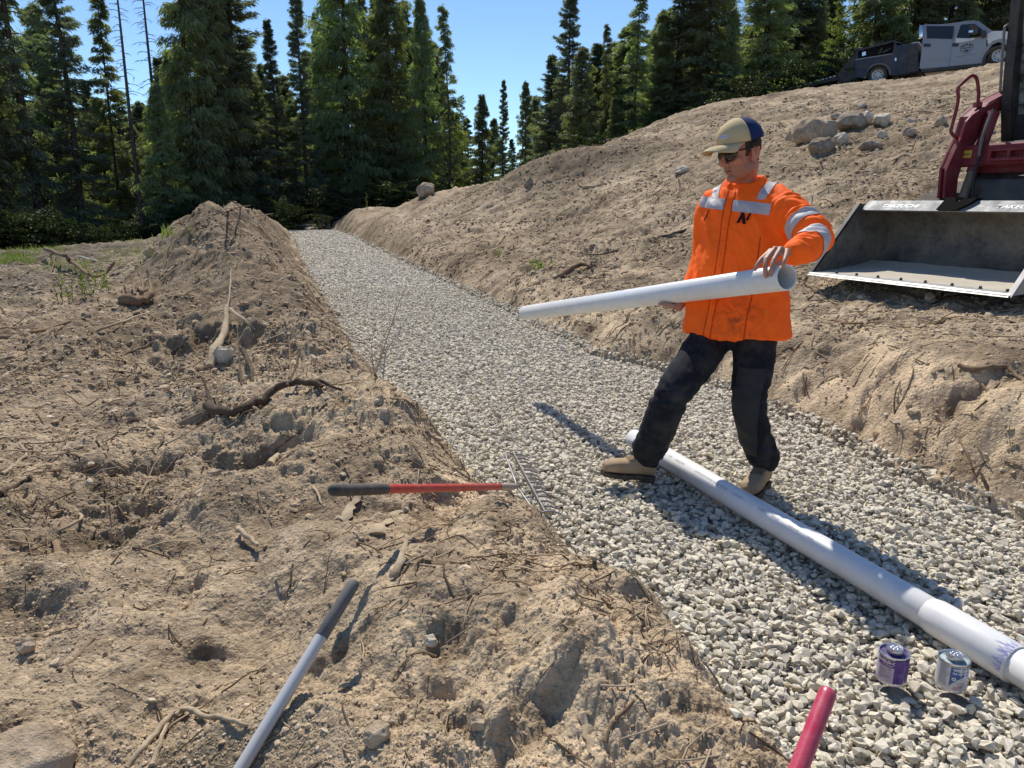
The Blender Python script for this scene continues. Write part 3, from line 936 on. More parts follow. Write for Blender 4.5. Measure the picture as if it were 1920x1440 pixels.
for px, d, tp, kd in [
        (-150, 33, -60, 'fir'), (-70, 31, -80, 'cedar'), (-260, 30, -60, 'cedar'),
        (-30, 38, -40, 'fir'), (50, 40, 60, 'cedar'), (120, 42, 30, 'cedar'), (130, 36, 100, 'fir'), (40, 34, 140, 'cedar'), (200, 40, 170, 'fir'), (215, 36, 190, 'cedar'), (255, 42, 175, 'fir'),
        (290, 40, 195, 'cedar'), (268, 35, 235, 'cedar'), (335, 43, 120, 'fir'), (352, 37, 110, 'cedar'), (400, 40, 20, 'fir'), (445, 41, 20, 'cedar'), (480, 42, 110, 'cedar'), (497, 38, 150, 'cedar'),
        (510, 46, 130, 'fir'), (550, 46, 150, 'cedar'), (560, 40, 190, 'cedar'), (600, 47, 110, 'fir'), (628, 45, 60, 'cedar'), (640, 52, 30, 'fir'), (690, 47, 10, 'fir'), (705, 52, 60, 'cedar'),
        (725, 48, 20, 'fir'), (770, 47, 25, 'fir'), (785, 52, 70, 'cedar'), (815, 48, 90, 'cedar'), (835, 50, 150, 'fir'), (855, 46, 215, 'cedar'), (880, 52, 225, 'fir'), (925, 54, 225, 'cedar'), (960, 56, 262, 'fir'),
        (1005, 50, 185, 'cedar'), (1045, 48, 150, 'cedar'), (1075, 46, 170, 'fir'), (1110, 44, 135, 'cedar'), (1145, 45, 150, 'fir'), (1170, 44, 110, 'cedar'), (1210, 44, 90, 'fir'), (1245, 45, 60, 'cedar'),
        (1290, 44, 20, 'cedar'), (1340, 43, -20, 'fir'), (1300, 40, 60, 'fir'), (1385, 44, 60, 'fir'), (1400, 41, 90, 'cedar'), (1450, 43, -20, 'cedar'), (1500, 43, -10, 'fir'), (1535, 44, 10, 'cedar'), (1585, 44, 35, 'fir'), (1600, 40, 70, 'cedar'),
        (1650, 44, -30, 'fir'), (1720, 44, -50, 'cedar'), (1790, 45, -50, 'fir'), (1850, 45, -60, 'cedar'), (1930, 42, -60, 'fir'), (1990, 40, -60, 'cedar'), (2080, 38, -60, 'fir'), (1665, 36, 40, 'cedar'), (1780, 37, 10, 'cedar'), (1725, 35, 60, 'cedar')]:
    tree(kd, px, d, tp, None, 1.4, "dim conifer filling the shade behind the front row of forest trees", BACKG)
frg = np.random.default_rng(21)
for i in range(46):           # far rows that close the view between the trunks
    px = -80 + 940 * (i + frg.uniform(0, 1)) / 46
    tree('cedar' if i % 3 else 'fir', px, frg.uniform(44, 58), frg.uniform(195, 285), None, 1.9, "dim conifer filling the shade behind the front row of forest trees", BACKG)
for i in range(22):
    px = 1090 + 850 * (i + frg.uniform(0, 1)) / 22
    tree('cedar' if i % 3 else 'fir', px, frg.uniform(41, 46) + (3 if px > 1450 else 0), frg.uniform(20, 110), None, 1.6, "dim conifer filling the shade behind the front row of forest trees", BACKG)
# leafy undergrowth along the forest edge
sh = np.random.default_rng(8)
for i in range(74):
    px = sh.uniform(-60, 900) if i < 58 else sh.uniform(1080, 1660)
    d = 29.5 + 14 * (max(0, min(px, 900)) / 900) + sh.uniform(-0.6, 5) if i < 58 else sh.uniform(31, 36)
    tree('shrub', px, d, None, sh.uniform(1.2, 3.2), sh.uniform(0.7, 1.3), "dark leafy shrub in the shaded undergrowth at the forest edge", "shrubs under the forest edge")
# ------------------------------------------------------------------ helpers for things built in world space
def rebase(root, loc):
    loc = Vector(loc)
    T = Matrix.Translation(-loc)
    done = set()

    def walk(o):
        if o.data is not None and o.data.name not in done:
            o.data.transform(T); done.add(o.data.name)
        for c in o.children:
            walk(c)
    walk(root)
    root.location = loc


def cloth_mat(name, base, dark, scale=5.0, rough=0.85, weave=900):
    m = MT(name, base, rough, 0, 0.2)
    m.base(m.mix(m.ramp(m.noise(scale, 5, 0.6), [(0.4, (0, 0, 0)), (0.75, (0.6, 0.6, 0.6))]), base, dark))
    m.bump(m.noise(weave, 2, 0.5), 0.15, 0.001)
    return m.m


def text_mesh(body, size, bold=0.0, extrude=0.0, align='LEFT', res=2):
    cu = bpy.data.curves.new("txt", 'FONT')
    cu.body = body; cu.size = size; cu.offset = bold; cu.extrude = extrude; cu.align_x = align; cu.resolution_u = res
    o = bpy.data.objects.new("txt", cu); COL.objects.link(o)
    dg = bpy.context.evaluated_depsgraph_get(); dg.update()
    me = bpy.data.meshes.new_from_object(o.evaluated_get(dg), depsgraph=dg)
    bpy.data.objects.remove(o)
    return me


def bend(me, fn):
    """map every vertex (x, y, z) of a flat mesh through fn -> world"""
    for v in me.vertices:
        v.co = fn(*v.co)
    me.update()
    return me


# ------------------------------------------------------------------ pipes (shared sizes)
PIPE_R = 0.0572
PA, PB = P(985, 587, 5.85), P(1475, 520, 3.20)          # held pipe: far end, near end
PAX = (PB - PA).normalized()


def pipe_center(px):
    t = (1475 - px) / 490.0
    d = 1 / ((1 - t) / 3.20 + t / 5.85)
    return P(px, 520 + 67 * t, d)


# ------------------------------------------------------------------ worker
YAW = R(33)
F = Vector((-math.sin(YAW), -math.cos(YAW), 0))
L = Vector((-F.y, F.x, 0))
UP = Vector((0, 0, 1))
SPINE = [  # px, py, depth, half width, half depth
    (1378, 624, 3.87, .272, .192), (1380, 590, 3.87, .264, .184), (1384, 550, 3.88, .25, .166), (1390, 500, 3.88, .24, .158),
    (1396, 450, 3.87, .236, .152), (1400, 415, 3.86, .232, .150), (1402, 388, 3.85, .222, .140), (1402, 366, 3.85, .195, .118), (1401, 352, 3.85, .140, .092), (1399, 344, 3.85, .094, .080)]
J = dict(shL=P(1460, 382, 3.76), elL=P(1530, 446, 3.52), wrL=P(1484, 474, 3.28), shR=P(1340, 388, 3.96), elR=P(1322, 498, 4.00), wrR=P(1283, 560, 3.98),
         hipR=P(1345, 622, 3.93), knR=P(1262, 738, 3.74), anR=Vector((.715, 3.76, .13)), hipL=P(1418, 622, 3.83), knL=P(1405, 762, 3.76), anL=Vector((1.325, 3.66, .13)))


def ring_loft(mb, rings, n=28, ex=2.4):
    v, f = [], []
    for c, a, b, A, B in rings:
        for k in range(n):
            q = 2 * math.pi * k / n
            cs, sn = math.cos(q), math.sin(q)
            v.append(c + A * (a * abs(cs) ** (2 / ex) * math.copysign(1, cs)) + B * (b * abs(sn) ** (2 / ex) * math.copysign(1, sn)))
    m = len(rings)
    for i in range(m - 1):
        for k in range(n):
            f.append((i * n + k, i * n + (k + 1) % n, (i + 1) * n + (k + 1) % n, (i + 1) * n + k))
    f.append(tuple(range(n - 1, -1, -1))); f.append(tuple(range((m - 1) * n, m * n)))
    mb.add(v, f)


def torso(mb, grow=0.0, scale=1.0, lo=0, hi=None):
    ring_loft(mb, [(P(x, y, d), a * scale + grow, b * scale + grow, L, F) for x, y, d, a, b in SPINE[lo:hi]])


def catmull(pts, rad, n=5):
    out, ro = [], []
    for i in range(len(pts) - 1):
        p0, p1, p2, p3 = pts[max(i - 1, 0)], pts[i], pts[i + 1], pts[min(i + 2, len(pts) - 1)]
        for k in range(n):
            t = k / n
            out.append(0.5 * ((2 * p1) + (p2 - p0) * t + (2 * p0 - 5 * p1 + 4 * p2 - p3) * t * t + (3 * p1 - p0 - 3 * p2 + p3) * t ** 3))
            ro.append(rad[i] * (1 - t) + rad[i + 1] * t)
    out.append(pts[-1]); ro.append(rad[-1])
    return out, ro


def limb(mb, pts, rad, n=16, k=5, balls=True):
    a, b = catmull([Vector(p) for p in pts], rad, k)
    mb.tube(a, b, n)
    if balls:
        for p, r in ((a[0], b[0]), (a[-1], b[-1])):
            mb.ball(p, (r, r, r), None, n, 8)


# head frame
HY, HP = R(64), R(13)
HF = Vector((-math.sin(HY) * math.cos(HP), -math.cos(HY) * math.cos(HP), -math.sin(HP)))
HL = Vector((math.cos(HY), -math.sin(HY), 0))
HL = (HL + UP * 0.05).normalized()
HU = HF.cross(HL).normalized()
HL = HU.cross(HF).normalized()
HC = P(1389, 288, 3.74)
HS = 1.10


def hd(f, l, u):
    return HC + (HF * f + HL * l + HU * u) * HS


HM = Matrix((HF, HL, HU)).transposed()


def hball(mb, c, r, nu=16, nv=10):
    mb.ball(hd(*c), tuple(x * HS for x in r), HM, nu, nv)


def make_body():
    mb = MB()
    torso(mb, -0.035, 1.0)
    # neck and head
    limb(mb, [P(1399, 350, 3.85), P(1397, 330, 3.83), hd(-.028, 0, -.05)], [.066, .060, .060])
    hball(mb, (-.008, 0, .036), (.098, .078, .092)); hball(mb, (.030, 0, -.028), (.064, .063, .085)); hball(mb, (.020, 0, -.072), (.060, .058, .042))
    hball(mb, (.072, 0, -.098), (.022, .026, .019)); hball(mb, (.066, 0, .018), (.03, .052, .03))
    mb.tube([hd(.086, 0, .022), hd(.104, 0, -.006), hd(.118, 0, -.026)], [.010 * HS, .0125 * HS, .015 * HS], 10)
    hball(mb, (.117, 0, -.027), (.012, .0145, .011))
    for s in (-1, 1):
        hball(mb, (.104, s * .0145, -.031), (.013, .009, .0095)); hball(mb, (.058, s * .043, -.022), (.027, .02, .022))
        hball(mb, (.012, s * .052, -.062), (.045, .013, .03))
        hball(mb, (-.012, s * .082, .004), (.026, .0085, .040)); hball(mb, (-.020, s * .089, .022), (.021, .008, .020)); hball(mb, (.002, s * .078, -.030), (.014, .007, .014))
    mb.tube([hd(.074, -.044, .027), hd(.09, -.02, .03), hd(.092, 0, .026), hd(.09, .02, .03), hd(.074, .044, .027)], [.011 * HS, .012 * HS, .010 * HS, .012 * HS, .011 * HS], 8)
    hball(mb, (.0895, 0, -.0535), (.012, .023, .0075)); hball(mb, (.0865, 0, -.0695), (.012, .020, .0085)); hball(mb, (.088, 0, -.044), (.014, .012, .01))
    # arms
    limb(mb, [J['shL'], J['elL'], J['wrL']], [.058, .048, .030]); limb(mb, [J['shR'], J['elR'], J['wrR']], [.058, .048, .030])
    # legs
    for s in 'RL':
        limb(mb, [J['hip' + s], J['kn' + s], J['an' + s]], [.088, .058, .036])
        mb.tube([J['an' + s], J['an' + s] - UP * 0.05], [.034, .024], 12)
    # left hand resting over the pipe end: back of the hand up, fingers down the near side
    dL = 3.405
    kn = {'index': ((1444, 471, 3.270), (1428, 486, 3.245), (1420, 497, 3.235), (1416, 505, 3.240)), 'middle': ((1453, 467, 3.260), (1438, 486, 3.230), (1435, 503, 3.215), (1436, 518, 3.225)),
          'ring': ((1464, 467, 3.250), (1451, 488, 3.210), (1447, 504, 3.195), (1446, 516, 3.205)), 'little': ((1476, 470, 3.240), (1473, 482, 3.190), (1470, 492, 3.170), (1468, 501, 3.175))}
    fr = {'index': .0108, 'middle': .0112, 'ring': .0108, 'little': .0095}
    for k, pts in kn.items():
        r = fr[k]
        limb(mb, [P(*p) for p in pts], [r * 1.12, r * 1.08, r * 0.98, r * 0.85], 10, 3)
        limb(mb, [P(*pts[0]), P(1486, 474, 3.280)], [r * 1.25, .017], 10, 3)
        mb.ball(P(*pts[1]), (r * 1.15,) * 3, None, 10, 6)
    mb.ball(P(1471, 473, 3.265), (.036, .030, .019), Matrix.Rotation(R(18), 3, 'Y'), 14, 9)
    limb(mb, [P(1484, 478, 3.300), P(1470, 490, 3.350), P(1452, 500, 3.370), P(1438, 510, 3.380)], [.017, .015, .0125, .010], 10, 3)      # thumb behind the pipe
    limb(mb, [J['wrL'], P(1474, 474, 3.270)], [.027, .024], 12, 3)
    # right hand carrying the pipe from below
    c = pipe_center(1262)
    n_up = (UP - PAX * UP.dot(PAX)).normalized(); n_cam = PAX.cross(n_up).normalized()
    if n_cam.y > 0: n_cam = -n_cam

    def rp(s, ang, rr):         # s along the pipe, ang from straight down towards the camera side
        a = R(ang)
        return c + PAX * s - n_up * (math.cos(a) * rr) + n_cam * (math.sin(a) * rr)
    mb.ball(rp(0, 0, .074), (.045, .034, .015), None, 14, 9)
    for i, s in enumerate((-.036, -.013, .010, .031)):
        r = (.0100, .0108, .0105, .0092)[i]
        limb(mb, [rp(s, -10, .073), rp(s - .004, -48, .070), rp(s - .006, -88, .069), rp(s - .006, -118, .067)], [r * 1.1, r, r * .95, r * .8], 10, 3)
    limb(mb, [rp(.028, 14, .077), rp(-.010, 34, .073), rp(-.042, 40, .071), rp(-.068, 40, .069)], [.016, .0145, .012, .0095], 10, 3)
    limb(mb, [J['wrR'], rp(.03, -6, .078)], [.028, .026], 12, 3)
    me = remeshed(mb, 0.0032, 5, 0.5)
    me.name = "person"
    V = vco(me)
    q = (V - np.array(HC)) / HS
    f, l, u = q @ np.array(HF), q @ np.array(HL), q @ np.array(HU)
    base = np.array([0.47, 0.205, 0.125])
    C = np.tile(base, (len(V), 1))
    head = (np.abs(f) < .2) & (np.abs(u) < .2) & (np.abs(l) < .15)

    def blend(msk, col):
        C[:] = C * (1 - msk[:, None]) + np.array(col) * msk[:, None]
    nz = np.array([mx for mx in pn(l * 90 + f * 40, u * 90, 70)])
    stub = sst((-.026 - u) / .025) * sst((f + .030) / .03) * head * sst((u + .13) / .02)
    blend(0.34 * stub * (0.9 + 0.15 * nz), (0.16, 0.10, 0.075))
    blend(0.5 * np.exp(-((f - .115) ** 2 + l ** 2 + (u + .028) ** 2) / .018 ** 2) * head, (0.50, 0.19, 0.13))
    blend(0.45 * np.exp(-((np.abs(l) - .085) ** 2 + (f + .008) ** 2 + u ** 2 * .5) / .03 ** 2) * head, (0.52, 0.21, 0.14))
    lip = np.exp(-((u + .062) / .012) ** 2 - (l / .026) ** 2) * (f > .078) * head
    blend(0.55 * lip, (0.34, 0.13, 0.105))
    gap = np.exp(-((u + .0612) / .0032) ** 2 - (l / .022) ** 4) * (f > .076) * head
    blend(0.92 * np.clip(gap, 0, 1), (0.045, 0.018, 0.015))
    brow = np.exp(-((u - .032) / .007) ** 2 - ((np.abs(l) - .027) / .02) ** 2) * (f > .06) * head
    blend(0.7 * np.clip(brow, 0, 1), (0.06, 0.04, 0.03))
    concha = np.exp(-((u - .008) / .016) ** 2 - ((f + .006) / .010) ** 2) * (np.abs(l) > .082) * head
    blend(0.6 * np.clip(concha, 0, 1), (0.12, 0.05, 0.035))
    # dusty hands
    hand = (~head) & (V[:, 2] > 0.9)
    blend(0.35 * hand * (0.7 + 0.5 * pn(V[:, 0] * 60, V[:, 2] * 60, 71)), (0.42, 0.33, 0.27))
    set_col(me, C)
    m = MT("skin", (0.4, 0.2, 0.14), 0.5, 0, 0.4)
    at = m.n("ShaderNodeAttribute", attribute_name="col")
    m.base(m.mix(1.0, at.outputs["Color"], m.ramp(m.noise(160, 4, 0.6), [(0.3, (0.86, 0.84, 0.83)), (0.7, (1.1, 1.1, 1.1))]), 'MULTIPLY'))
    m.b.inputs["Subsurface Weight"].default_value = 0.12
    m.b.inputs["Subsurface Radius"].default_value = (0.012, 0.005, 0.003)
    m.b.inputs["Subsurface Scale"].default_value = 0.5
    m.bump(m.noise(420, 3, 0.6), 0.25, 0.001)
    me.materials.clear(); me.materials.append(m.m)
    return me


def patch(me, name, planes, keep, off, mats, parent, thick=True):
    """the piece of a garment between planes, lifted off its surface"""
    bm = bmesh.new(); bm.from_mesh(me)
    for co, no in planes:
        bmesh.ops.bisect_plane(bm, geom=bm.verts[:] + bm.edges[:] + bm.faces[:], plane_co=co, plane_no=no, clear_inner=True)
    bm.normal_update()
    dead = [f for f in bm.faces if not keep(f.calc_center_median(), f.normal)]
    bmesh.ops.delete(bm, geom=dead, context='FACES')
    nm = {v: v.normal.copy() for v in bm.verts}
    for v in bm.verts:
        v.co += nm[v] * off
    r = bpy.data.meshes.new(name)
    bm.to_mesh(r); bm.free()
    r.materials.clear()
    for m in (mats if isinstance(mats, (list, tuple)) else [mats]):
        r.materials.append(m)
    r.polygons.foreach_set("material_index", [0] * len(r.polygons))
    r.polygons.foreach_set("use_smooth", [True] * len(r.polygons))
    for a in list(r.color_attributes):
        r.color_attributes.remove(a)
    return link(name, r, parent)


def seg_t(V, a, b):
    a, b = np.array(a), np.array(b)
    ab = b - a
    t = np.clip(((V - a) @ ab) / (ab @ ab), 0, 1)
    return t, np.linalg.norm(V - (a + t[:, None] * ab), axis=1)


def make_person():
    body = link("person", make_body())
    tag(body, "man in orange high visibility shirt and trucker cap carrying a white pipe across the gravel", "person")
    # ---- shirt
    mb = MB()
    torso(mb, 0.0)
    limb(mb, [P(1430, 372, 3.82), J['shL'], (J['shL'] + J['elL']) / 2 + Vector((0.0, 0, .004)), J['elL'], (J['elL'] + J['wrL']) / 2 + Vector((.004, 0, -.012)), J['wrL'] + Vector((.012, .004, 0))], [.090, .086, .080, .075, .062, .045])
    limb(mb, [P(1372, 376, 3.9), J['shR'], (J['shR'] + J['elR']) / 2, J['elR'], J['wrR'] + Vector((.02, 0, .01))], [.09, .088, .08, .075, .05])
    me = remeshed(mb, 0.0062, 9, 0.55)
    V, N = vco(me), vno(me)
    rel = V - np.array(P(1385, 500, 3.87))
    l, f, z = rel @ np.array(L), rel @ np.array(F), rel[:, 2]
    tL, dL_ = seg_t(V, J['shL'], J['elL']); tL2, dL2 = seg_t(V, J['elL'], J['wrL'])
    arm = np.maximum(sst((.115 - dL_) / .03) * sst(tL / .25), sst((.11 - dL2) / .03))
    # folds: long soft ones on the trunk, tight rings round the bent sleeve
    ang = np.arctan2(l, f + 1e-6)
    fold = 0.010 * (1 - np.abs(pn(l * 9 + z * 5.0, z * 1.6 - l * 2.0 - f * 2, 80)) * 2.6) + 0.003 * pn(l * 16 - z * 7, z * 6 + f * 5, 81) + 0.003 * (1 - np.abs(pn(l * 26 + z * 15, z * 13 - l * 8, 82)) * 2)
    la, fa = V @ np.array((J['elL'] - J['shL']).normalized()), V @ np.array((J['wrL'] - J['elL']).normalized())
    rings = 0.012 * (1 - 2 * np.abs(pn(la * 17 + f * 5, f * 7 + z * 3, 83))) + 0.006 * pn(fa * 34, z * 12, 84)
    hem = sst((-z - .20) / .15)
    disp = fold * (1 - arm) * (0.6 + 0.4 * np.abs(N[:, 2] < .7)) + rings * arm + hem * 0.010 * np.sin(ang * 5 + 1.0)
    V = V + N * disp[:, None]
    set_co(me, V)
    sm = evaluated(me, [('SMOOTH', dict(factor=0.4, iterations=2))])
    m = MT("orange_cloth", (1.0, 0.19, 0.012), 0.75, 0, 0.2)
    n1 = m.noise(11, 5, 0.7)
    at = m.n("ShaderNodeAttribute", attribute_name="col")
    sp = m.n("ShaderNodeSeparateColor"); m.l(at.outputs["Color"], sp.inputs[0])
    dirt = m.math('MULTIPLY', m.ramp(m.noise(24, 5, 0.7), [(0.45, (0, 0, 0)), (0.62, (1, 1, 1))]), sp.outputs[0])
    c = m.mix(m.ramp(n1, [(0.35, (0, 0, 0)), (0.7, (0.5, 0.5, 0.5))]), (1.0, 0.150, 0.012), (0.98, 0.115, 0.010))
    m.base(m.mix(m.math('MULTIPLY', dirt, 0.85), c, (0.20, 0.06, 0.025)))
    m.bump(m.noise(55, 4, 0.6), 0.25, 0.004)
    m.b.inputs['Emission Color'].default_value = (1.0, 0.10, 0.004, 1)      # glow added to brighten the shaded cloth, like fluorescent dye
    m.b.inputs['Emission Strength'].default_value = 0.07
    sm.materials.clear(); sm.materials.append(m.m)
    sm.polygons.foreach_set("use_smooth", [True] * len(sm.polygons))
    V = vco(sm); rel = V - np.array(P(1392, 592, 3.75))
    dl = np.sqrt((rel @ np.array(L)) ** 2 / .12 ** 2 + rel[:, 2] ** 2 / .10 ** 2)
    set_col(sm, np.stack([np.exp(-dl ** 2)] * 3, -1))
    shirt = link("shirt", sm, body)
    refl = MT("reflective_tape", (0.45, 0.43, 0.44), 0.6, 0.0, 0.4)
    refl.base(refl.ramp(refl.noise(900, 1, 0.5), [(0.35, (0.42, 0.40, 0.41)), (0.65, (0.56, 0.53, 0.53))]))
    refl = refl.m
    z1, z0 = P(1385, 376, 3.72).z, P(1385, 397, 3.72).z
    O = P(1388, 450, 3.87)
    lo = lambda p: (p - O).dot(L)
    fo = lambda p: (p - O).dot(F)
    # slightly tilted chest band
    bn = (UP + L * 0.10).normalized()
    patch(sm, "reflective_stripe", [(Vector((O.x, O.y, z0)), bn), (Vector((O.x, O.y, z1)), -bn), (O - L * .225, L), (O + L * .165, -L)], lambda c, n: True if abs(lo(c) + .045) > .022 or fo(c) < 0 else False, .0035, refl, shirt)
    for sgn, a0, a1 in ((1, .075, .122), (-1, .095, .142)):
        g = (L * sgn - UP * 0.28).normalized()
        c0, c1 = O + L * (sgn * a0) + UP * .17, O + L * (sgn * a1) + UP * .17
        patch(sm, "reflective_stripe", [(c0, g), (c1, -g), (Vector((O.x, O.y, z1 + .004)), UP)], lambda c, n: c.z < P(1400, 335, 3.8).z and n.z > -.2, .0035, refl, shirt)
    for a, b, t0, t1 in (('shL', 'elL', .60, .775), ('elL', 'wrL', .14, .38)):
        pa, pb = J[a], J[b]; ax = (pb - pa).normalized(); ln = (pb - pa).length
        patch(sm, "reflective_stripe", [(pa + ax * (t0 * ln), ax), (pa + ax * (t1 * ln), -ax)],
              lambda c, n, pa=pa, ax=ax: ((c - pa) - ax * (c - pa).dot(ax)).length < .118 and lo(c) > .15, .0035, refl, shirt)
    # placket, pocket welts
    dkor = cloth_mat("orange_seam", (0.98, 0.125, 0.010), (0.8, 0.12, 0.01))
    patch(sm, "placket", [(O - L * .062, L), (O - L * .028, -L)], lambda c, n: fo(c) > .02 and c.z < z1 + .05, .0035, m.m, shirt)
    sk = cloth_mat("orange_stitch", (0.50, 0.055, 0.006), (0.4, 0.04, 0.005))
    for s0, s1 in ((-.066, -.061), (-.029, -.025)):
        patch(sm, "seam", [(O + L * s0, L), (O + L * s1, -L)], lambda c, n: fo(c) > .02 and c.z < z1 + .05, .0042, sk, shirt)
    patch(sm, "seam", [(O - UP * .205 + L * .135, L), (O - UP * .205 + L * .140, -L)], lambda c, n: fo(c) > -.05 and c.z < z0 - .12, .003, sk, shirt)
    bv = BVHTree.FromPolygons([v.co[:] for v in sm.vertices], [p.vertices[:] for p in sm.polygons])

    def on_shirt(lv, zv, off=.008):
        o = O + L * lv + UP * zv + F * .6
        h = bv.ray_cast(o, -F, 1.0)
        return (h[0] + F * off) if h[0] is not None else (o - F * .44)
    ink = MT("dark_print", (0.035, 0.012, 0.012), 0.8, 0, 0.1).m
    mbk = MB()
    zc = P(1392, 409, 3.72).z - O.z

    def plate(mb_, pts):
        mb_.add([on_shirt(a, b) for a, b in pts], [tuple(range(len(pts)))])
    lc, k = .045, .00054
    for poly in ([(862, 1032), (890, 1032), (913, 970), (899, 938)], [(894, 936), (921, 936), (947, 1040), (917, 1040)], [(940, 1000), (962, 940), (981, 940), (958, 1012)]):
        plate(mbk, [(lc + (x - 918) * k * 1.12, zc - (y - 988) * k) for x, y in poly])
    mbk.build("chest_logo", ink, shirt)
    mbk = MB()
    zp = P(1330, 400, 3.8).z - O.z
    plate(mbk, [(-.178, zp - .04), (-.170, zp - .04), (-.150, zp + .012), (-.155, zp + .018)])
    mbk.build("pocket_zip", ink, shirt)
    for i in range(7):
        mbb = MB()
        c = on_shirt(-.045, .06 - i * .062, .004)
        mbb.ball(c, (.0055, .0055, .0055), None, 8, 5)
        mbb.build("button", dkor, shirt, smooth=60)
    # collar: stand and turned down leaves
    mc = MB()
    nc = P(1398, 345, 3.85)
    n = 40
    v = []
    for k in range(n + 1):
        q = R(-143 + 286 * k / n) + math.pi          # open at the front
        d = F * math.cos(q) + L * math.sin(q)
        front = sst((math.cos(q) - .2) / .7)
        r1, r2 = .082, .104 + .018 * front
        v += [nc + d * (r1 - .006) + UP * (.004 - .02 * front), nc + d * r1 + UP * (.046 - .040 * front), nc + d * (r1 + .014) + UP * (.045 - .036 * front), nc + d * (r2 + .020) + UP * (-.012 - .066 * front ** 2)]
    fc = []
    for k in range(n):
        for j in range(3):
            fc.append((k * 4 + j, (k + 1) * 4 + j, (k + 1) * 4 + j + 1, k * 4 + j + 1))
    mc.add(v, fc)
    cm = mc.mesh("collar", [m.m], smooth=60)
    cm = evaluated(cm, [('SUBSURF', dict(levels=1)), ('SOLIDIFY', dict(thickness=.004))])
    link("collar", cm, shirt)
    # ---- jeans
    mj = MB()
    hc = P(1380, 600, 3.88)
    ring_loft(mj, [(hc + UP * .08, .19, .125, L, F), (hc, .185, .13, L, F), (hc - UP * .08, .182, .13, L, F), (hc - UP * .14, .15, .11, L, F)])
    limb(mj, [J['hipR'] + UP * .02, (J['hipR'] * .5 + J['knR'] * .5), J['knR'], J['knR'] * .45 + J['anR'] * .55, J['anR'] + Vector((.014, .002, .042))], [.112, .104, .090, .088, .080])
    limb(mj, [J['hipL'] + UP * .02, (J['hipL'] * .5 + J['knL'] * .5), J['knL'], J['knL'] * .45 + J['anL'] * .55, J['anL'] + Vector((0, 0, .055))], [.112, .100, .084, .078, .074])
    me = remeshed(mj, 0.0065, 8, 0.55)
    V, N = vco(me), vno(me)
    low = sst((.42 - V[:, 2]) / .3)
    wv = V[:, 2] + 0.35 * (V @ np.array(L))
    disp = 0.005 * (1 - 2 * np.abs(pn(V[:, 0] * 9 + V[:, 2] * 5, wv * 8 - V[:, 1] * 6, 90))) + low * 0.009 * (1 - 2 * np.abs(pn(V[:, 0] * 11 + V[:, 1] * 6 + V[:, 2] * 6, wv * 19, 91))) + 0.004 * pn(V[:, 0] * 16, wv * 22, 92)
    kn = np.exp(-((V[:, 2] - J['knR'].z) / .09) ** 2)
    disp += kn * .003 * np.sin(wv * 95 + V[:, 1] * 40)
    set_co(me, V + N * disp[:, None])
    me = evaluated(me, [('SMOOTH', dict(factor=0.4, iterations=2))])
    md = MT("black_denim", (0.012, 0.014, 0.02), 0.85, 0, 0.2)
    n1 = md.noise(7, 5, 0.65)
    md.base(md.mix(md.ramp(n1, [(0.45, (0, 0, 0)), (0.75, (0.7, 0.7, 0.7))]), (0.011, 0.013, 0.018), (0.085, 0.082, 0.078)))
    md.bump(md.noise(300, 3, 0.6), 0.25, 0.002)
    me.materials.clear(); me.materials.append(md.m)
    me.polygons.foreach_set("use_smooth", [True] * len(me.polygons))
    jeans = link("jeans", me, body)
    wn = cloth_mat("worn_denim", (0.045, 0.043, 0.04), (0.02, 0.021, 0.024), 12)
    kL = J['knL']
    axl = (J['hipL'] - J['anL']).normalized()
    rt = L.copy()
    patch(me, "knee_panel", [(kL + UP * .20, -UP), (kL - UP * .26, UP), (kL - rt * .068 + F * 0, rt), (kL + rt * .062, -rt)], lambda c, n: n.dot(F) > .15, .0025, wn, jeans)
    # ---- boots
    lea = dusty("boot_leather", (0.36, 0.25, 0.14), 0.75, 0, (0.46, 0.37, 0.26), 0.7, 14, 0.3)
    sol = dusty("boot_sole", (0.05, 0.042, 0.035), 0.85, 0, (0.30, 0.235, 0.165), 0.5, 20, 0.2)
    lac = dusty("boot_lace", (0.25, 0.17, 0.09), 0.8, 0, (0.40, 0.32, 0.22), 0.5, 30)
    for ank, heel, toe, nm in ((J['anR'], Vector((.755, 3.765, .018)), Vector((.475, 3.69, .072)), 'R'), (J['anL'], Vector((1.355, 3.70, .015)), Vector((1.185, 3.475, .018)), 'L')):
        fx = (toe - heel).normalized(); ry = fx.cross(UP).normalized() * -1; uz = ry.cross(fx) * -1
        if uz.z < 0: uz = -uz
        ln = (toe - heel).length - .012
        mb = MB()
        rings = []
        for t, hw, ht in ((-.03, .022, .05), (.0, .036, .085), (.12, .040, .115), (.30, .040, .115), (.48, .046, .094), (.62, .051, .078), (.80, .052, .072), (.94, .044, .062), (1.02, .024, .042)):
            rings.append((heel + fx * (t * ln) + uz * (.022 + ht * .5), hw, ht * .5, ry, uz))
        ring_loft(mb, rings, 20, 2.6)
        limb(mb, [heel + fx * (.17 * ln) + uz * .07, ank + UP * .02, ank + UP * .07], [.046, .050, .054], 14, 4)
        b = remeshed(mb, 0.005, 5, 0.5)
        b.materials.clear(); b.materials.append(lea)
        boot = link("boot", b, body)
        tgm = dusty("boot_tongue", (0.17, 0.105, 0.055), 0.85, 0, (0.34, 0.26, 0.17), 0.5, 30)
        patch(b, "tongue", [(heel + fx * (.20 * ln), fx), (heel + fx * (.585 * ln), -fx), (heel + ry * .030, -ry), (heel - ry * .030, ry)], lambda c, n, uz=uz, heel=heel: n.dot(uz) > .1 and (c - heel).dot(uz) > .06, .003, tgm, boot)
        mt_ = MB()
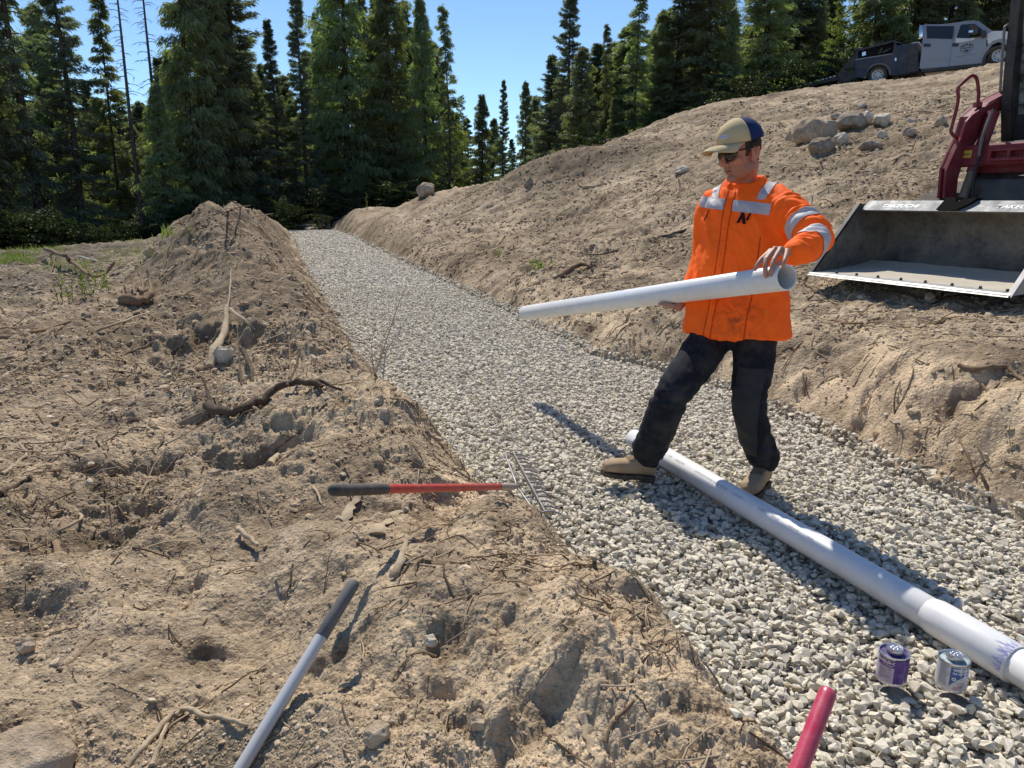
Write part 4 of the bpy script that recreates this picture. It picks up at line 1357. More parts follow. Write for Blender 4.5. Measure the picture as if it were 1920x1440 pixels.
        mt_.tube([heel + fx * (.66 * ln) + ry * .050 + uz * .030, heel + fx * (.61 * ln) + ry * .036 + uz * .082, heel + fx * (.60 * ln) + uz * .101, heel + fx * (.61 * ln) - ry * .036 + uz * .082, heel + fx * (.66 * ln) - ry * .050 + uz * .030], [.0028] * 5, 6)
        mt_.build("toe_seam", lac, boot, smooth=60)
        ms = MB()
        out = [(-.045, .018), (-.035, .034), (.08, .040), (.25, .036), (.42, .038), (.6, .052), (.8, .053), (.93, .045), (1.03, .022)]
        poly = [(t * ln, w_) for t, w_ in out] + [(t * ln, -w_) for t, w_ in reversed(out)]
        ms.prism(poly, 0, .024, lambda a, y, b_: heel + fx * a + ry * b_ + uz * y)
        ms.prism([(a, b_) for a, b_ in poly if a < .3 * ln], -.012, .0, lambda a, y, b_: heel + fx * a + ry * b_ + uz * y)
        ms.build("sole", sol, boot, smooth=40)
        ml = MB()
        for i in range(5):
            t = .26 + i * .065
            hgt = .166 - i * .0185
            ml.tube([heel + fx * (t * ln) + uz * (hgt - .018) + ry * .036, heel + fx * ((t + .012) * ln) + uz * (hgt + .006), heel + fx * (t * ln) + uz * (hgt - .018) - ry * .036], [.0058] * 3, 6)
        ml.build("lace", lac, boot, smooth=60)
    # ---- hair, cap, sunglasses
    hm = MT("dark_hair", (0.03, 0.02, 0.014), 0.8, 0, 0.2)
    hm.base(hm.ramp(hm.noise(300, 3, 0.6), [(0.3, (0.018, 0.012, 0.009)), (0.7, (0.09, 0.06, 0.04))]))

    def hl(c):
        q = (c - HC) / HS
        return q.dot(HF), q.dot(HL), q.dot(HU)

    def hairy(c, n):
        f_, l_, u_ = hl(c)
        return abs(l_) < .13 and abs(u_) < .2 and abs(f_) < .2 and u_ > -.045 and (f_ < -.03 - (.02 if u_ < 0 else 0) or (u_ > .02 and f_ < .032) or (u_ > -.012 and .012 < f_ < .03 and abs(l_) > .05))
    patch(body.data, "hair", [], hairy, .003, hm.m, body)
    kh = cloth_mat("khaki_cloth", (0.56, 0.44, 0.25), (0.44, 0.34, 0.19), 9)
    nv = cloth_mat("navy_mesh", (0.012, 0.028, 0.10), (0.018, 0.038, 0.12), 40, 0.8, 500)
    mbc = MB()
    NU, NVv = 40, 14
    CC = (-.004, 0, .062)

    def cap_pt(th, ph, g=0.0):
        f_ = math.cos(th) * math.cos(ph); l_ = math.sin(th) * math.cos(ph); u_ = math.sin(ph)
        sq = 1 + .05 * math.cos(th) * math.sin(2 * ph) * (1 if math.cos(th) > 0 else .2)
        return hd(CC[0] + f_ * (.116 + g) * sq, CC[1] + l_ * (.0925 + g), CC[2] + u_ * (.098 + g))
    phs = [(-.10 + (math.pi / 2 + .10) * j / NVv) for j in range(NVv)]
    v = [cap_pt(2 * math.pi * i / NU, ph) for ph in phs for i in range(NU)] + [cap_pt(0, math.pi / 2)]
    fr_, bk_ = [], []
    for j in range(NVv - 1):
        for i in range(NU):
            q = (j * NU + i, j * NU + (i + 1) % NU, (j + 1) * NU + (i + 1) % NU, (j + 1) * NU + i)
            th = (i + .5) / NU * 2 * math.pi
            (fr_ if math.cos(th) > .12 else bk_).append(q)
    for i in range(NU):
        th = (i + .5) / NU * 2 * math.pi
        (fr_ if math.cos(th) > .12 else bk_).append(((NVv - 1) * NU + i, (NVv - 1) * NU + (i + 1) % NU, NVv * NU))
    mbc.add(v, bk_)
    cap = link("cap", evaluated(mbc.mesh("cap", [nv], smooth=60), [('SOLIDIFY', dict(thickness=.003))]), body)
    mbf = MB(); mbf.add(v, fr_)
    link("front_panel", evaluated(mbf.mesh("front_panel", [kh], smooth=60), [('SOLIDIFY', dict(thickness=.004))]), cap)
    mbr = MB()
    nn, mm = 18, 6
    v, fc = [], []
    for j in range(mm + 1):
        t = j / mm
        for i in range(nn + 1):
            q = R(-68 + 136 * i / nn)
            wv = math.sin(q) * (.0935 + .002 * t)
            fb = CC[0] + math.cos(q) * .117
            ff = fb + t * .094 * (math.cos(q * .92) ** .55)
            v.append(hd(ff, wv, .060 - .016 * t - 4.2 * wv * wv * (0.30 + .70 * t) + .010 * math.sin(t * 2.4)))
    for j in range(mm):
        for i in range(nn):
            fc.append((j * (nn + 1) + i, j * (nn + 1) + i + 1, (j + 1) * (nn + 1) + i + 1, (j + 1) * (nn + 1) + i))
    mbr.add(v, fc)
    link("brim", evaluated(mbr.mesh("brim", [kh], smooth=60), [('SUBSURF', dict(levels=1)), ('SOLIDIFY', dict(thickness=.0045))]), cap)
    mbt = MB(); mbt.ball(hd(CC[0], 0, CC[2] + .099), (.007, .007, .005), HM, 10, 6); mbt.build("top_button", kh, cap, smooth=60)
    pw, pbm = MT("patch_white", (0.62, 0.62, 0.72), 0.8).m, MT("patch_blue", (0.16, 0.17, 0.36), 0.8).m
    mp = MB()

    def on_cap(a, b, g=.0035):
        return cap_pt(R(14) + a / .1, .30 + b / .1, g)
    el = [(.030 * math.cos(q), .0085 * math.sin(q) * (1 + .3 * math.cos(q))) for q in np.linspace(0, 2 * math.pi, 18, endpoint=False)]
    mp.add([on_cap(0, 0)] + [on_cap(a, b) for a, b in el], [(0, i + 1, (i + 1) % 18 + 1) for i in range(18)])
    ptc = mp.build("patch", pw, cap)
    mp = MB()
    for a in (-.018, -.009, .001, .010, .019):
        mp.add([on_cap(a - .002, -.004, .0045), on_cap(a + .001, -.004, .0045), on_cap(a + .003, .005, .0045), on_cap(a, .005, .0045)], [(0, 1, 2, 3)])
    mp.build("patch_mark", pbm, cap)
    gl = MT("dark_lens", (0.006, 0.008, 0.008), 0.08, 0, 0.7).m
    fm = MT("glasses_frame", (0.01, 0.01, 0.011), 0.35).m
    mg = MB()
    v, fc = [], []
    n2 = 16
    for i in range(n2 + 1):
        l_ = -.066 + .132 * i / n2
        f_ = .1005 - 5.6 * l_ * l_ - 260 * l_ ** 4 * 2
        top = .026; botm = -.008 - .012 * math.exp(-((abs(l_) - .034) / .02) ** 2) + (.020 if abs(l_) < .009 else 0) + .018 * max(0, (abs(l_) - .045) / .02)
        v += [hd(f_ + .006, l_, top), hd(f_ + .010, l_, (top + botm) / 2), hd(f_ + .006, l_, botm)]
    for i in range(n2):
        for j in range(2):
            fc.append((i * 3 + j, (i + 1) * 3 + j, (i + 1) * 3 + j + 1, i * 3 + j + 1))
    mg.add(v, fc)
    gls = link("sunglasses", evaluated(mg.mesh("sunglasses", [gl], smooth=60), [('SOLIDIFY', dict(thickness=.003))]), body)
    for s in (-1, 1):
        mf = MB()
        mf.tube([hd(.066, s * .069, .022), hd(.04, s * .080, .020), hd(-.01, s * .088, .018), hd(-.03, s * .086, .008)], [.0045 * HS, .004 * HS, .003 * HS, .003 * HS], 6)
        mf.build("temple", fm, gls, smooth=60)
    rebase(body, (1.05, 3.72, 0.0))
    return body


PERSON = make_person()
# ------------------------------------------------------------------ pipes
def pvc_mat():
    m = MT("white_pvc", (0.80, 0.80, 0.79), 0.32, 0, 0.5)
    n = m.noise(9, 6, 0.7); n2 = m.noise(70, 4, 0.7)
    k = m.math('MULTIPLY', m.ramp(n, [(0.45, (0, 0, 0)), (0.75, (1, 1, 1))]), m.ramp(n2, [(0.35, (0.2, 0.2, 0.2)), (0.7, (0.8, 0.8, 0.8))]))
    m.base(m.mix(m.math('MULTIPLY', k, 0.6), (0.80, 0.80, 0.785), (0.52, 0.45, 0.36)))
    m.rough(m.math('ADD', m.math('MULTIPLY', k, 0.4), 0.3))
    return m.m


PVC = pvc_mat()
PRINT = MT("grey_print", (0.40, 0.40, 0.44), 0.7).m
PURPLE = MT("purple_primer", (0.14, 0.11, 0.46), 0.6, 0, 0.3)
PURPLE = PURPLE.m


def hollow(mb, a, b, r, wall=.006, n=48, flare=None):
    ax = (b - a).normalized()
    M = ax.to_track_quat('Z', 'Y').to_matrix().to_4x4(); M.translation = a
    ln = (b - a).length
    mb.lathe([(r - wall, .35 if ln > 1 else 0), (r - wall, 0), (r - .001, 0), (r, .001), (r, ln * .5), (r, ln - .001), (r - .001, ln), (r - wall, ln), (r - wall, ln - (.35 if ln > 1 else 0))], M, n, caps=False)
    if ln > 1:      # dark depth inside
        pass


def print_line(name, a, b, r, ang_ref, words, parent, start, size):
    """printed line along a pipe; ang_ref is the outward direction it sits on, read from a towards b"""
    ax = (b - a).normalized()
    out = (ang_ref - ax * ang_ref.dot(ax)).normalized()
    up = out.cross(ax).normalized()
    x = start
    for wd_, gap in words:
        me = text_mesh(wd_, size)
        wmax = max(v.co.x for v in me.vertices)
        for v in me.vertices:
            an = (v.co.y - size * .35) / r
            v.co = a + ax * (x + v.co.x) + (out * math.cos(an) + up * math.sin(an)) * (r + .0006)
        me.update()
        me.materials.clear(); me.materials.append(PRINT)
        link(name, me, parent)
        x += wmax + gap


mb = MB()
hollow(mb, PA, PB, PIPE_R)
held = mb.build("carried_pipe", PVC, smooth=50)
tag(held, "white plastic drain pipe carried at waist height by the worker", "pipe")
toc = (Vector((0, 0, CAM_Z)) - (PA + PB) / 2).normalized()
print_line("printing", PA, PB, PIPE_R, toc * .55 + UP * .8, [("4\" PVC", .05), ("ASTM D2729", .22), ("EAGLE PIPE 4 IN", .12), ("1500 LB CRUSH", .3), ("05/24  NSF", .1)], held, .45, .015)
rebase(held, PA)

LA, LB = PZ(1188, 822, .075), PZ(1905, 1246, .070)
lax = (LB - LA).normalized()
mb = MB()
hollow(mb, LA, LB, PIPE_R)
lying = mb.build("lying_pipe", PVC, smooth=50)
tag(lying, "long white pipe lying on the gravel behind and below the worker's boots", "pipe")
toc = (Vector((0, 0, CAM_Z)) - (LA + LB) / 2).normalized()
print_line("printing", LA, LB, PIPE_R, toc * 1.0 + UP * .35, [("4 IN", .04), ("EAGLE PVC", .10), ("ASTM D2729 SEWER DRAIN 1500 LB", .05), ("4.215 OD", .12), ("05/24", .05), ("EAGLE", .06), ("NSF 4 IN", .05), ("14:32", .1)], lying, .45, .017)
# bell with its purple primer, next pipe entering it
mb = MB()
M = lax.to_track_quat('Z', 'Y').to_matrix().to_4x4(); M.translation = LB - lax * .285
mb.lathe([(PIPE_R + .0008, -.03), (PIPE_R + .0065, .0), (PIPE_R + .0072, .03), (PIPE_R + .0072, .283), (PIPE_R + .006, .286), (PIPE_R - .002, .286)], M, 48, caps=False)
bell = mb.build("bell_end", PVC, lying, smooth=40)
rgp = np.random.default_rng(3)
mb = MB()
out = (toc * 1.0 + UP * .8); out = (out - lax * out.dot(lax)).normalized(); upv = out.cross(lax).normalized()
for k in range(34):     # brush strokes of primer round the rim
    a0 = rgp.uniform(-1.35, 1.2); ln = rgp.uniform(.015, .065) * (1 - .25 * abs(a0)); w_ = rgp.uniform(.015, .05); x1 = .286 - rgp.uniform(0, .006)
    sk = rgp.uniform(-.25, .25)
    v = []
    for i in range(7):
        t = i / 6
        for sgn in (-1, 1):
            an = a0 + sk * t + sgn * w_ * (1 - t ** 3) * .5
            v.append(LB - lax * .285 + lax * (x1 - ln * t) + (out * math.cos(an) + upv * math.sin(an)) * (PIPE_R + .0079 + k * .00004))
    mb.add(v, [(i * 2, i * 2 + 1, i * 2 + 3, i * 2 + 2) for i in range(6)])
pm = MT("primer_wash", (0.20, 0.18, 0.58), 0.5, 0, 0.4)
pm.base(pm.ramp(pm.noise(260, 3, 0.7), [(0.3, (0.12, 0.10, 0.45)), (0.7, (0.42, 0.42, 0.74))]))
mb.build("primer_stain", pm.m, bell)
rebase(lying, LA)
mb = MB()
hollow(mb, LB - lax * .004 + Vector((0, 0, .0)), LB + lax * .9 + Vector((.0, 0, -.004)), PIPE_R)
nxt = mb.build("joined_pipe", PVC, smooth=50)
tag(nxt, "short white pipe end pushed into the purple primed bell at the right picture edge", "pipe")
rebase(nxt, LB)

# ------------------------------------------------------------------ cans
TIN = MT("tin", (0.62, 0.62, 0.64), 0.28, 0.9)
TIN.base(TIN.ramp(TIN.noise(120, 4, 0.6), [(0.3, (0.42, 0.42, 0.45)), (0.7, (0.75, 0.75, 0.76))]))
TIN = TIN.m


def can(name, base, face, label, body_mat, top_mat, deco):
    face = Vector((face.x, face.y, 0)).normalized(); side = UP.cross(face)
    rr, hh = .0435, .098
    mb = MB()
    M = Matrix.Translation(base)
    mb.lathe([(rr - .003, 0), (rr + .0016, .0), (rr + .0018, .003), (rr, .006), (rr, hh - .006), (rr + .0018, hh - .003), (rr + .0016, hh), (rr - .002, hh), (rr - .0035, hh - .006)], M, 40, caps=False)
    mb.cm = 0
    c = mb.build(name, [TIN], None, smooth=35)
    tag(c, label, "can")
    ml = MB(); ml.lathe([(rr + .0006, .008), (rr + .0006, hh - .008)], M, 48, caps=False); ml.build("label_wrap", body_mat, c, smooth=60)
    mt = MB(); mt.lathe([(rr - .0032, hh - .0065), (.022, hh - .004), (.0215, hh - .001), (0.0005, hh - .001)], M, 36, caps=False); mt.build("can_top", top_mat, c, smooth=40)
    mc = MB(); mc.lathe([(.0235, hh + .000), (.0242, hh + .002), (.0242, hh + .013), (.0225, hh + .0155), (.019, hh + .0148), (.0185, hh + .0135), (.0004, hh + .0135)], M, 36, caps=False)
    lid = mc.build("screw_cap", TIN, c, smooth=35)
    md = MB()
    for k in range(5):
        q = 2 * math.pi * k / 5 + .3
        md.ball(base + Vector((.010 * math.cos(q), .010 * math.sin(q), hh + .0138)), (.0036, .0036, .0012), None, 8, 5)
    md.ball(base + Vector((0, 0, hh + .0138)), (.003, .003, .0012), None, 8, 5)
    md.build("cap_emboss", MT("bright_tin", (0.9, 0.9, 0.92), 0.2, 0.8).m, c, smooth=60)

    def wrap(a, z, g=.0012):
        """a metres to the right of the label's middle as seen, z above the base"""
        an = a / rr
        return base + (face * math.cos(an) - side * -math.sin(an)) * (rr + g) + UP * z if False else base + (face * math.cos(an) + side * math.sin(an)) * (rr + g) + UP * z

    def quad(mb_, a0, z0, a1, z1, g=.001, n=10):
        v = []
        for i in range(n + 1):
            a = a0 + (a1 - a0) * i / n
            v += [wrap(a, z0, g), wrap(a, z1, g)]
        mb_.add(v, [(i * 2, i * 2 + 2, i * 2 + 3, i * 2 + 1) for i in range(n)])

    def word(txt, size, a, z, mat, nm, g=.0016, bold=0.0):
        me = text_mesh(txt, size, bold)
        bend(me, lambda x, y, z_: wrap(a + x, z + y, g))
        me.materials.clear(); me.materials.append(mat)
        return link(nm, me, c)
    deco(c, wrap, quad, word)
    rebase(c, base)
    return c


def on_gravel(px, py):
    p = PZ(px, py, .012)
    return p


INKD = MT("label_ink", (0.16, 0.16, 0.2), 0.7).m
INKW = MT("label_white", (0.75, 0.75, 0.76), 0.6).m
LBLUE = MT("label_blue", (0.035, 0.10, 0.36), 0.5).m
LPUR = MT("label_purple", (0.11, 0.035, 0.22), 0.5).m
LRED = MT("label_red", (0.55, 0.06, 0.05), 0.6).m


def scuffed(name, c1, c2, s=40):
    m = MT(name, c1, 0.5)
    m.base(m.mix(m.ramp(m.noise(s, 5, 0.7), [(0.45, (0, 0, 0)), (0.62, (0.8, 0.8, 0.8))]), c1, c2))
    return m.m


def deco_primer(c, wrap, quad, word):
    mb = MB(); quad(mb, -.045, .062, .006, .088, .0010); mb.build("label_band", LPUR, c)
    word("WELD-ON", .0135, -.042, .075, INKW, "brand_text", bold=.0004)
    word("P-70 PRIMER", .0065, -.032, .066, INKW, "product_text")
    mb = MB()
    for i in range(7):
        quad(mb, -.040, .054 - i * .0055, -.040 + (.038, .030, .036, .022, .037, .034, .026)[i], .0558 - i * .0055, .0010)
    mb.build("small_print", INKD, c)
    rg = np.random.default_rng(5)
    mb = MB()                     # purple runs down the side
    for k in range(12):
        a = rg.uniform(.006, .062); w_ = rg.uniform(.0012, .0045); z0 = rg.uniform(.008, .05) if k > 2 else .010
        quad(mb, a - w_, z0, a + w_, .092, .0018 + k * .00005, 3)
    quad(mb, .008, .012, .020, .092, .0017)
    mb.build("primer_run", scuffed("primer_purple", (0.075, 0.03, 0.22), (0.16, 0.09, 0.34)), c)


def deco_glue(c, wrap, quad, word):
    mb = MB()
    v = [wrap(.000, .088), wrap(.000, .022), wrap(.010, .036), wrap(.022, .048), wrap(.036, .056), wrap(.052, .060), wrap(.052, .088), wrap(.036, .088), wrap(.02, .088), wrap(.010, .088)]
    mb.add(v, [(0, 1, 2, 9), (9, 2, 3, 8), (8, 3, 4, 7), (7, 4, 5, 6)])
    mb.build("label_band", LBLUE, c)
    word("WELD-ON", .0125, .006, .076, INKW, "brand_text", bold=.0005)
    word("725 WET'R DRY", .0082, .005, .0655, INKW, "product_text", bold=.0003)
    mb = MB()
    n = 14
    mb.add([wrap(.011, .049, .0018)] + [wrap(.011 + .006 * math.cos(2 * math.pi * k / n), .049 + .006 * math.sin(2 * math.pi * k / n), .0018) for k in range(n)], [(0, k + 1, (k + 1) % n + 1) for k in range(n)])
    mb.build("label_dot", INKW, c)
    mb = MB()
    mb.add([wrap(.011, .049, .0022)] + [wrap(.011 + .003 * math.cos(2 * math.pi * k / n), .049 + .003 * math.sin(2 * math.pi * k / n), .0022) for k in range(n)], [(0, k + 1, (k + 1) % n + 1) for k in range(n)])
    mb.build("label_emblem", MT("label_green", (0.12, 0.25, 0.08), 0.6).m, c)
    mb = MB()
    for i in range(12):
        quad(mb, -.032, .084 - i * .0058, -.006 - (i * 7 % 5) * .0012, .0856 - i * .0058, .0010)
    for i in range(3):
        quad(mb, .014 + i * .006, .036 - i * .006, .045, .0376 - i * .006, .0010)
    mb.build("small_print", INKD, c)
    mb = MB()
    for i in range(3):
        quad(mb, .012, .022 - i * .0045, .042 - i * .004, .0236 - i * .0045, .0010)
    mb.build("warning_print", LRED, c)


fc = lambda p: Vector((-p.x, -p.y, 0)).normalized()
p1 = on_gravel(1670, 1272)
can("primer_can", p1, fc(p1), "small can with purple primer runs standing left of the other can on the gravel",
    scuffed("label_lilac", (0.50, 0.47, 0.56), (0.33, 0.27, 0.45), 55), scuffed("primer_top", (0.035, 0.018, 0.11), (0.12, 0.09, 0.25), 60), deco_primer)
p2 = on_gravel(1781, 1284)
can("glue_can", p2, (fc(p2) + Vector((-.1, 0, 0))).normalized(), "small white can with blue label panel standing beside the pipe joint",
    scuffed("label_paper", (0.62, 0.62, 0.64), (0.50, 0.49, 0.50), 30), scuffed("glue_top", (0.45, 0.50, 0.50), (0.05, 0.20, 0.22), 55), deco_glue)

# ------------------------------------------------------------------ rakes and handles
RED = dusty("red_fibreglass", (0.50, 0.022, 0.020), 0.35, 0, (0.42, 0.30, 0.22), 0.45, 22)
GRIP = dusty("grey_grip", (0.045, 0.043, 0.042), 0.75, 0, (0.26, 0.22, 0.18), 0.5, 25)
STEEL = dusty("worn_steel", (0.33, 0.32, 0.31), 0.45, 0.7, (0.40, 0.34, 0.27), 0.6, 25)
ALU = dusty("aluminium_tube", (0.56, 0.56, 0.555), 0.42, 0.25, (0.50, 0.42, 0.33), 0.4, 18)
rake = None
g0, g1 = P(622, 919, 2.08), P(968, 912, 3.60)
ax = (g1 - g0).normalized()
gl_ = (P(714, 917, 2.38) - g0).dot(ax)
mb = MB(); mb.tube([g0 + ax * (gl_ - .01), g0 + ax * ((g1 - g0).length - .22)], [.0158, .0150], 20)
rake = mb.build("bow_rake", RED, smooth=50)
tag(rake, "steel bow rake with red handle and dark grip lying across the dirt ridge", "rake")
mb = MB(); mb.lathe([(.004, -.004), (.013, -.001), (.0172, .008), (.0182, .03), (.0180, gl_ * .9), (.0168, gl_)], Matrix.Translation(g0) @ ax.to_track_quat('Z', 'Y').to_matrix().to_4x4(), 22); mb.build("grip", GRIP, rake, smooth=50)
mb = MB(); mb.tube([g1 - ax * .24, g1 - ax * .05, g1], [.0165, .0165, .011], 20); mb.build("socket", dusty("socket_steel", (0.42, 0.36, 0.30), 0.5, 0.4, (0.50, 0.42, 0.33), 0.8, 25), rake, smooth=50)
b0, b1 = PZ(962, 850, .125), PZ(1022, 962, .115)
bx = (b1 - b0).normalized()
mb = MB(); tw = Vector((.93, .30, -.25)).normalized()
mb.hexa([b0 + UP * .010 - tw * .004, b1 + UP * .010 - tw * .004, b1 + UP * .010 + tw * .004, b0 + UP * .010 + tw * .004][::1] + [b0 - UP * .012 - tw * .004, b1 - UP * .012 - tw * .004, b1 - UP * .012 + tw * .004, b0 - UP * .012 + tw * .004])
head = mb.build("rake_head", STEEL, rake)
for i in range(14):
    t = (i + .3) / 13.6
    a = b0 + (b1 - b0) * t
    mb = MB(); mb.tube([a, a + tw * .045 + UP * .006, a + tw * .085 - UP * .004], [.0068, .006, .0028], 6); mb.build("tine", STEEL, head, smooth=60)
for b_, s in ((b0, 1), (b1, -1)):
    mb = MB(); c_, r_ = catmull([g1 - ax * .02, g1 + ax * .02 - bx * (s * .05), g1 + ax * .02 - bx * (s * .12) + UP * .01, b_ + bx * (s * .03) - tw * .05, b_ + bx * s * .01 - tw * .01, b_], [.005] * 6)
    mb.tube(c_, r_, 8); mb.build("bow_wire", STEEL, rake, smooth=60)
rebase(rake, (g0 + g1) / 2 - UP * .1)

h0, h1 = P(665, 1091, 1.86), P(452, 1440, 1.56)
ax = (h1 - h0).normalized()
h2 = h1 + ax * .30
mid = h0 + ax * ((h1 - h0).length * .33)
mb = MB(); mb.tube([mid, h2], [.0148, .0148], 24)
al = mb.build("aluminium_handle", ALU, smooth=50)
tag(al, "silver tool handle with grey grip lying on the dirt mound in front", "tool handle")
mb = MB(); mb.lathe([(.004, -.003), (.012, -.001), (.0158, .007), (.0162, .02), (.0162, (mid - h0).length), (.0150, (mid - h0).length + .002)], Matrix.Translation(h0) @ ax.to_track_quat('Z', 'Y').to_matrix().to_4x4(), 24); mb.build("grip", dusty("soft_grey_grip", (0.12, 0.118, 0.115), 0.7, 0, (0.3, 0.26, 0.21), 0.35, 25), al, smooth=50)
rebase(al, (h0 + h1) / 2 - UP * .05)
k0, k1 = P(1554, 1294, 1.30), P(1498, 1440, 1.22)
ax = (k1 - k0).normalized()
PINK = dusty("crimson_fibreglass", (0.52, 0.035, 0.085), 0.3, 0, (0.6, 0.32, 0.32), 0.35, 30)
mb = MB(); mb.lathe([(.004, 0), (.0125, .0005), (.0148, .004), (.0152, .012), (.0155, .65)], Matrix.Translation(k0) @ ax.to_track_quat('Z', 'Y').to_matrix().to_4x4(), 24)
pk = mb.build("crimson_handle", PINK, smooth=50)
tag(pk, "crimson fibreglass tool handle end poking in from the bottom edge", "tool handle")
rebase(pk, k0)
# ------------------------------------------------------------------ track loader
BURG = dusty("burgundy_paint", (0.19, 0.017, 0.030), 0.55, 0, (0.30, 0.17, 0.14), 0.4, 5, 0.3)
BLACK = dusty("black_paint", (0.014, 0.014, 0.015), 0.45, 0, (0.26, 0.21, 0.16), 0.35, 6)
DSTEEL = dusty("bucket_steel", (0.075, 0.072, 0.068), 0.6, 0.1, (0.36, 0.315, 0.24), 0.9, 2.6)
LSTEEL = dusty("scoured_and_lit_steel", (0.38, 0.38, 0.385), 0.45, 0.3, (0.46, 0.41, 0.34), 0.6, 7)
GREYP = dusty("grey_lip_paint", (0.17, 0.18, 0.19), 0.55, 0.1, (0.27, 0.25, 0.22), 0.6, 8)
FLOORD = dusty("dusty_floor_lit_plate", (0.46, 0.41, 0.325), 0.85, 0, (0.58, 0.52, 0.42), 0.9, 5)
RUBBER = dusty("rubber", (0.018, 0.018, 0.018), 0.8, 0, (0.32, 0.25, 0.18), 0.7, 9)
GLASS = MT("tinted_glass", (0.015, 0.018, 0.02), 0.05, 0, 0.6).m
YEL = MT("yellow_decal", (0.62, 0.42, 0.05), 0.5).m
WPRINT = MT("white_decal", (0.72, 0.73, 0.74), 0.5).m
HOSE = MT("hose_black", (0.02, 0.02, 0.02), 0.6).m

BL, BR_ = P(1515, 508, 7.2), P(1892, 560, 5.5)
BZ = (BL.z + BR_.z) / 2
BA = Vector((BR_.x - BL.x, BR_.y - BL.y, 0)); BW = BA.length; BA.normalize()
BB = Vector((-BA.y, BA.x, 0))
if BB.x < 0: BB = -BB
BO = Vector(((BL.x + BR_.x) / 2, (BL.y + BR_.y) / 2, BZ))


def LW(a, b, z):
    return BO + BA * a + BB * b + UP * z


def LP(px, py, a):
    """loader-frame (b, z) of the photo pixel on the plane at a"""
    ray = P(px, py, 1.0) - Vector((0, 0, CAM_Z))
    t = ((BO + BA * a) - Vector((0, 0, CAM_Z))).dot(BA) / ray.dot(BA)
    q = Vector((0, 0, CAM_Z)) + ray * t - BO
    return q.dot(BB), q.z


def LX(px, py, a, da=0.0):
    b, z = LP(px, py, a)
    return LW(a + da, b, z)


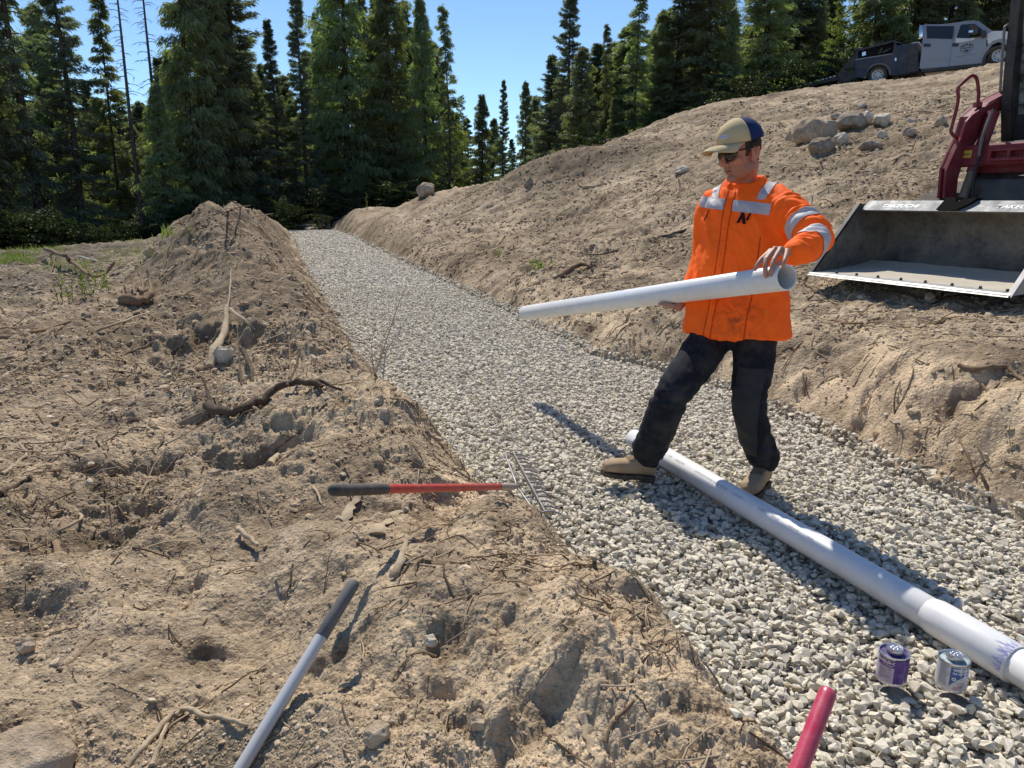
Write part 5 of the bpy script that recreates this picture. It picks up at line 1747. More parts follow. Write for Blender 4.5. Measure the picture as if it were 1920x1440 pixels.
def loader():
    root = empty("track_loader", LW(0, 1.8, 0), "burgundy tracked loader with its wide steel bucket lowered beside the bank", "track loader")
    hw = BW / 2
    # bucket
    prof = [(0.0, 0.0), (.34, .018), (.74, .060), (.90, .105), (1.0, .19), (1.04, .30), (1.03, .42), (.97, .52), (.86, .585), (.70, .620)]
    th = .014
    mb = MB()
    inn = prof; outp = []
    for i, (b, z) in enumerate(prof):
        b0, z0 = prof[max(i - 1, 0)]; b1, z1 = prof[min(i + 1, len(prof) - 1)]
        t = Vector((b1 - b0, z1 - z0)).normalized()
        outp.append((b + t.y * th, z - t.x * th))
    n = len(prof)
    v = [LW(-hw, b, z) for b, z in inn] + [LW(hw, b, z) for b, z in inn] + [LW(-hw, b, z) for b, z in outp] + [LW(hw, b, z) for b, z in outp]
    f = []
    for i in range(n - 1):
        f.append((i, i + 1, n + i + 1, n + i)); f.append((2 * n + i, 3 * n + i, 3 * n + i + 1, 2 * n + i + 1))
    f += [(0, n, 3 * n, 2 * n), (n - 1, 3 * n - 1, 4 * n - 1, 2 * n - 1)]
    mb.add(v, f)
    bucket = mb.build("bucket", DSTEEL, root, smooth=35)
    side = [(0.015, -.004), (.34, .010), (.745, .052), (.908, .098), (1.008, .186), (1.05, .30), (1.04, .424), (.977, .527), (.865, .592), (.70, .660), (.60, .655)]
    for s in (-1, 1):
        mb = MB()
        a0 = s * hw
        mb.prism(side, a0, a0 - s * .016, lambda b, y, z: LW(y, b, z))
        mb.build("side_plate", DSTEEL if s < 0 else FLOORD, bucket)  # near plate paler, sunlight painted into its colour
        mb = MB(); mb.prism([(0.0, -.012), (.04, .0), (.61, .66), (.575, .665)], a0 + s * .012, a0 - s * .030, lambda b, y, z: LW(y, b, z)); mb.build("side_cutter", BLACK if s < 0 else LSTEEL, bucket)  # near cutter in pale steel, its sunlit edge painted in
    mb = MB(); mb.prism([(.590, .600), (.700, .690), (.722, .690), (.722, .612), (.600, .590)], -hw + .03, hw - .03, lambda b, y, z: LW(y, b, z)); mb.build("top_rail", GREYP, bucket, bevel=.003)
    mb = MB(); mb.prism([(-.012, -.014), (.13, .0035), (.13, .018), (.02, .012)], -hw + .004, hw - .004, lambda b, y, z: LW(y, b, z)); edge = mb.build("cutting_edge", LSTEEL, bucket)
    bx = [1569, 1606, 1646, 1689, 1735, 1785, 1838, 1889]
    for px in bx:
        # each bolt stands on the edge where its photo column meets the lip
        lo_, hi_ = -hw, hw
        for _ in range(30):
            m_ = (lo_ + hi_) / 2; q = LW(m_, .105, .02); dd = depth_of(q)
            if 960 + FPX * q.x / dd < px: lo_ = m_
            else: hi_ = m_
        q = LW(m_, .105, .014)
        mb = MB(); mb.lathe([(.017, 0), (.017, .006), (.013, .007), (.012, .022), (.004, .025)], Matrix.Translation(q), 6); mb.build("bolt", BLACK, edge)
    # swept sand left on the bucket floor
    rg = np.random.default_rng(9)
    nb, na = 14, 50
    V, Fq = [], []
    for i in range(na + 1):
        for j in range(nb + 1):
            a = -hw + .02 + (BW - .04) * i / na; t = j / nb
            b = .135 + .70 * t
            z = float(np.interp(b, [0, .34, .74, .9], [0, .018, .060, .105])) + .008 + .012 * t * t + float(pn(a * 6, b * 14, 31)) * .005
            V.append(LW(a, b, z))
    for i in range(na):
        for j in range(nb):
            k = i * (nb + 1) + j
            Fq.append((k, k + 1, k + nb + 2, k + nb + 1))
    mb = MB(); mb.add(V, Fq); o = mb.build("sand_layer", FLOORD, bucket, smooth=60)
    # lettering along the rail
    for px0, a0 in ((1655, None), (1868, None)):
        lo_, hi_ = -hw, hw
        for _ in range(30):
            m_ = (lo_ + hi_) / 2; q = LW(m_, .64, .64); dd = depth_of(q)
            if 960 + FPX * q.x / dd < px0: lo_ = m_
            else: hi_ = m_
        me = text_mesh("TAKEUCHI", .062, .0012)
        d = Vector((.110, .090)).normalized()
        sc = 1.28
        bend(me, lambda x, y, z: LW(m_ + x * sc + y * .25, .590 + (.042 + y) * d.x - .0022 * d.y, .600 + (.042 + y) * d.y + .0022 * d.x))
        me.materials.clear(); me.materials.append(WPRINT)
        link("brand_lettering", me, bucket)
    mb = MB()
    c = LP(1768, 383, -.15)
    lo_, hi_ = -hw, hw
    for _ in range(30):
        m_ = (lo_ + hi_) / 2; q = LW(m_, .64, .65); dd = depth_of(q)
        if 960 + FPX * q.x / dd < 1765: lo_ = m_
        else: hi_ = m_
    mb.prism([(m_, .605), (m_ + .02, .60), (m_ + .19, .60), (m_ + .27, .66), (m_ + .30, .705), (m_ + .20, .70), (m_ + .13, .672), (m_ + .09, .712), (m_ + .01, .712)], .575, .66, lambda a, y, z: LW(a, y + (z - .6) * 1.05 - .012, z + .006))
    mb.build("hook_bracket", BLACK, bucket, bevel=.004).data.materials[0] = MT("hook_black", (0.006, 0.006, 0.006), 0.9, 0, 0.05).m
    # far arm
    A0 = -.60
    arm = [(1756, 372), (1761, 315), (1774, 285), (1788, 256), (1799, 219), (1806, 212), (1826, 194), (1852, 180), (1880, 167), (1960, 130), (1960, 168), (1880, 196), (1855, 208), (1836, 224), (1824, 252), (1808, 280), (1792, 312), (1785, 335), (1780, 372)]
    pts = [LP(x, y, A0) for x, y in arm]
    mb = MB(); mb.prism(pts, A0, A0 + .028, lambda b, y, z: LW(y, b, z)); la = mb.build("loader_arm", BURG, root, bevel=.006)
    inner = [(1768, 372), (1772, 320), (1786, 288), (1800, 258), (1810, 228), (1820, 216), (1838, 204), (1862, 190), (1890, 178), (1960, 148), (1960, 168), (1890, 200), (1862, 214), (1846, 232), (1832, 258), (1816, 284), (1800, 314), (1794, 335), (1790, 372)]
    mb = MB(); mb.prism([LP(x, y, A0 + .15) for x, y in inner], A0 + .14, A0 + .165, lambda b, y, z: LW(y, b, z)); mb.build("arm_plate", BURG, la, bevel=.005)
    top = [LP(x, y, A0) for x, y in arm[1:10]]
    mb = MB()
    for (b0, z0), (b1, z1) in zip(top, top[1:]):
        mb.hexa([LW(A0 + .02, b0 + .003, z0 - .004), LW(A0 + .15, b0 + .003, z0 - .004), LW(A0 + .15, b1 + .003, z1 - .004), LW(A0 + .02, b1 + .003, z1 - .004),
                 LW(A0 + .02, b0 + .022, z0 - .02), LW(A0 + .15, b0 + .022, z0 - .02), LW(A0 + .15, b1 + .022, z1 - .02), LW(A0 + .02, b1 + .022, z1 - .02)])
    mb.build("arm_top_plate", BURG, la)
    # near arm, same plates mirrored, mostly outside the picture
    for base_a, pl, nm in ((.60, arm, None),):
        pts2 = [LP(x, y, A0) for x, y in pl]
        mb = MB(); mb.prism(pts2, base_a - .16, base_a, lambda b, y, z: LW(y, b, z)); mb.build("loader_arm", BURG, root, bevel=.006)
    # cylinder, hoses
    c0, c1 = LX(1779, 372, -.36) + BB * .20, LX(1836, 205, -.36) + BB * .22
    ax = (c1 - c0)
    mb = MB(); mb.tube([c0 + ax * .30, c0 + ax * .98], [.052, .052], 20); cy = mb.build("tilt_cylinder", BURG, root, smooth=50)
    mb = MB(); mb.tube([c0, c0 + ax * .31], [.042, .042], 20); mb.build("cylinder_rod", dusty("dusty_rod", (0.17, 0.135, 0.10), 0.7, 0.0, (0.27, 0.215, 0.16), 0.9, 10), cy, smooth=50)
    for i, pts in enumerate((((1862, 205), (1848, 240), (1838, 275), (1836, 300)), ((1846, 250), (1840, 280), (1826, 330), (1824, 372)))):
        mb = MB(); a_, b_ = catmull([LX(x, y, -.26) for x, y in pts], [.014] * 4); mb.tube(a_, b_, 8); mb.build("hydraulic_hose", HOSE if i else DSTEEL, root, smooth=60)
    # cross member between the arms with its decal
    CB = 1.30

    def a_at(px, py, b):
        lo2, hi2 = -1.2, 1.6
        for _ in range(40):
            m2 = (lo2 + hi2) / 2
            if LP(px, py, m2)[0] > b: lo2 = m2
            else: hi2 = m2
        return m2, LP(px, py, m2)[1]
    aL, zT = a_at(1797, 274, CB)
    zB = a_at(1797, 314, CB)[1]
    aR = .60
    mb = MB()
    poly = [(CB + .10, zT + .012), (CB + .012, zT + .004), (CB, zT - .012), (CB - .012, zB + .02), (CB + .01, zB), (CB + .03, zB + .004), (CB + .02, zB + .03), (CB + .035, zT - .03), (CB + .10, zT - .02)]
    mb.prism(poly, aL - .10, aR, lambda b, y, z: LW(y, b, z))
    cm = mb.build("cross_member", BURG, root, bevel=.003)
    a1, z1_ = a_at(1797, 283, CB - .008); a2, z2_ = a_at(1815, 296, CB - .012)

    def onx(a, t):
        return LW(a, CB - .006 - .009 * t, z1_ + (z2_ - z1_) * t)
    qa, qb = a1, a2 + .03
    mb = MB()
    mb.add([onx(qa, 0), onx(qb, 0), onx(qb, 1), onx(qa, 1)], [(0, 1, 2, 3)])
    dec = mb.build("warning_decal", YEL, cm)
    mb = MB(); wq = qb - qa
    L0 = lambda a, t: onx(a, t) - BB * .002
    mb.add([L0(qa + .10 * wq, .8), L0(qa + .36 * wq, .8), L0(qa + .23 * wq, .2)], [(0, 1, 2)])
    for k in range(3):
        mb.add([L0(qa + (.46 + k * .16) * wq, .42), L0(qa + (.56 + k * .16) * wq, .42), L0(qa + (.56 + k * .16) * wq, .62), L0(qa + (.46 + k * .16) * wq, .62)], [(0, 1, 2, 3)])
    mb.build("decal_mark", BLACK, dec)
    mb = MB(); mb.prism([(CB + .10, zB + .03), (CB + .16, zB - .26), (CB + .19, zB - .26), (CB + .13, zB + .03)], aL + .10, aR, lambda b, y, z: LW(y, b, z)); mb.build("front_skirt", BURG, root)
    # serrated step
    sb = CB - .075
    sa, sz = a_at(1853, 281, sb)
    sz2 = a_at(1853, 299, sb)[1]
    mb = MB()
    for zz in (sz, sz2):
        mb.prism([(sb, zz - .014), (sb, zz), (sb + .07, zz), (sb + .07, zz - .014)], sa, aR, lambda b, y, z: LW(y, b, z))
    k = sa
    while k < aR - .03:
        for zt_ in (sz, sz2):
            mb.add([LW(k, sb, zt_), LW(k + .026, sb, zt_), LW(k + .013, sb, zt_ + .020), LW(k, sb + .008, zt_), LW(k + .026, sb + .008, zt_), LW(k + .013, sb + .008, zt_ + .020)], [(0, 1, 2), (5, 4, 3), (0, 2, 5, 3), (1, 4, 5, 2), (0, 3, 4, 1)])
        k += .028
    k = sa + .004
    while k < aR - .05:
        mb.prism([(sb + .004, sz2), (sb + .004, sz - .014), (sb + .07, sz - .014), (sb + .07, sz2)], k, k + .022, lambda b, y, z: LW(y, b, z))
        k += .17
    mb.build("serrated_step", BURG, root)
    # grab handle
    hp = [(1833, 197), (1835, 176), (1832, 150), (1826, 142), (1818, 144), (1801, 159), (1796, 168), (1796, 192), (1785, 236), (1783, 245), (1786, 252), (1800, 264)]
    a_, b_ = catmull([LX(x, y, -.50) for x, y in hp], [.0155] * len(hp), 4)
    mb = MB(); mb.tube(a_, b_, 10); gh = mb.build("grab_handle", BURG, root, smooth=60)
    for x, y in ((1833, 196), (1799, 264)):
        mb = MB(); q = LX(x, y, -.50); mb.box((-.03, -.03, -.025), (.03, .03, .02), Matrix.Translation(q)); mb.build("handle_foot", BURG, gh, bevel=.004)
    # cab
    CA = -.40
    post = [(1876, 266), (1876, 205), (1881, 140), (1889, 60), (1903, -90), (1921, -90), (1911, 60), (1906, 140), (1905, 236), (1930, 250), (1930, 270)]
    mb = MB(); mb.prism([LP(x, y, CA) for x, y in post], CA, CA + .09, lambda b, y, z: LW(y, b, z)); cab = mb.build("cab", BLACK, root, bevel=.008)
    fb, fz = LP(1880, 262, CA); tb_, tz = LP(1903, -90, CA)
    mb = MB()                                            # front frame, roof, back, far post
    mb.hexa([LW(CA, fb, fz), LW(.44, fb, fz), LW(.44, fb + .05, fz), LW(CA, fb + .05, fz), LW(CA, fb + .01, fz + .22), LW(.44, fb + .01, fz + .22), LW(.44, fb + .06, fz + .22), LW(CA, fb + .06, fz + .22)])
    mb.hexa([LW(CA - .03, tb_ - .1, tz), LW(.47, tb_ - .1, tz), LW(.47, tb_ + 1.25, tz), LW(CA - .03, tb_ + 1.25, tz), LW(CA - .03, tb_ - .1, tz + .10), LW(.47, tb_ - .1, tz + .10), LW(.47, tb_ + 1.25, tz + .10), LW(CA - .03, tb_ + 1.25, tz + .10)])
    mb.hexa([LW(.36, fb, fz), LW(.44, fb, fz), LW(.44, fb + .08, fz), LW(.36, fb + .08, fz), LW(.36, tb_, tz), LW(.44, tb_, tz), LW(.44, tb_ + .08, tz), LW(.36, tb_ + .08, tz)])
    mb.build("cab_frame", BLACK, cab, bevel=.006)
    mb = MB(); mb.hexa([LW(CA + .02, fb + .12, fz + .2), LW(CA + .03, fb + .12, fz + .2), LW(CA + .03, fb + 1.2, fz + .2), LW(CA + .02, fb + 1.2, fz + .2), LW(CA + .02, tb_ + .1, tz), LW(CA + .03, tb_ + .1, tz), LW(CA + .03, tb_ + 1.2, tz), LW(CA + .02, tb_ + 1.2, tz)])
    mb.build("side_window", GLASS, cab)
    mb = MB(); mb.hexa([LW(CA + .09, fb + .03, fz + .22), LW(.36, fb + .03, fz + .22), LW(.36, fb + .036, fz + .22), LW(CA + .09, fb + .036, fz + .22), LW(CA + .09, tb_ + .03, tz), LW(.36, tb_ + .03, tz), LW(.36, tb_ + .036, tz), LW(CA + .09, tb_ + .036, tz)])
    gm = MT("cab_glass", (0.30, 0.36, 0.34), 0.08, 0, 0.6)
    gm.base(gm.ramp(gm.noise(7, 4, 0.6), [(0.35, (0.05, 0.06, 0.06)), (0.55, (0.25, 0.30, 0.28)), (0.7, (0.42, 0.47, 0.45))]))
    door = mb.build("front_window", gm.m, cab)
    for k in range(5):
        z_ = fz + .30 + k * .26
        t = (z_ - fz) / (tz - fz)
        mb = MB(); mb.tube([LW(CA + .08, fb + (tb_ - fb) * t + .015, z_), LW(.37, fb + (tb_ - fb) * t + .015, z_)], [.008, .008], 6); mb.build("guard_bar", BLACK, door)
    rl = [(1893, 46), (1886, 49), (1883, 58), (1879, 110), (1876, 160), (1876, 172), (1884, 177)]
    a_, b_ = catmull([LX(x, y, CA - .02) for x, y in rl], [.012] * len(rl), 4)
    mb = MB(); mb.tube(a_, b_, 8); mb.build("door_rail", dusty("grey_rail", (0.16, 0.16, 0.165), 0.4, 0.2, amount=0.3), cab, smooth=60)
    mb = MB(); b_, z_ = LP(1900, 268, -.15); mb.hexa([LW(-.2, b_, z_ - .03), LW(.3, b_, z_ - .03), LW(.3, b_ + .05, z_ - .03), LW(-.2, b_ + .05, z_ - .03), LW(-.2, b_, z_ + .02), LW(.3, b_, z_ + .02), LW(.3, b_ + .05, z_ + .02), LW(-.2, b_ + .05, z_ + .02)])
    mb.build("foot_ledge", dusty("pale_ledge", (0.36, 0.34, 0.30), 0.8), root, bevel=.012)
    # chassis and tracks
    gz = lambda a, b: G(LW(a, b, 0).x, LW(a, b, 0).y) - BZ
    g1, g2 = gz(0, 1.15), gz(0, 2.75)
    mb = MB(); mb.hexa([LW(-.42, 1.25, g1 + .22), LW(.42, 1.25, g1 + .22), LW(.42, 2.9, g2 + .25), LW(-.42, 2.9, g2 + .25), LW(-.42, 1.3, g1 + .75), LW(.42, 1.3, g1 + .75), LW(.42, 2.95, g2 + 1.3), LW(-.42, 2.95, g2 + 1.3)])
    mb.build("chassis", BLACK, root, bevel=.03)
    for s in (-1, 1):
        mb = MB(); N_ = 44; hw_ = .20; path = []
        for k in range(N_):
            t = k / N_ * 2 * math.pi
            cs, sn = math.cos(t), math.sin(t)
            b_ = 1.95 + .92 * math.copysign(abs(cs) ** .6, cs); z_ = .33 + .31 * math.copysign(abs(sn) ** .7, sn)
            gg = g1 + (g2 - g1) * (b_ - 1.15) / 1.6
            path.append((b_, z_ + gg - .02))
        v = []
        for k, (b_, z_) in enumerate(path):
            rr = 1.0 if k % 2 else .965
            cb, cz = 1.95, .33 + g1 + (g2 - g1) * .5
            for a_ in (s * .62 - hw_, s * .62 + hw_):
                v.append(LW(a_, cb + (b_ - cb) * rr, cz + (z_ - cz) * rr))
            for a_ in (s * .62 + hw_, s * .62 - hw_):
                v.append(LW(a_, cb + (b_ - cb) * .88, cz + (z_ - cz) * .82))
        f = []
        for k in range(N_):
            k2 = (k + 1) % N_
            for j in range(4):
                f.append((k * 4 + j, k * 4 + (j + 1) % 4, k2 * 4 + (j + 1) % 4, k2 * 4 + j))
        mb.add(v, f); tr = mb.build("rubber_track", RUBBER, root)
        for q in range(4):
            b_ = 1.35 + q * .4; gg = g1 + (g2 - g1) * (b_ - 1.15) / 1.6
            M = Matrix.Translation(LW(s * .62, b_, gg + .17)) @ BA.to_track_quat('Z', 'Y').to_matrix().to_4x4()
            mb = MB(); mb.lathe([(.10, -.15), (.13, -.14), (.13, .14), (.10, .15)], M, 18); mb.build("track_roller", BLACK, tr, smooth=40)
    return root


def rebase_empty(root):
    """parts were built in world space: hand them over to the empty at its place"""
    loc = root.location.copy()
    T = Matrix.Translation(-loc)
    done = set()

    def walk(o):
        for c in o.children:
            if c.data.name not in done:
                c.data.transform(T); done.add(c.data.name)
            walk(c)
    walk(root)


LOADER = loader()
rebase_empty(LOADER)

# ------------------------------------------------------------------ service truck
TO = P(1645, 158, 32.5)
ty, tp_ = R(35), R(4.5)
TF = Vector((math.cos(ty) * math.cos(tp_), -math.sin(ty) * math.cos(tp_), math.sin(tp_)))
TL = Vector((math.sin(ty), math.cos(ty), 0))
TU = TF.cross(TL).normalized()


def TW(u, v, w_):
    return TO + TF * u + TL * v + TU * w_


def TP(px, py, v=0.0):
    ray = P(px, py, 1.0) - Vector((0, 0, CAM_Z))
    t = (TO + TL * v - Vector((0, 0, CAM_Z))).dot(TL) / ray.dot(TL)
    q = Vector((0, 0, CAM_Z)) + ray * t - TO
    return q.dot(TF), q.dot(TU)


SILVER = dusty("silver_paint", (0.28, 0.29, 0.32), 0.3, 0.3, (0.40, 0.33, 0.26), 0.45, 2.2)
WHITE_SUNLIT = dusty("white_and_sunlit_paint", (0.76, 0.77, 0.78), 0.3, 0.0, (0.5, 0.44, 0.36), 0.3, 2.5)  # also painted on where sun whitens the silver cab
NAVY = dusty("navy_paint", (0.012, 0.016, 0.040), 0.42, 0, (0.20, 0.17, 0.15), 0.4, 2.5)
DARKP = MT("dark_void", (0.006, 0.006, 0.007), 0.8).m  # near black painted for shade in recesses, plain black on the gooseneck
CHROME = MT("chrome", (0.7, 0.7, 0.72), 0.15, 1.0).m


def truck():
    root = empty("service_truck", TW(2.2, 1.0, 0), "silver crew cab pickup with navy service body parked on top of the dirt hill", "pickup truck")
    px = lambda lst, v=0.0: [TP(x, y, v) for x, y in lst]
    W2 = 2.05
    # cab shell
    shell = px([(1726, 131), (1728, 90), (1731, 73), (1737, 47), (1780, 43), (1812, 38.5), (1824, 37.5), (1835, 39), (1861, 58), (1880, 57.5), (1902, 62), (1907, 75), (1907, 100), (1893, 100), (1890, 90), (1883, 82), (1872, 79), (1860, 84), (1852, 95), (1848, 108), (1845, 119), (1780, 125)])
    mb = MB(); mb.prism(shell, 0, W2, lambda u, y, w_: TW(u, y + (.10 * max(0, (w_ - 1.25)) if y < 1 else -.10 * max(0, (w_ - 1.25))), w_)); cabb = mb.build("cab", SILVER, root, bevel=.03)
    roof = px([(1737, 47), (1780, 43), (1812, 38.5), (1824, 37.5), (1835, 39)])

    def side_poly(lst, name, mat, out, parent, bev=0.0, thick=.02):
        m = MB(); m.prism(px(lst), -out, -out + thick + out * .5, lambda u, y, w_: TW(u, y + (.10 * max(0, (w_ - 1.25))), w_)); return m.build(name, mat, parent, bevel=bev)
    rd = side_poly([(1724, 129), (1729, 88), (1732, 45), (1790, 45.5), (1787, 74), (1780, 125)], "rear_door", SILVER, .035, root, .006, .03)
    rd["label"] = "silver rear door standing slightly open"
    side_poly([(1737, 48.5), (1789, 48.8), (1785.5, 73), (1738, 72)], "window", GLASS, .048, rd, 0, .012)
    side_poly([(1732.5, 82), (1745, 82), (1745, 88), (1732, 88)], "door_handle", NAVY, .055, rd, .004)
    side_poly([(1726.5, 109), (1781.5, 108), (1781, 112), (1726, 113)], "door_moulding", SILVER, .050, rd, .004)
    fd = side_poly([(1780, 124.5), (1786.5, 75), (1797, 44), (1828, 41), (1846, 57), (1850, 70), (1849, 100), (1845, 117.5)], "front_door", SILVER, .014, root, .006, .02)
    side_poly([(1793.5, 71.5), (1801.5, 46), (1827, 44), (1842, 55), (1847, 66), (1830, 70), (1818, 72)], "window", GLASS, .026, fd, 0, .012)
    side_poly([(1792, 70), (1819, 70), (1828, 71), (1826, 75), (1811, 78), (1792, 81)], "painted_sun_shoulder", WHITE_SUNLIT, .022, fd, .003)  # sunlight on the door shoulder painted as a white strip
    side_poly([(1785.5, 81), (1797.5, 81), (1797, 87), (1786, 88)], "door_handle", BLACK, .034, fd, .004)
    # door emblem
    u0, w0 = TP(1812.5, 89.5)
    em = MB()

    def ep(a, b):
        return TW(u0 + a, -.0185, w0 + b)
    for k in range(26):
        q0, q1 = 2 * math.pi * k / 26, 2 * math.pi * (k + .62) / 26
        if 3 < k < 10 and k % 2: continue
        em.add([ep(.24 * math.cos(q0), .175 * math.sin(q0)), ep(.24 * math.cos(q1), .175 * math.sin(q1)), ep(.205 * math.cos(q1), .145 * math.sin(q1)), ep(.205 * math.cos(q0), .145 * math.sin(q0))], [(0, 1, 2, 3)])
    em.add([ep(-.19, .03), ep(-.12, .13), ep(-.07, .07), ep(0, .17), ep(.06, .08), ep(.11, .13), ep(.19, .03), ep(.1, .06), ep(0, .10), ep(-.1, .06)], [(0, 1, 9), (1, 2, 9), (2, 3, 8, 9), (3, 4, 7, 8), (4, 5, 7), (5, 6, 7)])
    for k in range(7):
        a = -.155 + k * .047
        em.add([ep(a, -.03), ep(a + .034, -.03), ep(a + .034, .015), ep(a, .015)], [(0, 1, 2, 3)])
    em.add([ep(-.09, -.075), ep(.09, -.075), ep(.04, -.135), ep(0, -.15), ep(-.04, -.135)], [(0, 1, 2, 3, 4)])
    for k in range(5):
        a = -.10 + k * .045
        em.add([ep(a, -.225), ep(a + .032, -.225), ep(a + .032, -.205), ep(a, -.205)], [(0, 1, 2, 3)])
    for k in range(14):
        a = -.34 + k * .05
        em.add([ep(a, -.305), ep(a + .036, -.305), ep(a + .036, -.29), ep(a, -.29)], [(0, 1, 2, 3)])
    em.build("door_emblem", MT("emblem_black", (0.03, 0.03, 0.035), 0.6).m, fd)
    side_poly([(1850, 74), (1855.5, 73.5), (1854, 83), (1849, 88)], "fender_badge", BLACK, .02, cabb, .003)
    # windscreen on the sloping face
    (ua, wa), (ub, wb) = TP(1835.5, 39.8), TP(1860, 57.2)
    nrm = Vector((wa - wb, ub - ua)).normalized()
    mb = MB()
    y0, y1 = .16, W2 - .16
    mb.hexa([TW(ua + nrm.x * .012, y0 + .08, wa + nrm.y * .012), TW(ub + nrm.x * .012, y0, wb + nrm.y * .012), TW(ub + nrm.x * .012, y1, wb + nrm.y * .012), TW(ua + nrm.x * .012, y1 - .08, wa + nrm.y * .012),
             TW(ua - nrm.x * .01, y0 + .08, wa - nrm.y * .01), TW(ub - nrm.x * .01, y0, wb - nrm.y * .01), TW(ub - nrm.x * .01, y1, wb - nrm.y * .01), TW(ua - nrm.x * .01, y1 - .08, wa - nrm.y * .01)])
    mb.build("windscreen", MT("windscreen_glass", (0.10, 0.115, 0.13), 0.08, 0, 0.6).m, cabb)
    for k in range(5):
        mb = MB(); mb.ball(TW(ua - .10, .5 + k * .27, wa + .03), (.06, .05, .035), None, 10, 6); mb.build("roof_light", WHITE_SUNLIT, cabb, smooth=60)
    # bonnet and fender top painted white for the sun on them, arch flare
    side_poly([(1850, 64), (1861, 58.5), (1880, 58), (1902, 62.5), (1906, 74), (1890, 74), (1874, 73), (1862, 77), (1853, 84), (1851, 74)], "fender", WHITE_SUNLIT, .03, cabb, .012, .03)
    for (cx, cy, rx_, nm) in ((1872, 111, 1, 'f'), (1645, 142, 0, 'r')):
        mb = MB(); c = TP(cx, cy); pts = []
        for k in range(13):
            q = math.pi * (k / 12) * 1.06 - .1
            pts.append((c[0] + .56 * math.cos(q), c[1] + .53 * math.sin(q)))
        for k in range(12, -1, -1):
            q = math.pi * (k / 12) * 1.06 - .1
            pts.append((c[0] + .47 * math.cos(q), c[1] + .44 * math.sin(q)))
        mb.prism(pts, -.07, .10, lambda u, y, w_: TW(u, y, w_)); mb.build("wheel_arch", dusty("grey_flare", (0.10, 0.10, 0.105), 0.5, 0, amount=0.4) if not rx_ else dusty("arch_black", (0.05, 0.045, 0.04), 0.6), root, bevel=.012)
        for v0 in (.02, W2 - .32):
            M = Matrix.Translation(TW(c[0], v0, .39)) @ TL.to_track_quat('Z', 'Y').to_matrix().to_4x4()
            wv = empty("wheel", (0, 0, 0)); wv.parent = root
            mb = MB(); mb.lathe([(.24, .02), (.33, .0), (.385, .03), (.40, .09), (.40, .21), (.385, .27), (.33, .30), (.24, .28)], M, 32, caps=False); mb.build("tyre", RUBBER, wv, smooth=50)
            mb = MB(); mb.lathe([(.002, .05), (.07, .045), (.10, .06), (.105, .085), (.17, .085), (.20, .04), (.245, .022), (.25, .04), (.25, .26), (.002, .26)], M, 28, caps=False)
            rim = mb.build("rim", dusty("steel_rim", (0.62, 0.62, 0.62), 0.4, 0.3, (0.45, 0.38, 0.3), 0.5, 8), wv, smooth=40)
            mb = MB()
            for k in range(8):
                q = 2 * math.pi * k / 8
                mb.ball(M @ Vector((.145 * math.cos(q), .145 * math.sin(q), .082)), (.026, .026, .026), None, 8, 5)
            mb.build("rim_hole", DARKP, rim)
    # mirrors
    for lst, nm in (([(1819, 51), (1826, 49.5), (1835, 51), (1835, 66), (1828, 68), (1817, 66)], 0), ([(1839, 60), (1848, 58), (1850, 60), (1850, 69), (1840, 72)], 1)):
        mb = MB(); mb.prism(px(lst), -.42 + nm * .18, -.26 + nm * .2, lambda u, y, w_: TW(u, y, w_)); mm = mb.build("mirror", BLACK, root, bevel=.02)
        if nm == 0:
            mb = MB(); mb.prism(px([(1818, 61), (1826, 60), (1826, 64), (1818, 65)]), -.445, -.425, lambda u, y, w_: TW(u, y, w_)); mb.build("mirror_glass", CHROME, mm)
    a, b = TP(1842, 66), TP(1830, 62)
    mb = MB(); mb.tube([TW(a[0], .05, a[1]), TW(b[0], -.33, b[1])], [.03, .03], 8); mb.build("mirror_bracket", BLACK, root)
    # chassis rails, running gear, their shadow painted as near black
    mb = MB(); u1, w1 = TP(1610, 150); u2, w2 = TP(1880, 118)
    mb.hexa([TW(u1, .35, .45), TW(u2, .35, .45), TW(u2, W2 - .35, .45), TW(u1, W2 - .35, .45), TW(u1, .35, .75), TW(u2, .35, .75), TW(u2, W2 - .35, .75), TW(u1, W2 - .35, .75)]); mb.build("chassis", DARKP, root)
    side_poly([(1727, 131), (1780, 126), (1845, 119.5), (1845, 124), (1780, 131), (1727, 137)], "running_board", BLACK, .06, root, .004, .2)
    # service body: lower cabinets, open upper compartment, front cabinet
    lower = [(1603, 146), (1604, 112), (1675, 101), (1675, 98), (1698, 95), (1722, 80), (1723, 134), (1700, 140), (1668, 142), (1666, 134), (1659, 125), (1648, 121), (1637, 123), (1630, 131), (1627, 141), (1626, 147)]
    mb = MB(); mb.prism(px(lower), -.05, W2 + .1, lambda u, y, w_: TW(u, y, w_)); sb_ = mb.build("service_body", NAVY, root, bevel=.015)
    mb = MB(); mb.prism(px([(1606, 112), (1607, 95), (1675, 77), (1699, 86), (1699, 95), (1676, 101)]), .30, W2 - .2, lambda u, y, w_: TW(u, y, w_)); mb.build("open_compartment", DARKP, sb_)  # inside painted near black for the shade in it
    mb = MB(); mb.prism(px([(1604, 113), (1605, 92), (1609, 91), (1609, 112)]), -.05, .28, lambda u, y, w_: TW(u, y, w_)); mb.build("corner_post", NAVY, sb_)
    mb = MB(); mb.prism(px([(1606, 93.5), (1676, 76), (1690, 80), (1692, 82.5), (1676, 79), (1606, 97)]), -.05, W2 * .5, lambda u, y, w_: TW(u, y, w_)); mb.build("raised_lid", NAVY, sb_, bevel=.008)
    mb = MB(); mb.prism(px([(1674, 100), (1677, 80), (1681, 80), (1682, 99)]), -.05, .25, lambda u, y, w_: TW(u, y, w_)); mb.build("corner_post", NAVY, sb_)
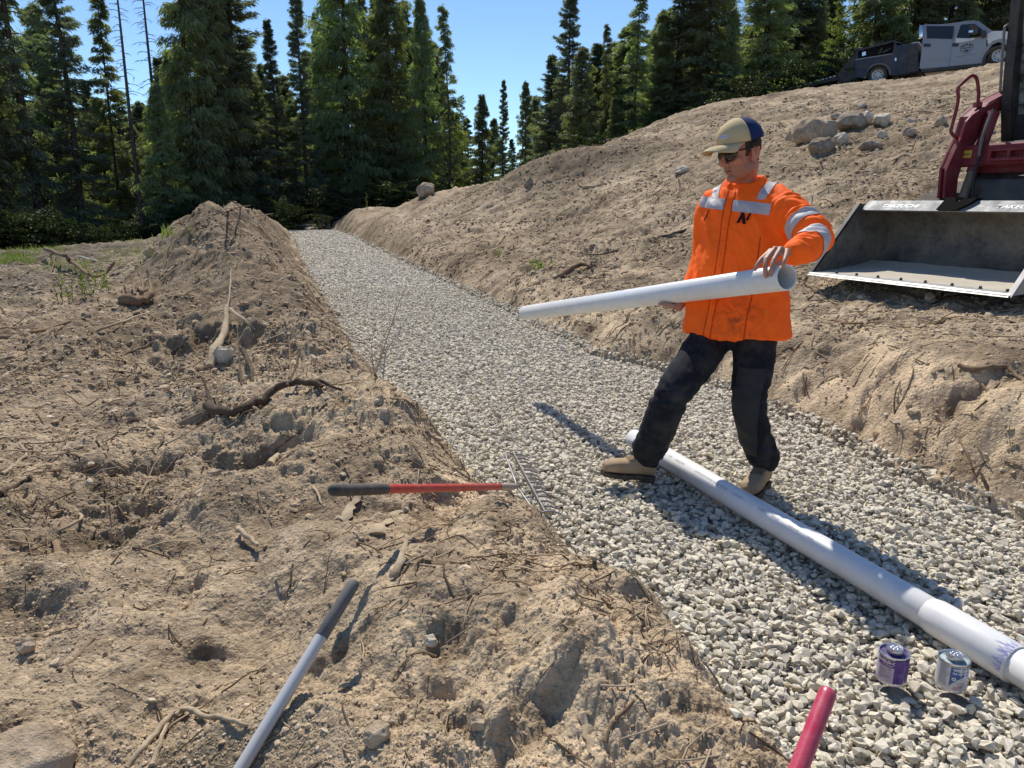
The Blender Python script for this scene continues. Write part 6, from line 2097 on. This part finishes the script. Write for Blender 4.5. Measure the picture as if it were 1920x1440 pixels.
    for pts in ([(1645, 100), (1650, 88), (1654, 88), (1650, 99)], [(1652, 96), (1668, 88), (1671, 90), (1655, 99)], [(1615, 104), (1615, 97), (1622, 95), (1622, 102)]):
        mb = MB(); mb.prism(px(pts), .18, .28, lambda u, y, w_: TW(u, y, w_)); mb.build("stowed_tool", BLACK if pts[0][0] != 1615 else CHROME, sb_)
    mb = MB(); mb.prism(px([(1604.5, 111.5), (1674.5, 100.3), (1674.5, 101.8), (1604.5, 113)]), -.07, -.045, lambda u, y, w_: TW(u, y, w_)); mb.build("rim_trim", dusty("grey_trim", (0.30, 0.30, 0.31), 0.4, 0.4), sb_)
    side_poly([(1680, 138), (1682, 85), (1722, 80.5), (1723, 133.5), (1702, 138)], "front_cabinet", NAVY, .075, sb_, .010, .1)
    side_poly([(1698, 137.5), (1703, 90), (1721, 86), (1721.5, 134)], "fuel_tank", BLACK, .10, sb_, .02, .1)
    side_poly([(1678.5, 109), (1681.5, 109), (1681.5, 115), (1678.5, 115)], "cabinet_latch", CHROME, .095, sb_, .002)
    side_poly([(1607, 143), (1607, 121), (1624, 118), (1632, 122), (1627, 132), (1625, 143)], "cabinet_door", NAVY, .072, sb_, .008, .04)
    mb = MB(); mb.prism(px([(1694, 82), (1712, 76), (1722, 75), (1722, 80), (1700, 85)]), .4, 1.5, lambda u, y, w_: TW(u, y, w_)); mb.build("white_tank", WHITE_SUNLIT, sb_, bevel=.03)
    mb = MB(); a = TP(1727, 60); mb.lathe([(.09, -.24), (.10, -.2), (.10, .22), (.07, .26)], Matrix.Translation(TW(a[0], .05, a[1])), 14); mb.build("exhaust_stack", CHROME, root, smooth=40)
    return root


TRUCK = truck()


def rebase_empty2(root):
    loc = root.location.copy()
    T = Matrix.Translation(-loc); done = set()

    def walk(o):
        for c in o.children:
            if c.data is not None and c.data.name not in done:
                c.data.transform(T); done.add(c.data.name)
            walk(c)
    walk(root)


rebase_empty2(TRUCK)


def trailer():
    root = empty("trailer", TW(-2.2, .6, 0), "black low trailer with striped tilt deck sloping down behind the truck", "trailer")
    px = lambda lst, v=0.0: [TP(x, y, v) for x, y in lst]
    mb = MB(); mb.prism(px([(1477, 165), (1567, 140), (1572, 143), (1574, 149), (1477, 170)]), .1, 2.1, lambda u, y, w_: TW(u, y, w_)); dk = mb.build("deck", BLACK, root, bevel=.01)
    for k in range(12):
        x = 1481 + k * 7.3; y = 164 - (x - 1477) * .2745
        mb = MB(); mb.prism(px([(x, y + .9), (x + 4.2, y - .25), (x + 4.2, y + 2.0), (x, y + 3.2)]), .085, .098, lambda u, y_, w_: TW(u, y_, w_)); mb.build("reflector", WPRINT if k % 3 else MT("dim_reflector", (0.4, 0.38, 0.36), 0.5).m, dk)
    mb = MB(); mb.prism(px([(1566, 141), (1600, 103), (1604, 102), (1604, 158), (1590, 160), (1572, 152)]), .1, .16, lambda u, y, w_: TW(u, y, w_)); mb.build("front_fence", BLACK, root, bevel=.008)
    mb = MB(); mb.prism(px([(1566, 141), (1600, 103), (1604, 102), (1604, 158), (1590, 160), (1572, 152)]), 1.98, 2.04, lambda u, y, w_: TW(u, y, w_)); mb.build("front_fence", BLACK, root, bevel=.008)
    mb = MB(); mb.prism(px([(1588, 118), (1600, 104), (1604, 103), (1604, 158), (1588, 160)]), .2, 1.95, lambda u, y, w_: TW(u, y, w_)); mb.build("gooseneck", DARKP, root, bevel=.02)
    for x in (1580, 1586):
        c = TP(x, 156)
        M = Matrix.Translation(TW(c[0], .12, c[1])) @ TL.to_track_quat('Z', 'Y').to_matrix().to_4x4()
        mb = MB(); mb.lathe([(.10, .0), (.26, .0), (.30, .04), (.30, .2), (.1, .22)], M, 20); mb.build("wheel", RUBBER, root, smooth=45)
    rebase_empty2(root)


trailer()
# ------------------------------------------------------------------ rocks
def rock_mat(name, c0, c1, c2):
    m = MT(name, c1, 0.9, 0, 0.2)
    n = m.noise(2.2, 6, 0.65, m.coords("Object")); n2 = m.noise(14, 6, 0.7, m.coords("Object"))
    c = m.ramp(n, [(0.34, c0), (0.52, c1), (0.68, c2)])
    m.base(m.mix(1.0, c, m.ramp(n2, [(0.3, (0.55, 0.54, 0.52)), (0.55, (1, 1, 1)), (0.72, (1.2, 1.19, 1.16))]), 'MULTIPLY'))
    m.bump(m.math('ADD', n2, m.math('MULTIPLY', m.noise(50, 4, 0.7, m.coords("Object")), 0.4)), 0.7, 0.03)
    return m.m


RK_TAN = rock_mat("granite_tan", (0.33, 0.245, 0.16), (0.49, 0.38, 0.265), (0.60, 0.49, 0.36))
RK_GREY = rock_mat("granite_grey", (0.26, 0.205, 0.15), (0.40, 0.325, 0.245), (0.50, 0.42, 0.33))
RK_PALE = rock_mat("granite_pale", (0.46, 0.39, 0.29), (0.63, 0.545, 0.43), (0.72, 0.64, 0.53))
RK_DARK = rock_mat("granite_dark", (0.22, 0.165, 0.115), (0.34, 0.26, 0.185), (0.44, 0.35, 0.26))


def rock_mesh(seed, sq, facets, sub=4, rough=0.05):
    rg = np.random.default_rng(seed)
    bm = bmesh.new(); bmesh.ops.create_icosphere(bm, subdivisions=sub, radius=1.0)
    V = np.array([v.co[:] for v in bm.verts])
    for _ in range(facets):
        n = rg.normal(size=3); n /= np.linalg.norm(n)
        h = rg.uniform(0.62, 0.9)
        d = V @ n - h
        V = V - np.outer(np.clip(d, 0, None), n) * 0.94
    U = V / (np.linalg.norm(V, axis=1)[:, None] + 1e-9)
    V = V + U * (0.10 * pn(U[:, 0] * 1.7 + seed, U[:, 1] * 1.7 + U[:, 2] * 2.1, seed) + rough * pn(U[:, 0] * 6 + U[:, 2] * 3, U[:, 1] * 6 - U[:, 2] * 4, seed + 1))[:, None]
    V = V * np.array(sq)
    for v, c in zip(bm.verts, V):
        v.co = c
    me = bpy.data.meshes.new("rock"); bm.to_mesh(me); bm.free()
    me.polygons.foreach_set("use_smooth", [True] * len(me.polygons))
    me.set_sharp_from_angle(angle=R(38))
    return me


def rock(px, py, wpx, hpx, mat, label, name="boulder", facets=9, seed=None, depth_sq=0.9, sink=0.22, d=None, rot=None, cat=None, tiltx=0.0):
    seed = seed if seed is not None else int(px * 7 + py)
    base = hit(px, py + hpx * 0.42)
    dd = depth_of(base)
    w_ = wpx * dd / FPX / 2 * 1.0; h_ = hpx * dd / FPX / 2 * 1.02
    me = rock_mesh(seed, (w_, w_ * depth_sq, h_ * (1 + sink)), facets, 4 if wpx > 30 else 3)
    me.materials.append(mat)
    o = link(name, me)
    bx_, by_ = base.x, base.y + w_ * depth_sq * .45
    o.location = (bx_, by_, min(G(bx_, by_), base.z + .25 * h_) + h_ * (1 - sink) * .8)
    o.rotation_euler = (R(tiltx), R(0 if rot is None else rot), R((seed * 37) % 25 - 12))
    tag(o, label, cat or name)
    return o


rock(1533, 241, 82, 50, RK_TAN, "largest tan boulder with slanting layered face in the rock pile on the slope", seed=3, facets=7, rot=-12)
rock(1599, 227, 54, 35, RK_GREY, "rounded grey brown boulder right of the largest one in the rock pile", seed=9, facets=8)
rock(1508, 232, 22, 22, RK_DARK, "small dark rock behind the upper left of the largest boulder", seed=12)
rock(1486, 254, 24, 19, RK_TAN, "small tan rock at the left foot of the largest boulder", seed=15)
rock(1543, 275, 47, 29, RK_DARK, "dark angular rock in front of the largest boulder", seed=22, facets=12)
rock(1579, 262, 32, 21, RK_PALE, "white block shaped rock in the middle of the rock pile", seed=27, facets=12, rot=-14)
rock(1633, 272, 52, 17, RK_GREY, "flat half buried rock at the lower right of the rock pile", seed=31, depth_sq=.5)
rock(1629, 221, 31, 23, RK_PALE, "pale rock behind the rounded boulder in the rock pile", seed=33)
rock(1657, 225, 39, 23, RK_PALE, "broad whitish rock at the right end of the rock pile", seed=41, facets=11)
rock(1572, 219, 30, 14, RK_TAN, "low rock in the gap between the two biggest boulders", seed=44)
rock(1655, 254, 19, 14, RK_PALE, "small white rock below the broad whitish one", seed=46)
rock(1708, 246, 26, 18, RK_TAN, "striped tan rock lying alone right of the rock pile", seed=50)
rock(1618, 198, 15, 10, RK_PALE, "small pale stone highest on the slope above the rock pile", seed=55)
rock(1764, 225, 25, 25, RK_TAN, "yellowish round rock left of the loader's grab handle", seed=58)
rock(1709, 226, 16, 8, RK_PALE, "little flat pale stone between the pile and the loader", seed=61)
rock(1278, 320, 34, 15, RK_PALE, "lone light elongated stone on the slope left of the worker's head", seed=64, facets=11, rot=-10)
rock(800, 359, 38, 26, RK_TAN, "big tan boulder on the skyline at the forest foot beyond the trench", seed=66)
rock(992, 344, 22, 17, RK_DARK, "square brown block on the slope below the dark dirt heap", seed=70, facets=14)
rock(280, 472, 26, 19, RK_TAN, "tan stone on the left foot of the tall dirt peak", seed=73)
rock(18, 1450, 190, 96, RK_TAN, "large smooth pale boulder half buried in the bottom left corner", seed=77, facets=1, sink=.55, depth_sq=.8)
rock(896, 1354, 46, 36, RK_TAN, "angular tan rock above the dark hollow at the bottom centre", seed=81, name="rock", facets=12)
rock(702, 1384, 62, 34, RK_TAN, "long flat tan rock near the bottom edge right of the silver handle", seed=84, name="rock", facets=9, rot=-22)
rock(418, 668, 50, 32, RK_PALE, "leaning pale slab beside the broken root on the dirt ridge", seed=88, name="rock", facets=12, rot=-38, depth_sq=.5)
rock(402, 883, 34, 19, RK_TAN, "rounded tan cobble on the ridge below the tangled roots", seed=90, name="rock", facets=5)
rock(246, 781, 20, 20, RK_DARK, "dark brown lump sitting alone on the flat dirt at left", seed=93, name="rock")
rock(48, 1214, 40, 26, RK_TAN, "tan stone at the left edge above the half buried boulder", seed=96, name="rock")
rock(806, 1205, 34, 20, RK_PALE, "small pale stone on the smooth top of the front mound", seed=98, name="rock")
rock(1725, 1246, 17, 14, RK_TAN, "smooth brown pebble between the two cans", name="pebble", seed=99, facets=3)

# ------------------------------------------------------------------ wood, roots, sticks
def wood_mat(name, c0, c1):
    m = MT(name, c0, 0.9, 0, 0.15)
    n = m.noise(18, 5, 0.7)
    m.base(m.ramp(n, [(0.32, c0), (0.68, c1)]))
    m.bump(m.noise(60, 4, 0.7), 0.6, 0.006)
    return m.m


W_PALE = wood_mat("weathered_wood", (0.30, 0.225, 0.145), (0.50, 0.40, 0.275))
W_BROWN = wood_mat("root_brown", (0.15, 0.10, 0.062), (0.29, 0.20, 0.125))
W_DARK = wood_mat("root_dark", (0.06, 0.042, 0.03), (0.15, 0.105, 0.072))
W_GREY = wood_mat("silvered_wood", (0.30, 0.275, 0.24), (0.50, 0.46, 0.40))


def stick(pts, rad, mat, label, name="stick", lift=0.4, cat=None, side=(), flat=1.0, up=()):
    """pts photo pixels lying on the land; up gives extra height (m) per point; side = branches [(pts, rad, up)]"""
    def chain(pp, rr, upp):
        q = [hit(x, y) for x, y in pp]
        for i, p in enumerate(q):
            p.z += rr * lift + (upp[i] if i < len(upp) else 0.0)
        return q

    def draw(q, rr, n=8):
        mb = MB()
        ro = [rr * (1 - .45 * i / max(1, len(q) - 1)) for i in range(len(q))]
        if len(q) > 2:
            q, ro = catmull(q, ro, 4)
        rg = np.random.default_rng(int(abs(q[0].x * 1000)))
        ro = [r * rg.uniform(.82, 1.18) for r in ro]
        q = [p + Vector(rg.normal(0, rr * .22, 3)) for p in q]
        mb.tube(q, ro, n, flat=flat)
        return mb
    q = chain(pts, rad, up)
    o = draw(q, rad).build(name, mat, smooth=50)
    tag(o, label, cat or name)
    for sp, sr, su in side:
        draw(chain(sp, sr, su), sr, 6).build("branch", mat, o, smooth=50)
    rebase(o, q[0])
    return o


stick([(392, 694), (405, 668), (418, 642), (430, 606)], .042, W_PALE, "thick broken root standing out of the dirt ridge with a forked end", "root", up=(0, .03, .06, .16), side=[([(432, 604), (455, 614), (480, 626)], .02, (.12, .07, .02)), ([(430, 606), (436, 570), (437, 545)], .008, (.14, .22, .28)), ([(402, 672), (414, 662)], .03, (.03, .06))])
stick([(0, 635), (45, 630), (85, 620), (125, 607), (162, 600)], .026, W_BROWN, "long brown branch lying across the flat dirt at the left edge")
stick([(180, 622), (235, 602), (284, 584)], .014, W_PALE, "thin pale stick lying right of the long brown branch")
stick([(503, 874), (522, 855), (541, 834)], .020, W_PALE, "short thick pale stick on the slope above the rake grip")
stick([(492, 866), (530, 836), (572, 800), (614, 756)], .009, W_BROWN, "long thin twig running uphill beside the short thick pale stick")
stick([(240, 1440), (285, 1392), (318, 1354), (350, 1343), (385, 1352), (430, 1358), (470, 1366)], .0085, W_PALE, "curved pale root arching over the dirt left of the silver handle", "root", up=(0, .005, .015, .02, .012, .01, .0), side=[([(284, 1440), (300, 1400), (316, 1362)], .008, (0, .004, .01)), ([(330, 1350), (370, 1320), (410, 1288)], .006, (.01, .005, 0))])
stick([(112, 1262), (145, 1234), (178, 1196)], .008, W_BROWN, "brown stick lying left of the curved pale root")
stick([(1092, 1345), (1104, 1385), (1112, 1428)], .013, W_PALE, "split pale wood splinter at the bottom centre of the mound", "wood_splinter", flat=.35, cat="wood splinter", up=(.008, .004, .0))
stick([(1136, 1392), (1150, 1362), (1166, 1348), (1188, 1332)], .006, W_BROWN, "bent brown twig right of the split wood splinter", up=(0, .006, .012, .02))
stick([(738, 1086), (750, 1064), (763, 1038)], .013, W_PALE, "tan splinter standing in the long shadow of the red rake handle", "wood_splinter", flat=.4, cat="wood splinter", up=(0, .02, .045))
stick([(588, 914), (597, 928), (603, 946)], .007, W_PALE, "short pale curved stick just left of the rake grip")
stick([(446, 1004), (464, 1020), (486, 1036)], .012, W_PALE, "short chunky pale stick casting a dark shadow on the mound", up=(.03, .03, .02))
stick([(104, 1018), (114, 1046), (122, 1074)], .012, W_BROWN, "flat brown splinter in the dirt at left below the dark hollow", "wood_splinter", flat=.4, cat="wood splinter")
stick([(-4, 930), (30, 914), (58, 900)], .018, W_DARK, "dark stick at the left edge, lower of the two there")
stick([(4, 892), (30, 872), (50, 852), (36, 832)], .010, W_PALE, "bent pale root at the left edge above the dark stick", "root")
stick([(702, 706), (722, 672), (740, 636), (764, 588)], .008, W_DARK, "leafless dark sapling twig leaning over the gravel's left edge", "twig", up=(0, .12, .24, .40), side=[([(712, 688), (720, 660), (734, 640)], .005, (.05, .14, .20)), ([(703, 704), (698, 676), (700, 660)], .005, (0, .10, .16))])
stick([(1046, 522), (1070, 510), (1092, 503), (1112, 508)], .045, W_BROWN, "thick brown root chunk lying on the right bank above the carried pipe", "root", up=(0, .03, .05, .04))
stick([(950, 584), (966, 566), (990, 546)], .022, W_DARK, "dark stick on the bank edge beside the carried pipe's far end")
stick([(1798, 694), (1835, 700), (1880, 698), (1905, 712), (1935, 726)], .017, W_BROWN, "long forked brown branch on the bank below the bucket", "branch", up=(.01, .02, .03, .02, .0), side=[([(1812, 700), (1840, 730), (1865, 752)], .008, (.01, .02, .0)), ([(1850, 752), (1825, 778)], .007, (0, .02))])
stick([(1686, 858), (1690, 826), (1684, 806), (1668, 792)], .006, W_PALE, "pale root hanging down the cut face of the right bank", "root", up=(.01, .02, .02, .01))
stick([(1856, 944), (1846, 914), (1834, 892)], .010, W_DARK, "dark stub sticking out of the right bank beside the gravel edge", up=(.0, .02, .03))
stick([(1832, 908), (1812, 860), (1795, 826)], .006, W_BROWN, "thin brown root trailing down the right bank near the frame edge", "root", up=(.01, .02, .02))
stick([(1278, 362), (1275, 352), (1272, 342)], .030, W_DARK, "short upright stub on the slope left of the worker's collar", up=(0, .02, .05))
stick([(1092, 354), (1114, 351), (1136, 346)], .05, W_PALE, "pale log lying across the slope above the carried pipe", "log")
stick([(88, 484), (118, 497), (140, 508), (168, 522), (196, 520), (218, 506)], .05, W_BROWN, "curved brown branch among the weeds on the left clearing", "branch", up=(.25, .22, .16, .05, .05, .15), side=[([(92, 498), (100, 494), (112, 498)], .02, (0, .25, .2)), ([(94, 516), (108, 500)], .018, (0, .2))])
stick([(146, 483), (178, 490), (208, 498)], .045, W_GREY, "silvery weathered pole lying behind the curved branch at left", "log")
stick([(232, 570), (258, 572), (284, 562)], .085, W_BROWN, "rotten root stump with upright prongs at the left foot of the ridge", "stump", up=(0, .02, .04), side=[([(254, 560), (252, 548), (248, 538)], .024, (.05, .13, .2)), ([(268, 560), (268, 546), (264, 534)], .03, (.08, .16, .24)), ([(284, 560), (284, 548), (280, 536)], .035, (.06, .16, .26))])
stick([(388, 770), (420, 776), (452, 774), (492, 760), (524, 742), (560, 736), (604, 738)], .030, W_DARK, "tangled dark root lying across the ridge above the cobble", "root", up=(.02, .0, .01, .02, .04, .06, .03), side=[([(394, 762), (384, 740), (372, 732)], .010, (.02, .10, .08)), ([(450, 770), (460, 780)], .02, (0, .0)), ([(540, 738), (556, 720), (566, 704)], .010, (.04, .10, .16)), ([(560, 736), (600, 730), (640, 733)], .014, (.05, .04, .0)), ([(452, 722), (452, 700), (450, 676)], .008, (0, .12, .24))])
stick([(458, 684), (468, 700), (474, 716)], .020, W_DARK, "short dark root end above the tangled roots", "root", up=(.10, .06, 0))
stick([(545, 712), (546, 694), (545, 676)], .010, W_BROWN, "upright brown stick on the ridge beside the gravel", up=(0, .1, .18))
stick([(1012, 964), (1032, 960), (1034, 928)], .005, W_BROWN, "thin forked twig just below the rake head", "twig", up=(0, .02, .08), side=[([(1030, 962), (1060, 956), (1082, 968)], .004, (.02, .03, .01))])
stick([(1112, 1062), (1124, 1050), (1150, 1046)], .006, W_PALE, "thin pale root lying on the stones at the mound's edge", "root", up=(.02, .03, .01))
stick([(1462, 1290), (1482, 1300), (1500, 1304)], .008, W_PALE, "pale twig lying among the stones left of the crimson handle", up=(.02, .02, .02))
stick([(1634, 1440), (1642, 1416), (1648, 1398)], .007, W_PALE, "pale stick poking up from the gravel right of the crimson handle", up=(0, .02, .05))
stick([(610, 524), (616, 516), (620, 508)], .018, W_BROWN, "small brown wood chip on the far gravel", "wood_chip", cat="wood chip")
stick([(636, 592), (648, 586), (660, 580)], .018, W_DARK, "dark wood piece at the gravel's left edge beside the ridge", "wood_chip", cat="wood chip")
stick([(640, 975), (660, 952), (676, 932)], .026, W_PALE, "pale bark slab under the red rake handle", "bark_slab", flat=.3, cat="bark slab")
stick([(706, 1008), (722, 986), (744, 962)], .030, W_PALE, "flaky pale bark piece on the dirt below the red rake handle", "bark_slab", flat=.25, cat="bark slab")
stick([(1286, 432), (1262, 440), (1226, 449)], .03, W_DARK, "dark branch on the slope left of the worker's shoulder", "branch")
stick([(930, 462), (948, 440), (956, 424)], .02, W_PALE, "bleached stick on the slope above the far gravel edge")

stick([(428, 398), (452, 394), (478, 386)], .02, W_DARK, "dark root jutting from the top of the tall dirt peak against the forest", "root", up=(0, .06, .12))
stick([(466, 410), (498, 408), (524, 400)], .018, W_BROWN, "brown root sticking out right of the tall dirt peak", "root", up=(0, .08, .05))
stick([(610, 452), (560, 440), (548, 428)], .014, W_BROWN, "brown stick leaning over the far left gravel edge", up=(0, .05, .12))
stick([(300, 640), (262, 655), (228, 668)], .016, W_BROWN, "brown root half buried left of the leaning slab", "root")
stick([(370, 640), (335, 660), (322, 664)], .012, W_DARK, "short dark root in the dirt above the dark clods", "root", up=(.02, .03, 0))
stick([(150, 965), (152, 985), (100, 1000)], .008, W_PALE, "pale bent root beside the dark hollow at left", "root", up=(0, .02, 0))
stick([(1160, 470), (1120, 482), (1090, 478)], .016, W_DARK, "dark root on the slope above the thick root chunk", "root", up=(0, .03, .02))
stick([(1400, 690), (1440, 700)], .010, W_PALE, "pale twig on the bank behind the worker's knees", "twig")
stick([(1560, 600), (1590, 612), (1640, 608)], .010, W_BROWN, "brown twig on the bank below the left end of the bucket", "twig", up=(0, .02, .01))
stick([(1520, 740), (1550, 715), (1572, 706)], .009, W_PALE, "pale stick on the broken edge of the right bank", up=(0, .02, .01))

# fine roots and twigs nobody could count
def litter():
    rg = np.random.default_rng(31)
    n = 15000
    r = 1.15 * np.exp(rg.uniform(0, math.log(22), n)); th = np.radians(rg.uniform(-41, 41, n))
    x, y = np.sin(th) * r, np.cos(th) * r
    xl, xr = edges(y)
    dens = sst(0.45 + 1.5 * pn(x * 0.6, y * 0.6, 63))
    ok = ((x < xl - .05) | (x > xr + .05)) & (rg.uniform(size=n) < 0.2 + 0.8 * dens) & (rg.uniform(size=n) < .35 + .65 * sst((r - 2) / 2.5))
    x, y, r = x[ok], y[ok], r[ok]
    V, F, off, idx = [], [], 0, []
    for i in range(len(x)):
        ln = rg.uniform(.05, .22) * (0.5 + 0.11 * min(r[i], 14)); rd = rg.uniform(.0014, .0042) * (0.6 + .2 * min(r[i], 16))
        az = rg.uniform(0, 6.28); cv = rg.normal(0, 1.2); liftr = rg.uniform(0, .08) * ln * (5 if rg.uniform() < .12 else 1)
        m = 5
        pts = []
        px_, py_ = x[i], y[i]
        for k in range(m):
            pts.append((px_, py_))
            px_ += math.cos(az) * ln / (m - 1); py_ += math.sin(az) * ln / (m - 1); az += cv / m + rg.normal(0, .15)
        pts = np.array(pts)
        idx.append((pts, rd, liftr))
    allp = np.concatenate([p for p, _, _ in idx])
    z = H(allp[:, 0], allp[:, 1]).reshape(-1, 5)
    for (pts, rd, lf), zz in zip(idx, z):
        zz = np.maximum(zz, np.linspace(zz[0], zz[-1], 5)) + rd * .6 + lf * np.array([0, .4, .8, 1, .9])
        for k in range(5):
            t = pts[min(k + 1, 4)] - pts[max(k - 1, 0)]; t = t / (np.linalg.norm(t) + 1e-9)
            nx, ny = -t[1], t[0]; rr = rd * (1 - .12 * k)
            V += [(pts[k, 0] + nx * rr, pts[k, 1] + ny * rr, zz[k] - rr * .5), (pts[k, 0] - nx * rr, pts[k, 1] - ny * rr, zz[k] - rr * .5), (pts[k, 0], pts[k, 1], zz[k] + rr)]
        for k in range(4):
            for j in range(3):
                F.append((off + k * 3 + j, off + k * 3 + (j + 1) % 3, off + (k + 1) * 3 + (j + 1) % 3, off + (k + 1) * 3 + j))
        off += 15
    m = MT("root_fibre", (0.25, 0.18, 0.11), 0.9, 0, 0.1)
    gi = m.n("ShaderNodeNewGeometry").outputs["Random Per Island"]
    m.base(m.ramp(gi, [(0, (0.08, 0.055, 0.038)), (.35, (0.20, 0.14, 0.088)), (.7, (0.36, 0.27, 0.175)), (1, (0.52, 0.42, 0.30))]))
    me = mesh_np("root_litter", np.array(V), np.array(F).ravel(), np.full(len(F), 4), [m.m], True)
    tag(link("root_litter", me), "fine torn roots and twigs scattered over the dug soil", "twigs", kind="stuff")


litter()

# ------------------------------------------------------------------ green plants on the clearing
def grass_blades(name, spots, seed, hmax, label, kind="stuff", cat="grass", mat=None, per=1):
    rg = np.random.default_rng(seed)
    V, F = [], []
    for (x, y, z, h) in spots:
        az = rg.uniform(0, 6.28); w_ = .004 + h * .028
        lean = rg.normal(0, .28, 2) * h
        dx, dy = math.cos(az) * w_, math.sin(az) * w_
        b = len(V)
        V += [(x - dx, y - dy, z - .01), (x + dx, y + dy, z - .01), (x - dx * .6 + lean[0] * .4, y - dy * .6 + lean[1] * .4, z + h * .6), (x + dx * .6 + lean[0] * .4, y + dy * .6 + lean[1] * .4, z + h * .6), (x + lean[0], y + lean[1], z + h)]
        F += [(b, b + 1, b + 3, b + 2), (b + 2, b + 3, b + 4)]
    me = bpy.data.meshes.new(name); me.from_pydata(V, [], F); me.materials.append(mat)
    return me


GRASS = leaf_mat("grass_blades", (0.10, 0.13, 0.035), (0.26, 0.30, 0.10), 0.4, 0.02)
gr = np.random.default_rng(77)
sp = []
for cx, cy, rx_, ry_, n in ((20, 486, 50, 16, 900), (60, 470, 70, 6, 500), (230, 452, 60, 8, 260), (150, 500, 90, 14, 350),  (300, 440, 40, 6, 160), (240, 478, 50, 8, 160), (690, 386, 30, 5, 100), (1020, 502, 22, 7, 40), (930, 480, 18, 5, 16)):
    for _ in range(n):
        px_, py_ = cx + gr.normal(0, rx_ * .5), cy + gr.normal(0, ry_ * .5)
        sp.append((px_, py_))
cache = []
for px_, py_ in sp:
    p = P(px_, py_, 1.0) - Vector((0, 0, CAM_Z))
    cache.append((p.x, p.y, p.z))
cache = np.array(cache)
dgr = np.geomspace(5, 45, 500)
spots = []
for c in cache:
    zz = H(c[0] * dgr, c[1] * dgr, False)
    below = CAM_Z + c[2] * dgr < zz
    if not below.any() or below[0]: continue
    k = int(np.argmax(below))
    x_, y_ = c[0] * dgr[k], c[1] * dgr[k]
    spots.append((x_, y_, zz[k], gr.uniform(.04, .18) * (1.2 if y_ > 12 else .5)))
tag(link("grass", grass_blades("grass", spots, 4, .2, "", mat=GRASS)), "patchy green grass on the left clearing and slope", "grass", kind="stuff")


def weed(px_, py_, hgt, n, seed, label):
    b = hit(px_, py_); rg = np.random.default_rng(seed)
    mb = MB()
    for i in range(n):
        x, y = b.x + rg.normal(0, .10), b.y + rg.normal(0, .10); h = hgt * rg.uniform(.6, 1.1)
        tip = Vector((x + rg.normal(0, .07), y + rg.normal(0, .07), b.z + h))
        base = Vector((x, y, b.z - .02))
        mb.tube([base, base * .5 + tip * .5 + Vector(rg.normal(0, .015, 3)), tip], [.005, .004, .002], 4)
        for k in range(18):
            t = rg.uniform(.1, 1); c = base * (1 - t) + tip * t
            d = Vector(rg.normal(size=3)).normalized(); d.z = abs(d.z) * .6 + .2; d = d.normalized() * rg.uniform(.05, .11) * (1.15 - .6 * t)
            w_ = d.cross(Vector(rg.normal(size=3))).normalized() * .013
            mb.add([c, c + d * .5 + w_, c + d, c + d * .5 - w_], [(0, 1, 2, 3)])
    o = mb.build("weed_plant", GRASS)
    tag(o, label, "weed")
    rebase(o, b)


weed(156, 562, .62, 5, 1, "tallest feathery green weed on the left clearing")
weed(132, 566, .42, 4, 2, "shorter green weed just left of the tallest feathery one")
weed(198, 544, .36, 4, 3, "green weed right of the tallest feathery one beside the branch")
weed(116, 458, .7, 3, 4, "weed standing at the shaded forest edge at left")
weed(208, 446, .6, 4, 5, "weed at the forest edge left of the dirt peak")
weed(1024, 506, .12, 4, 6, "tiny green sprig growing on the right bank above the gravel")
weed(690, 392, .8, 3, 7, "small green weed on the skyline left of the big tan boulder")
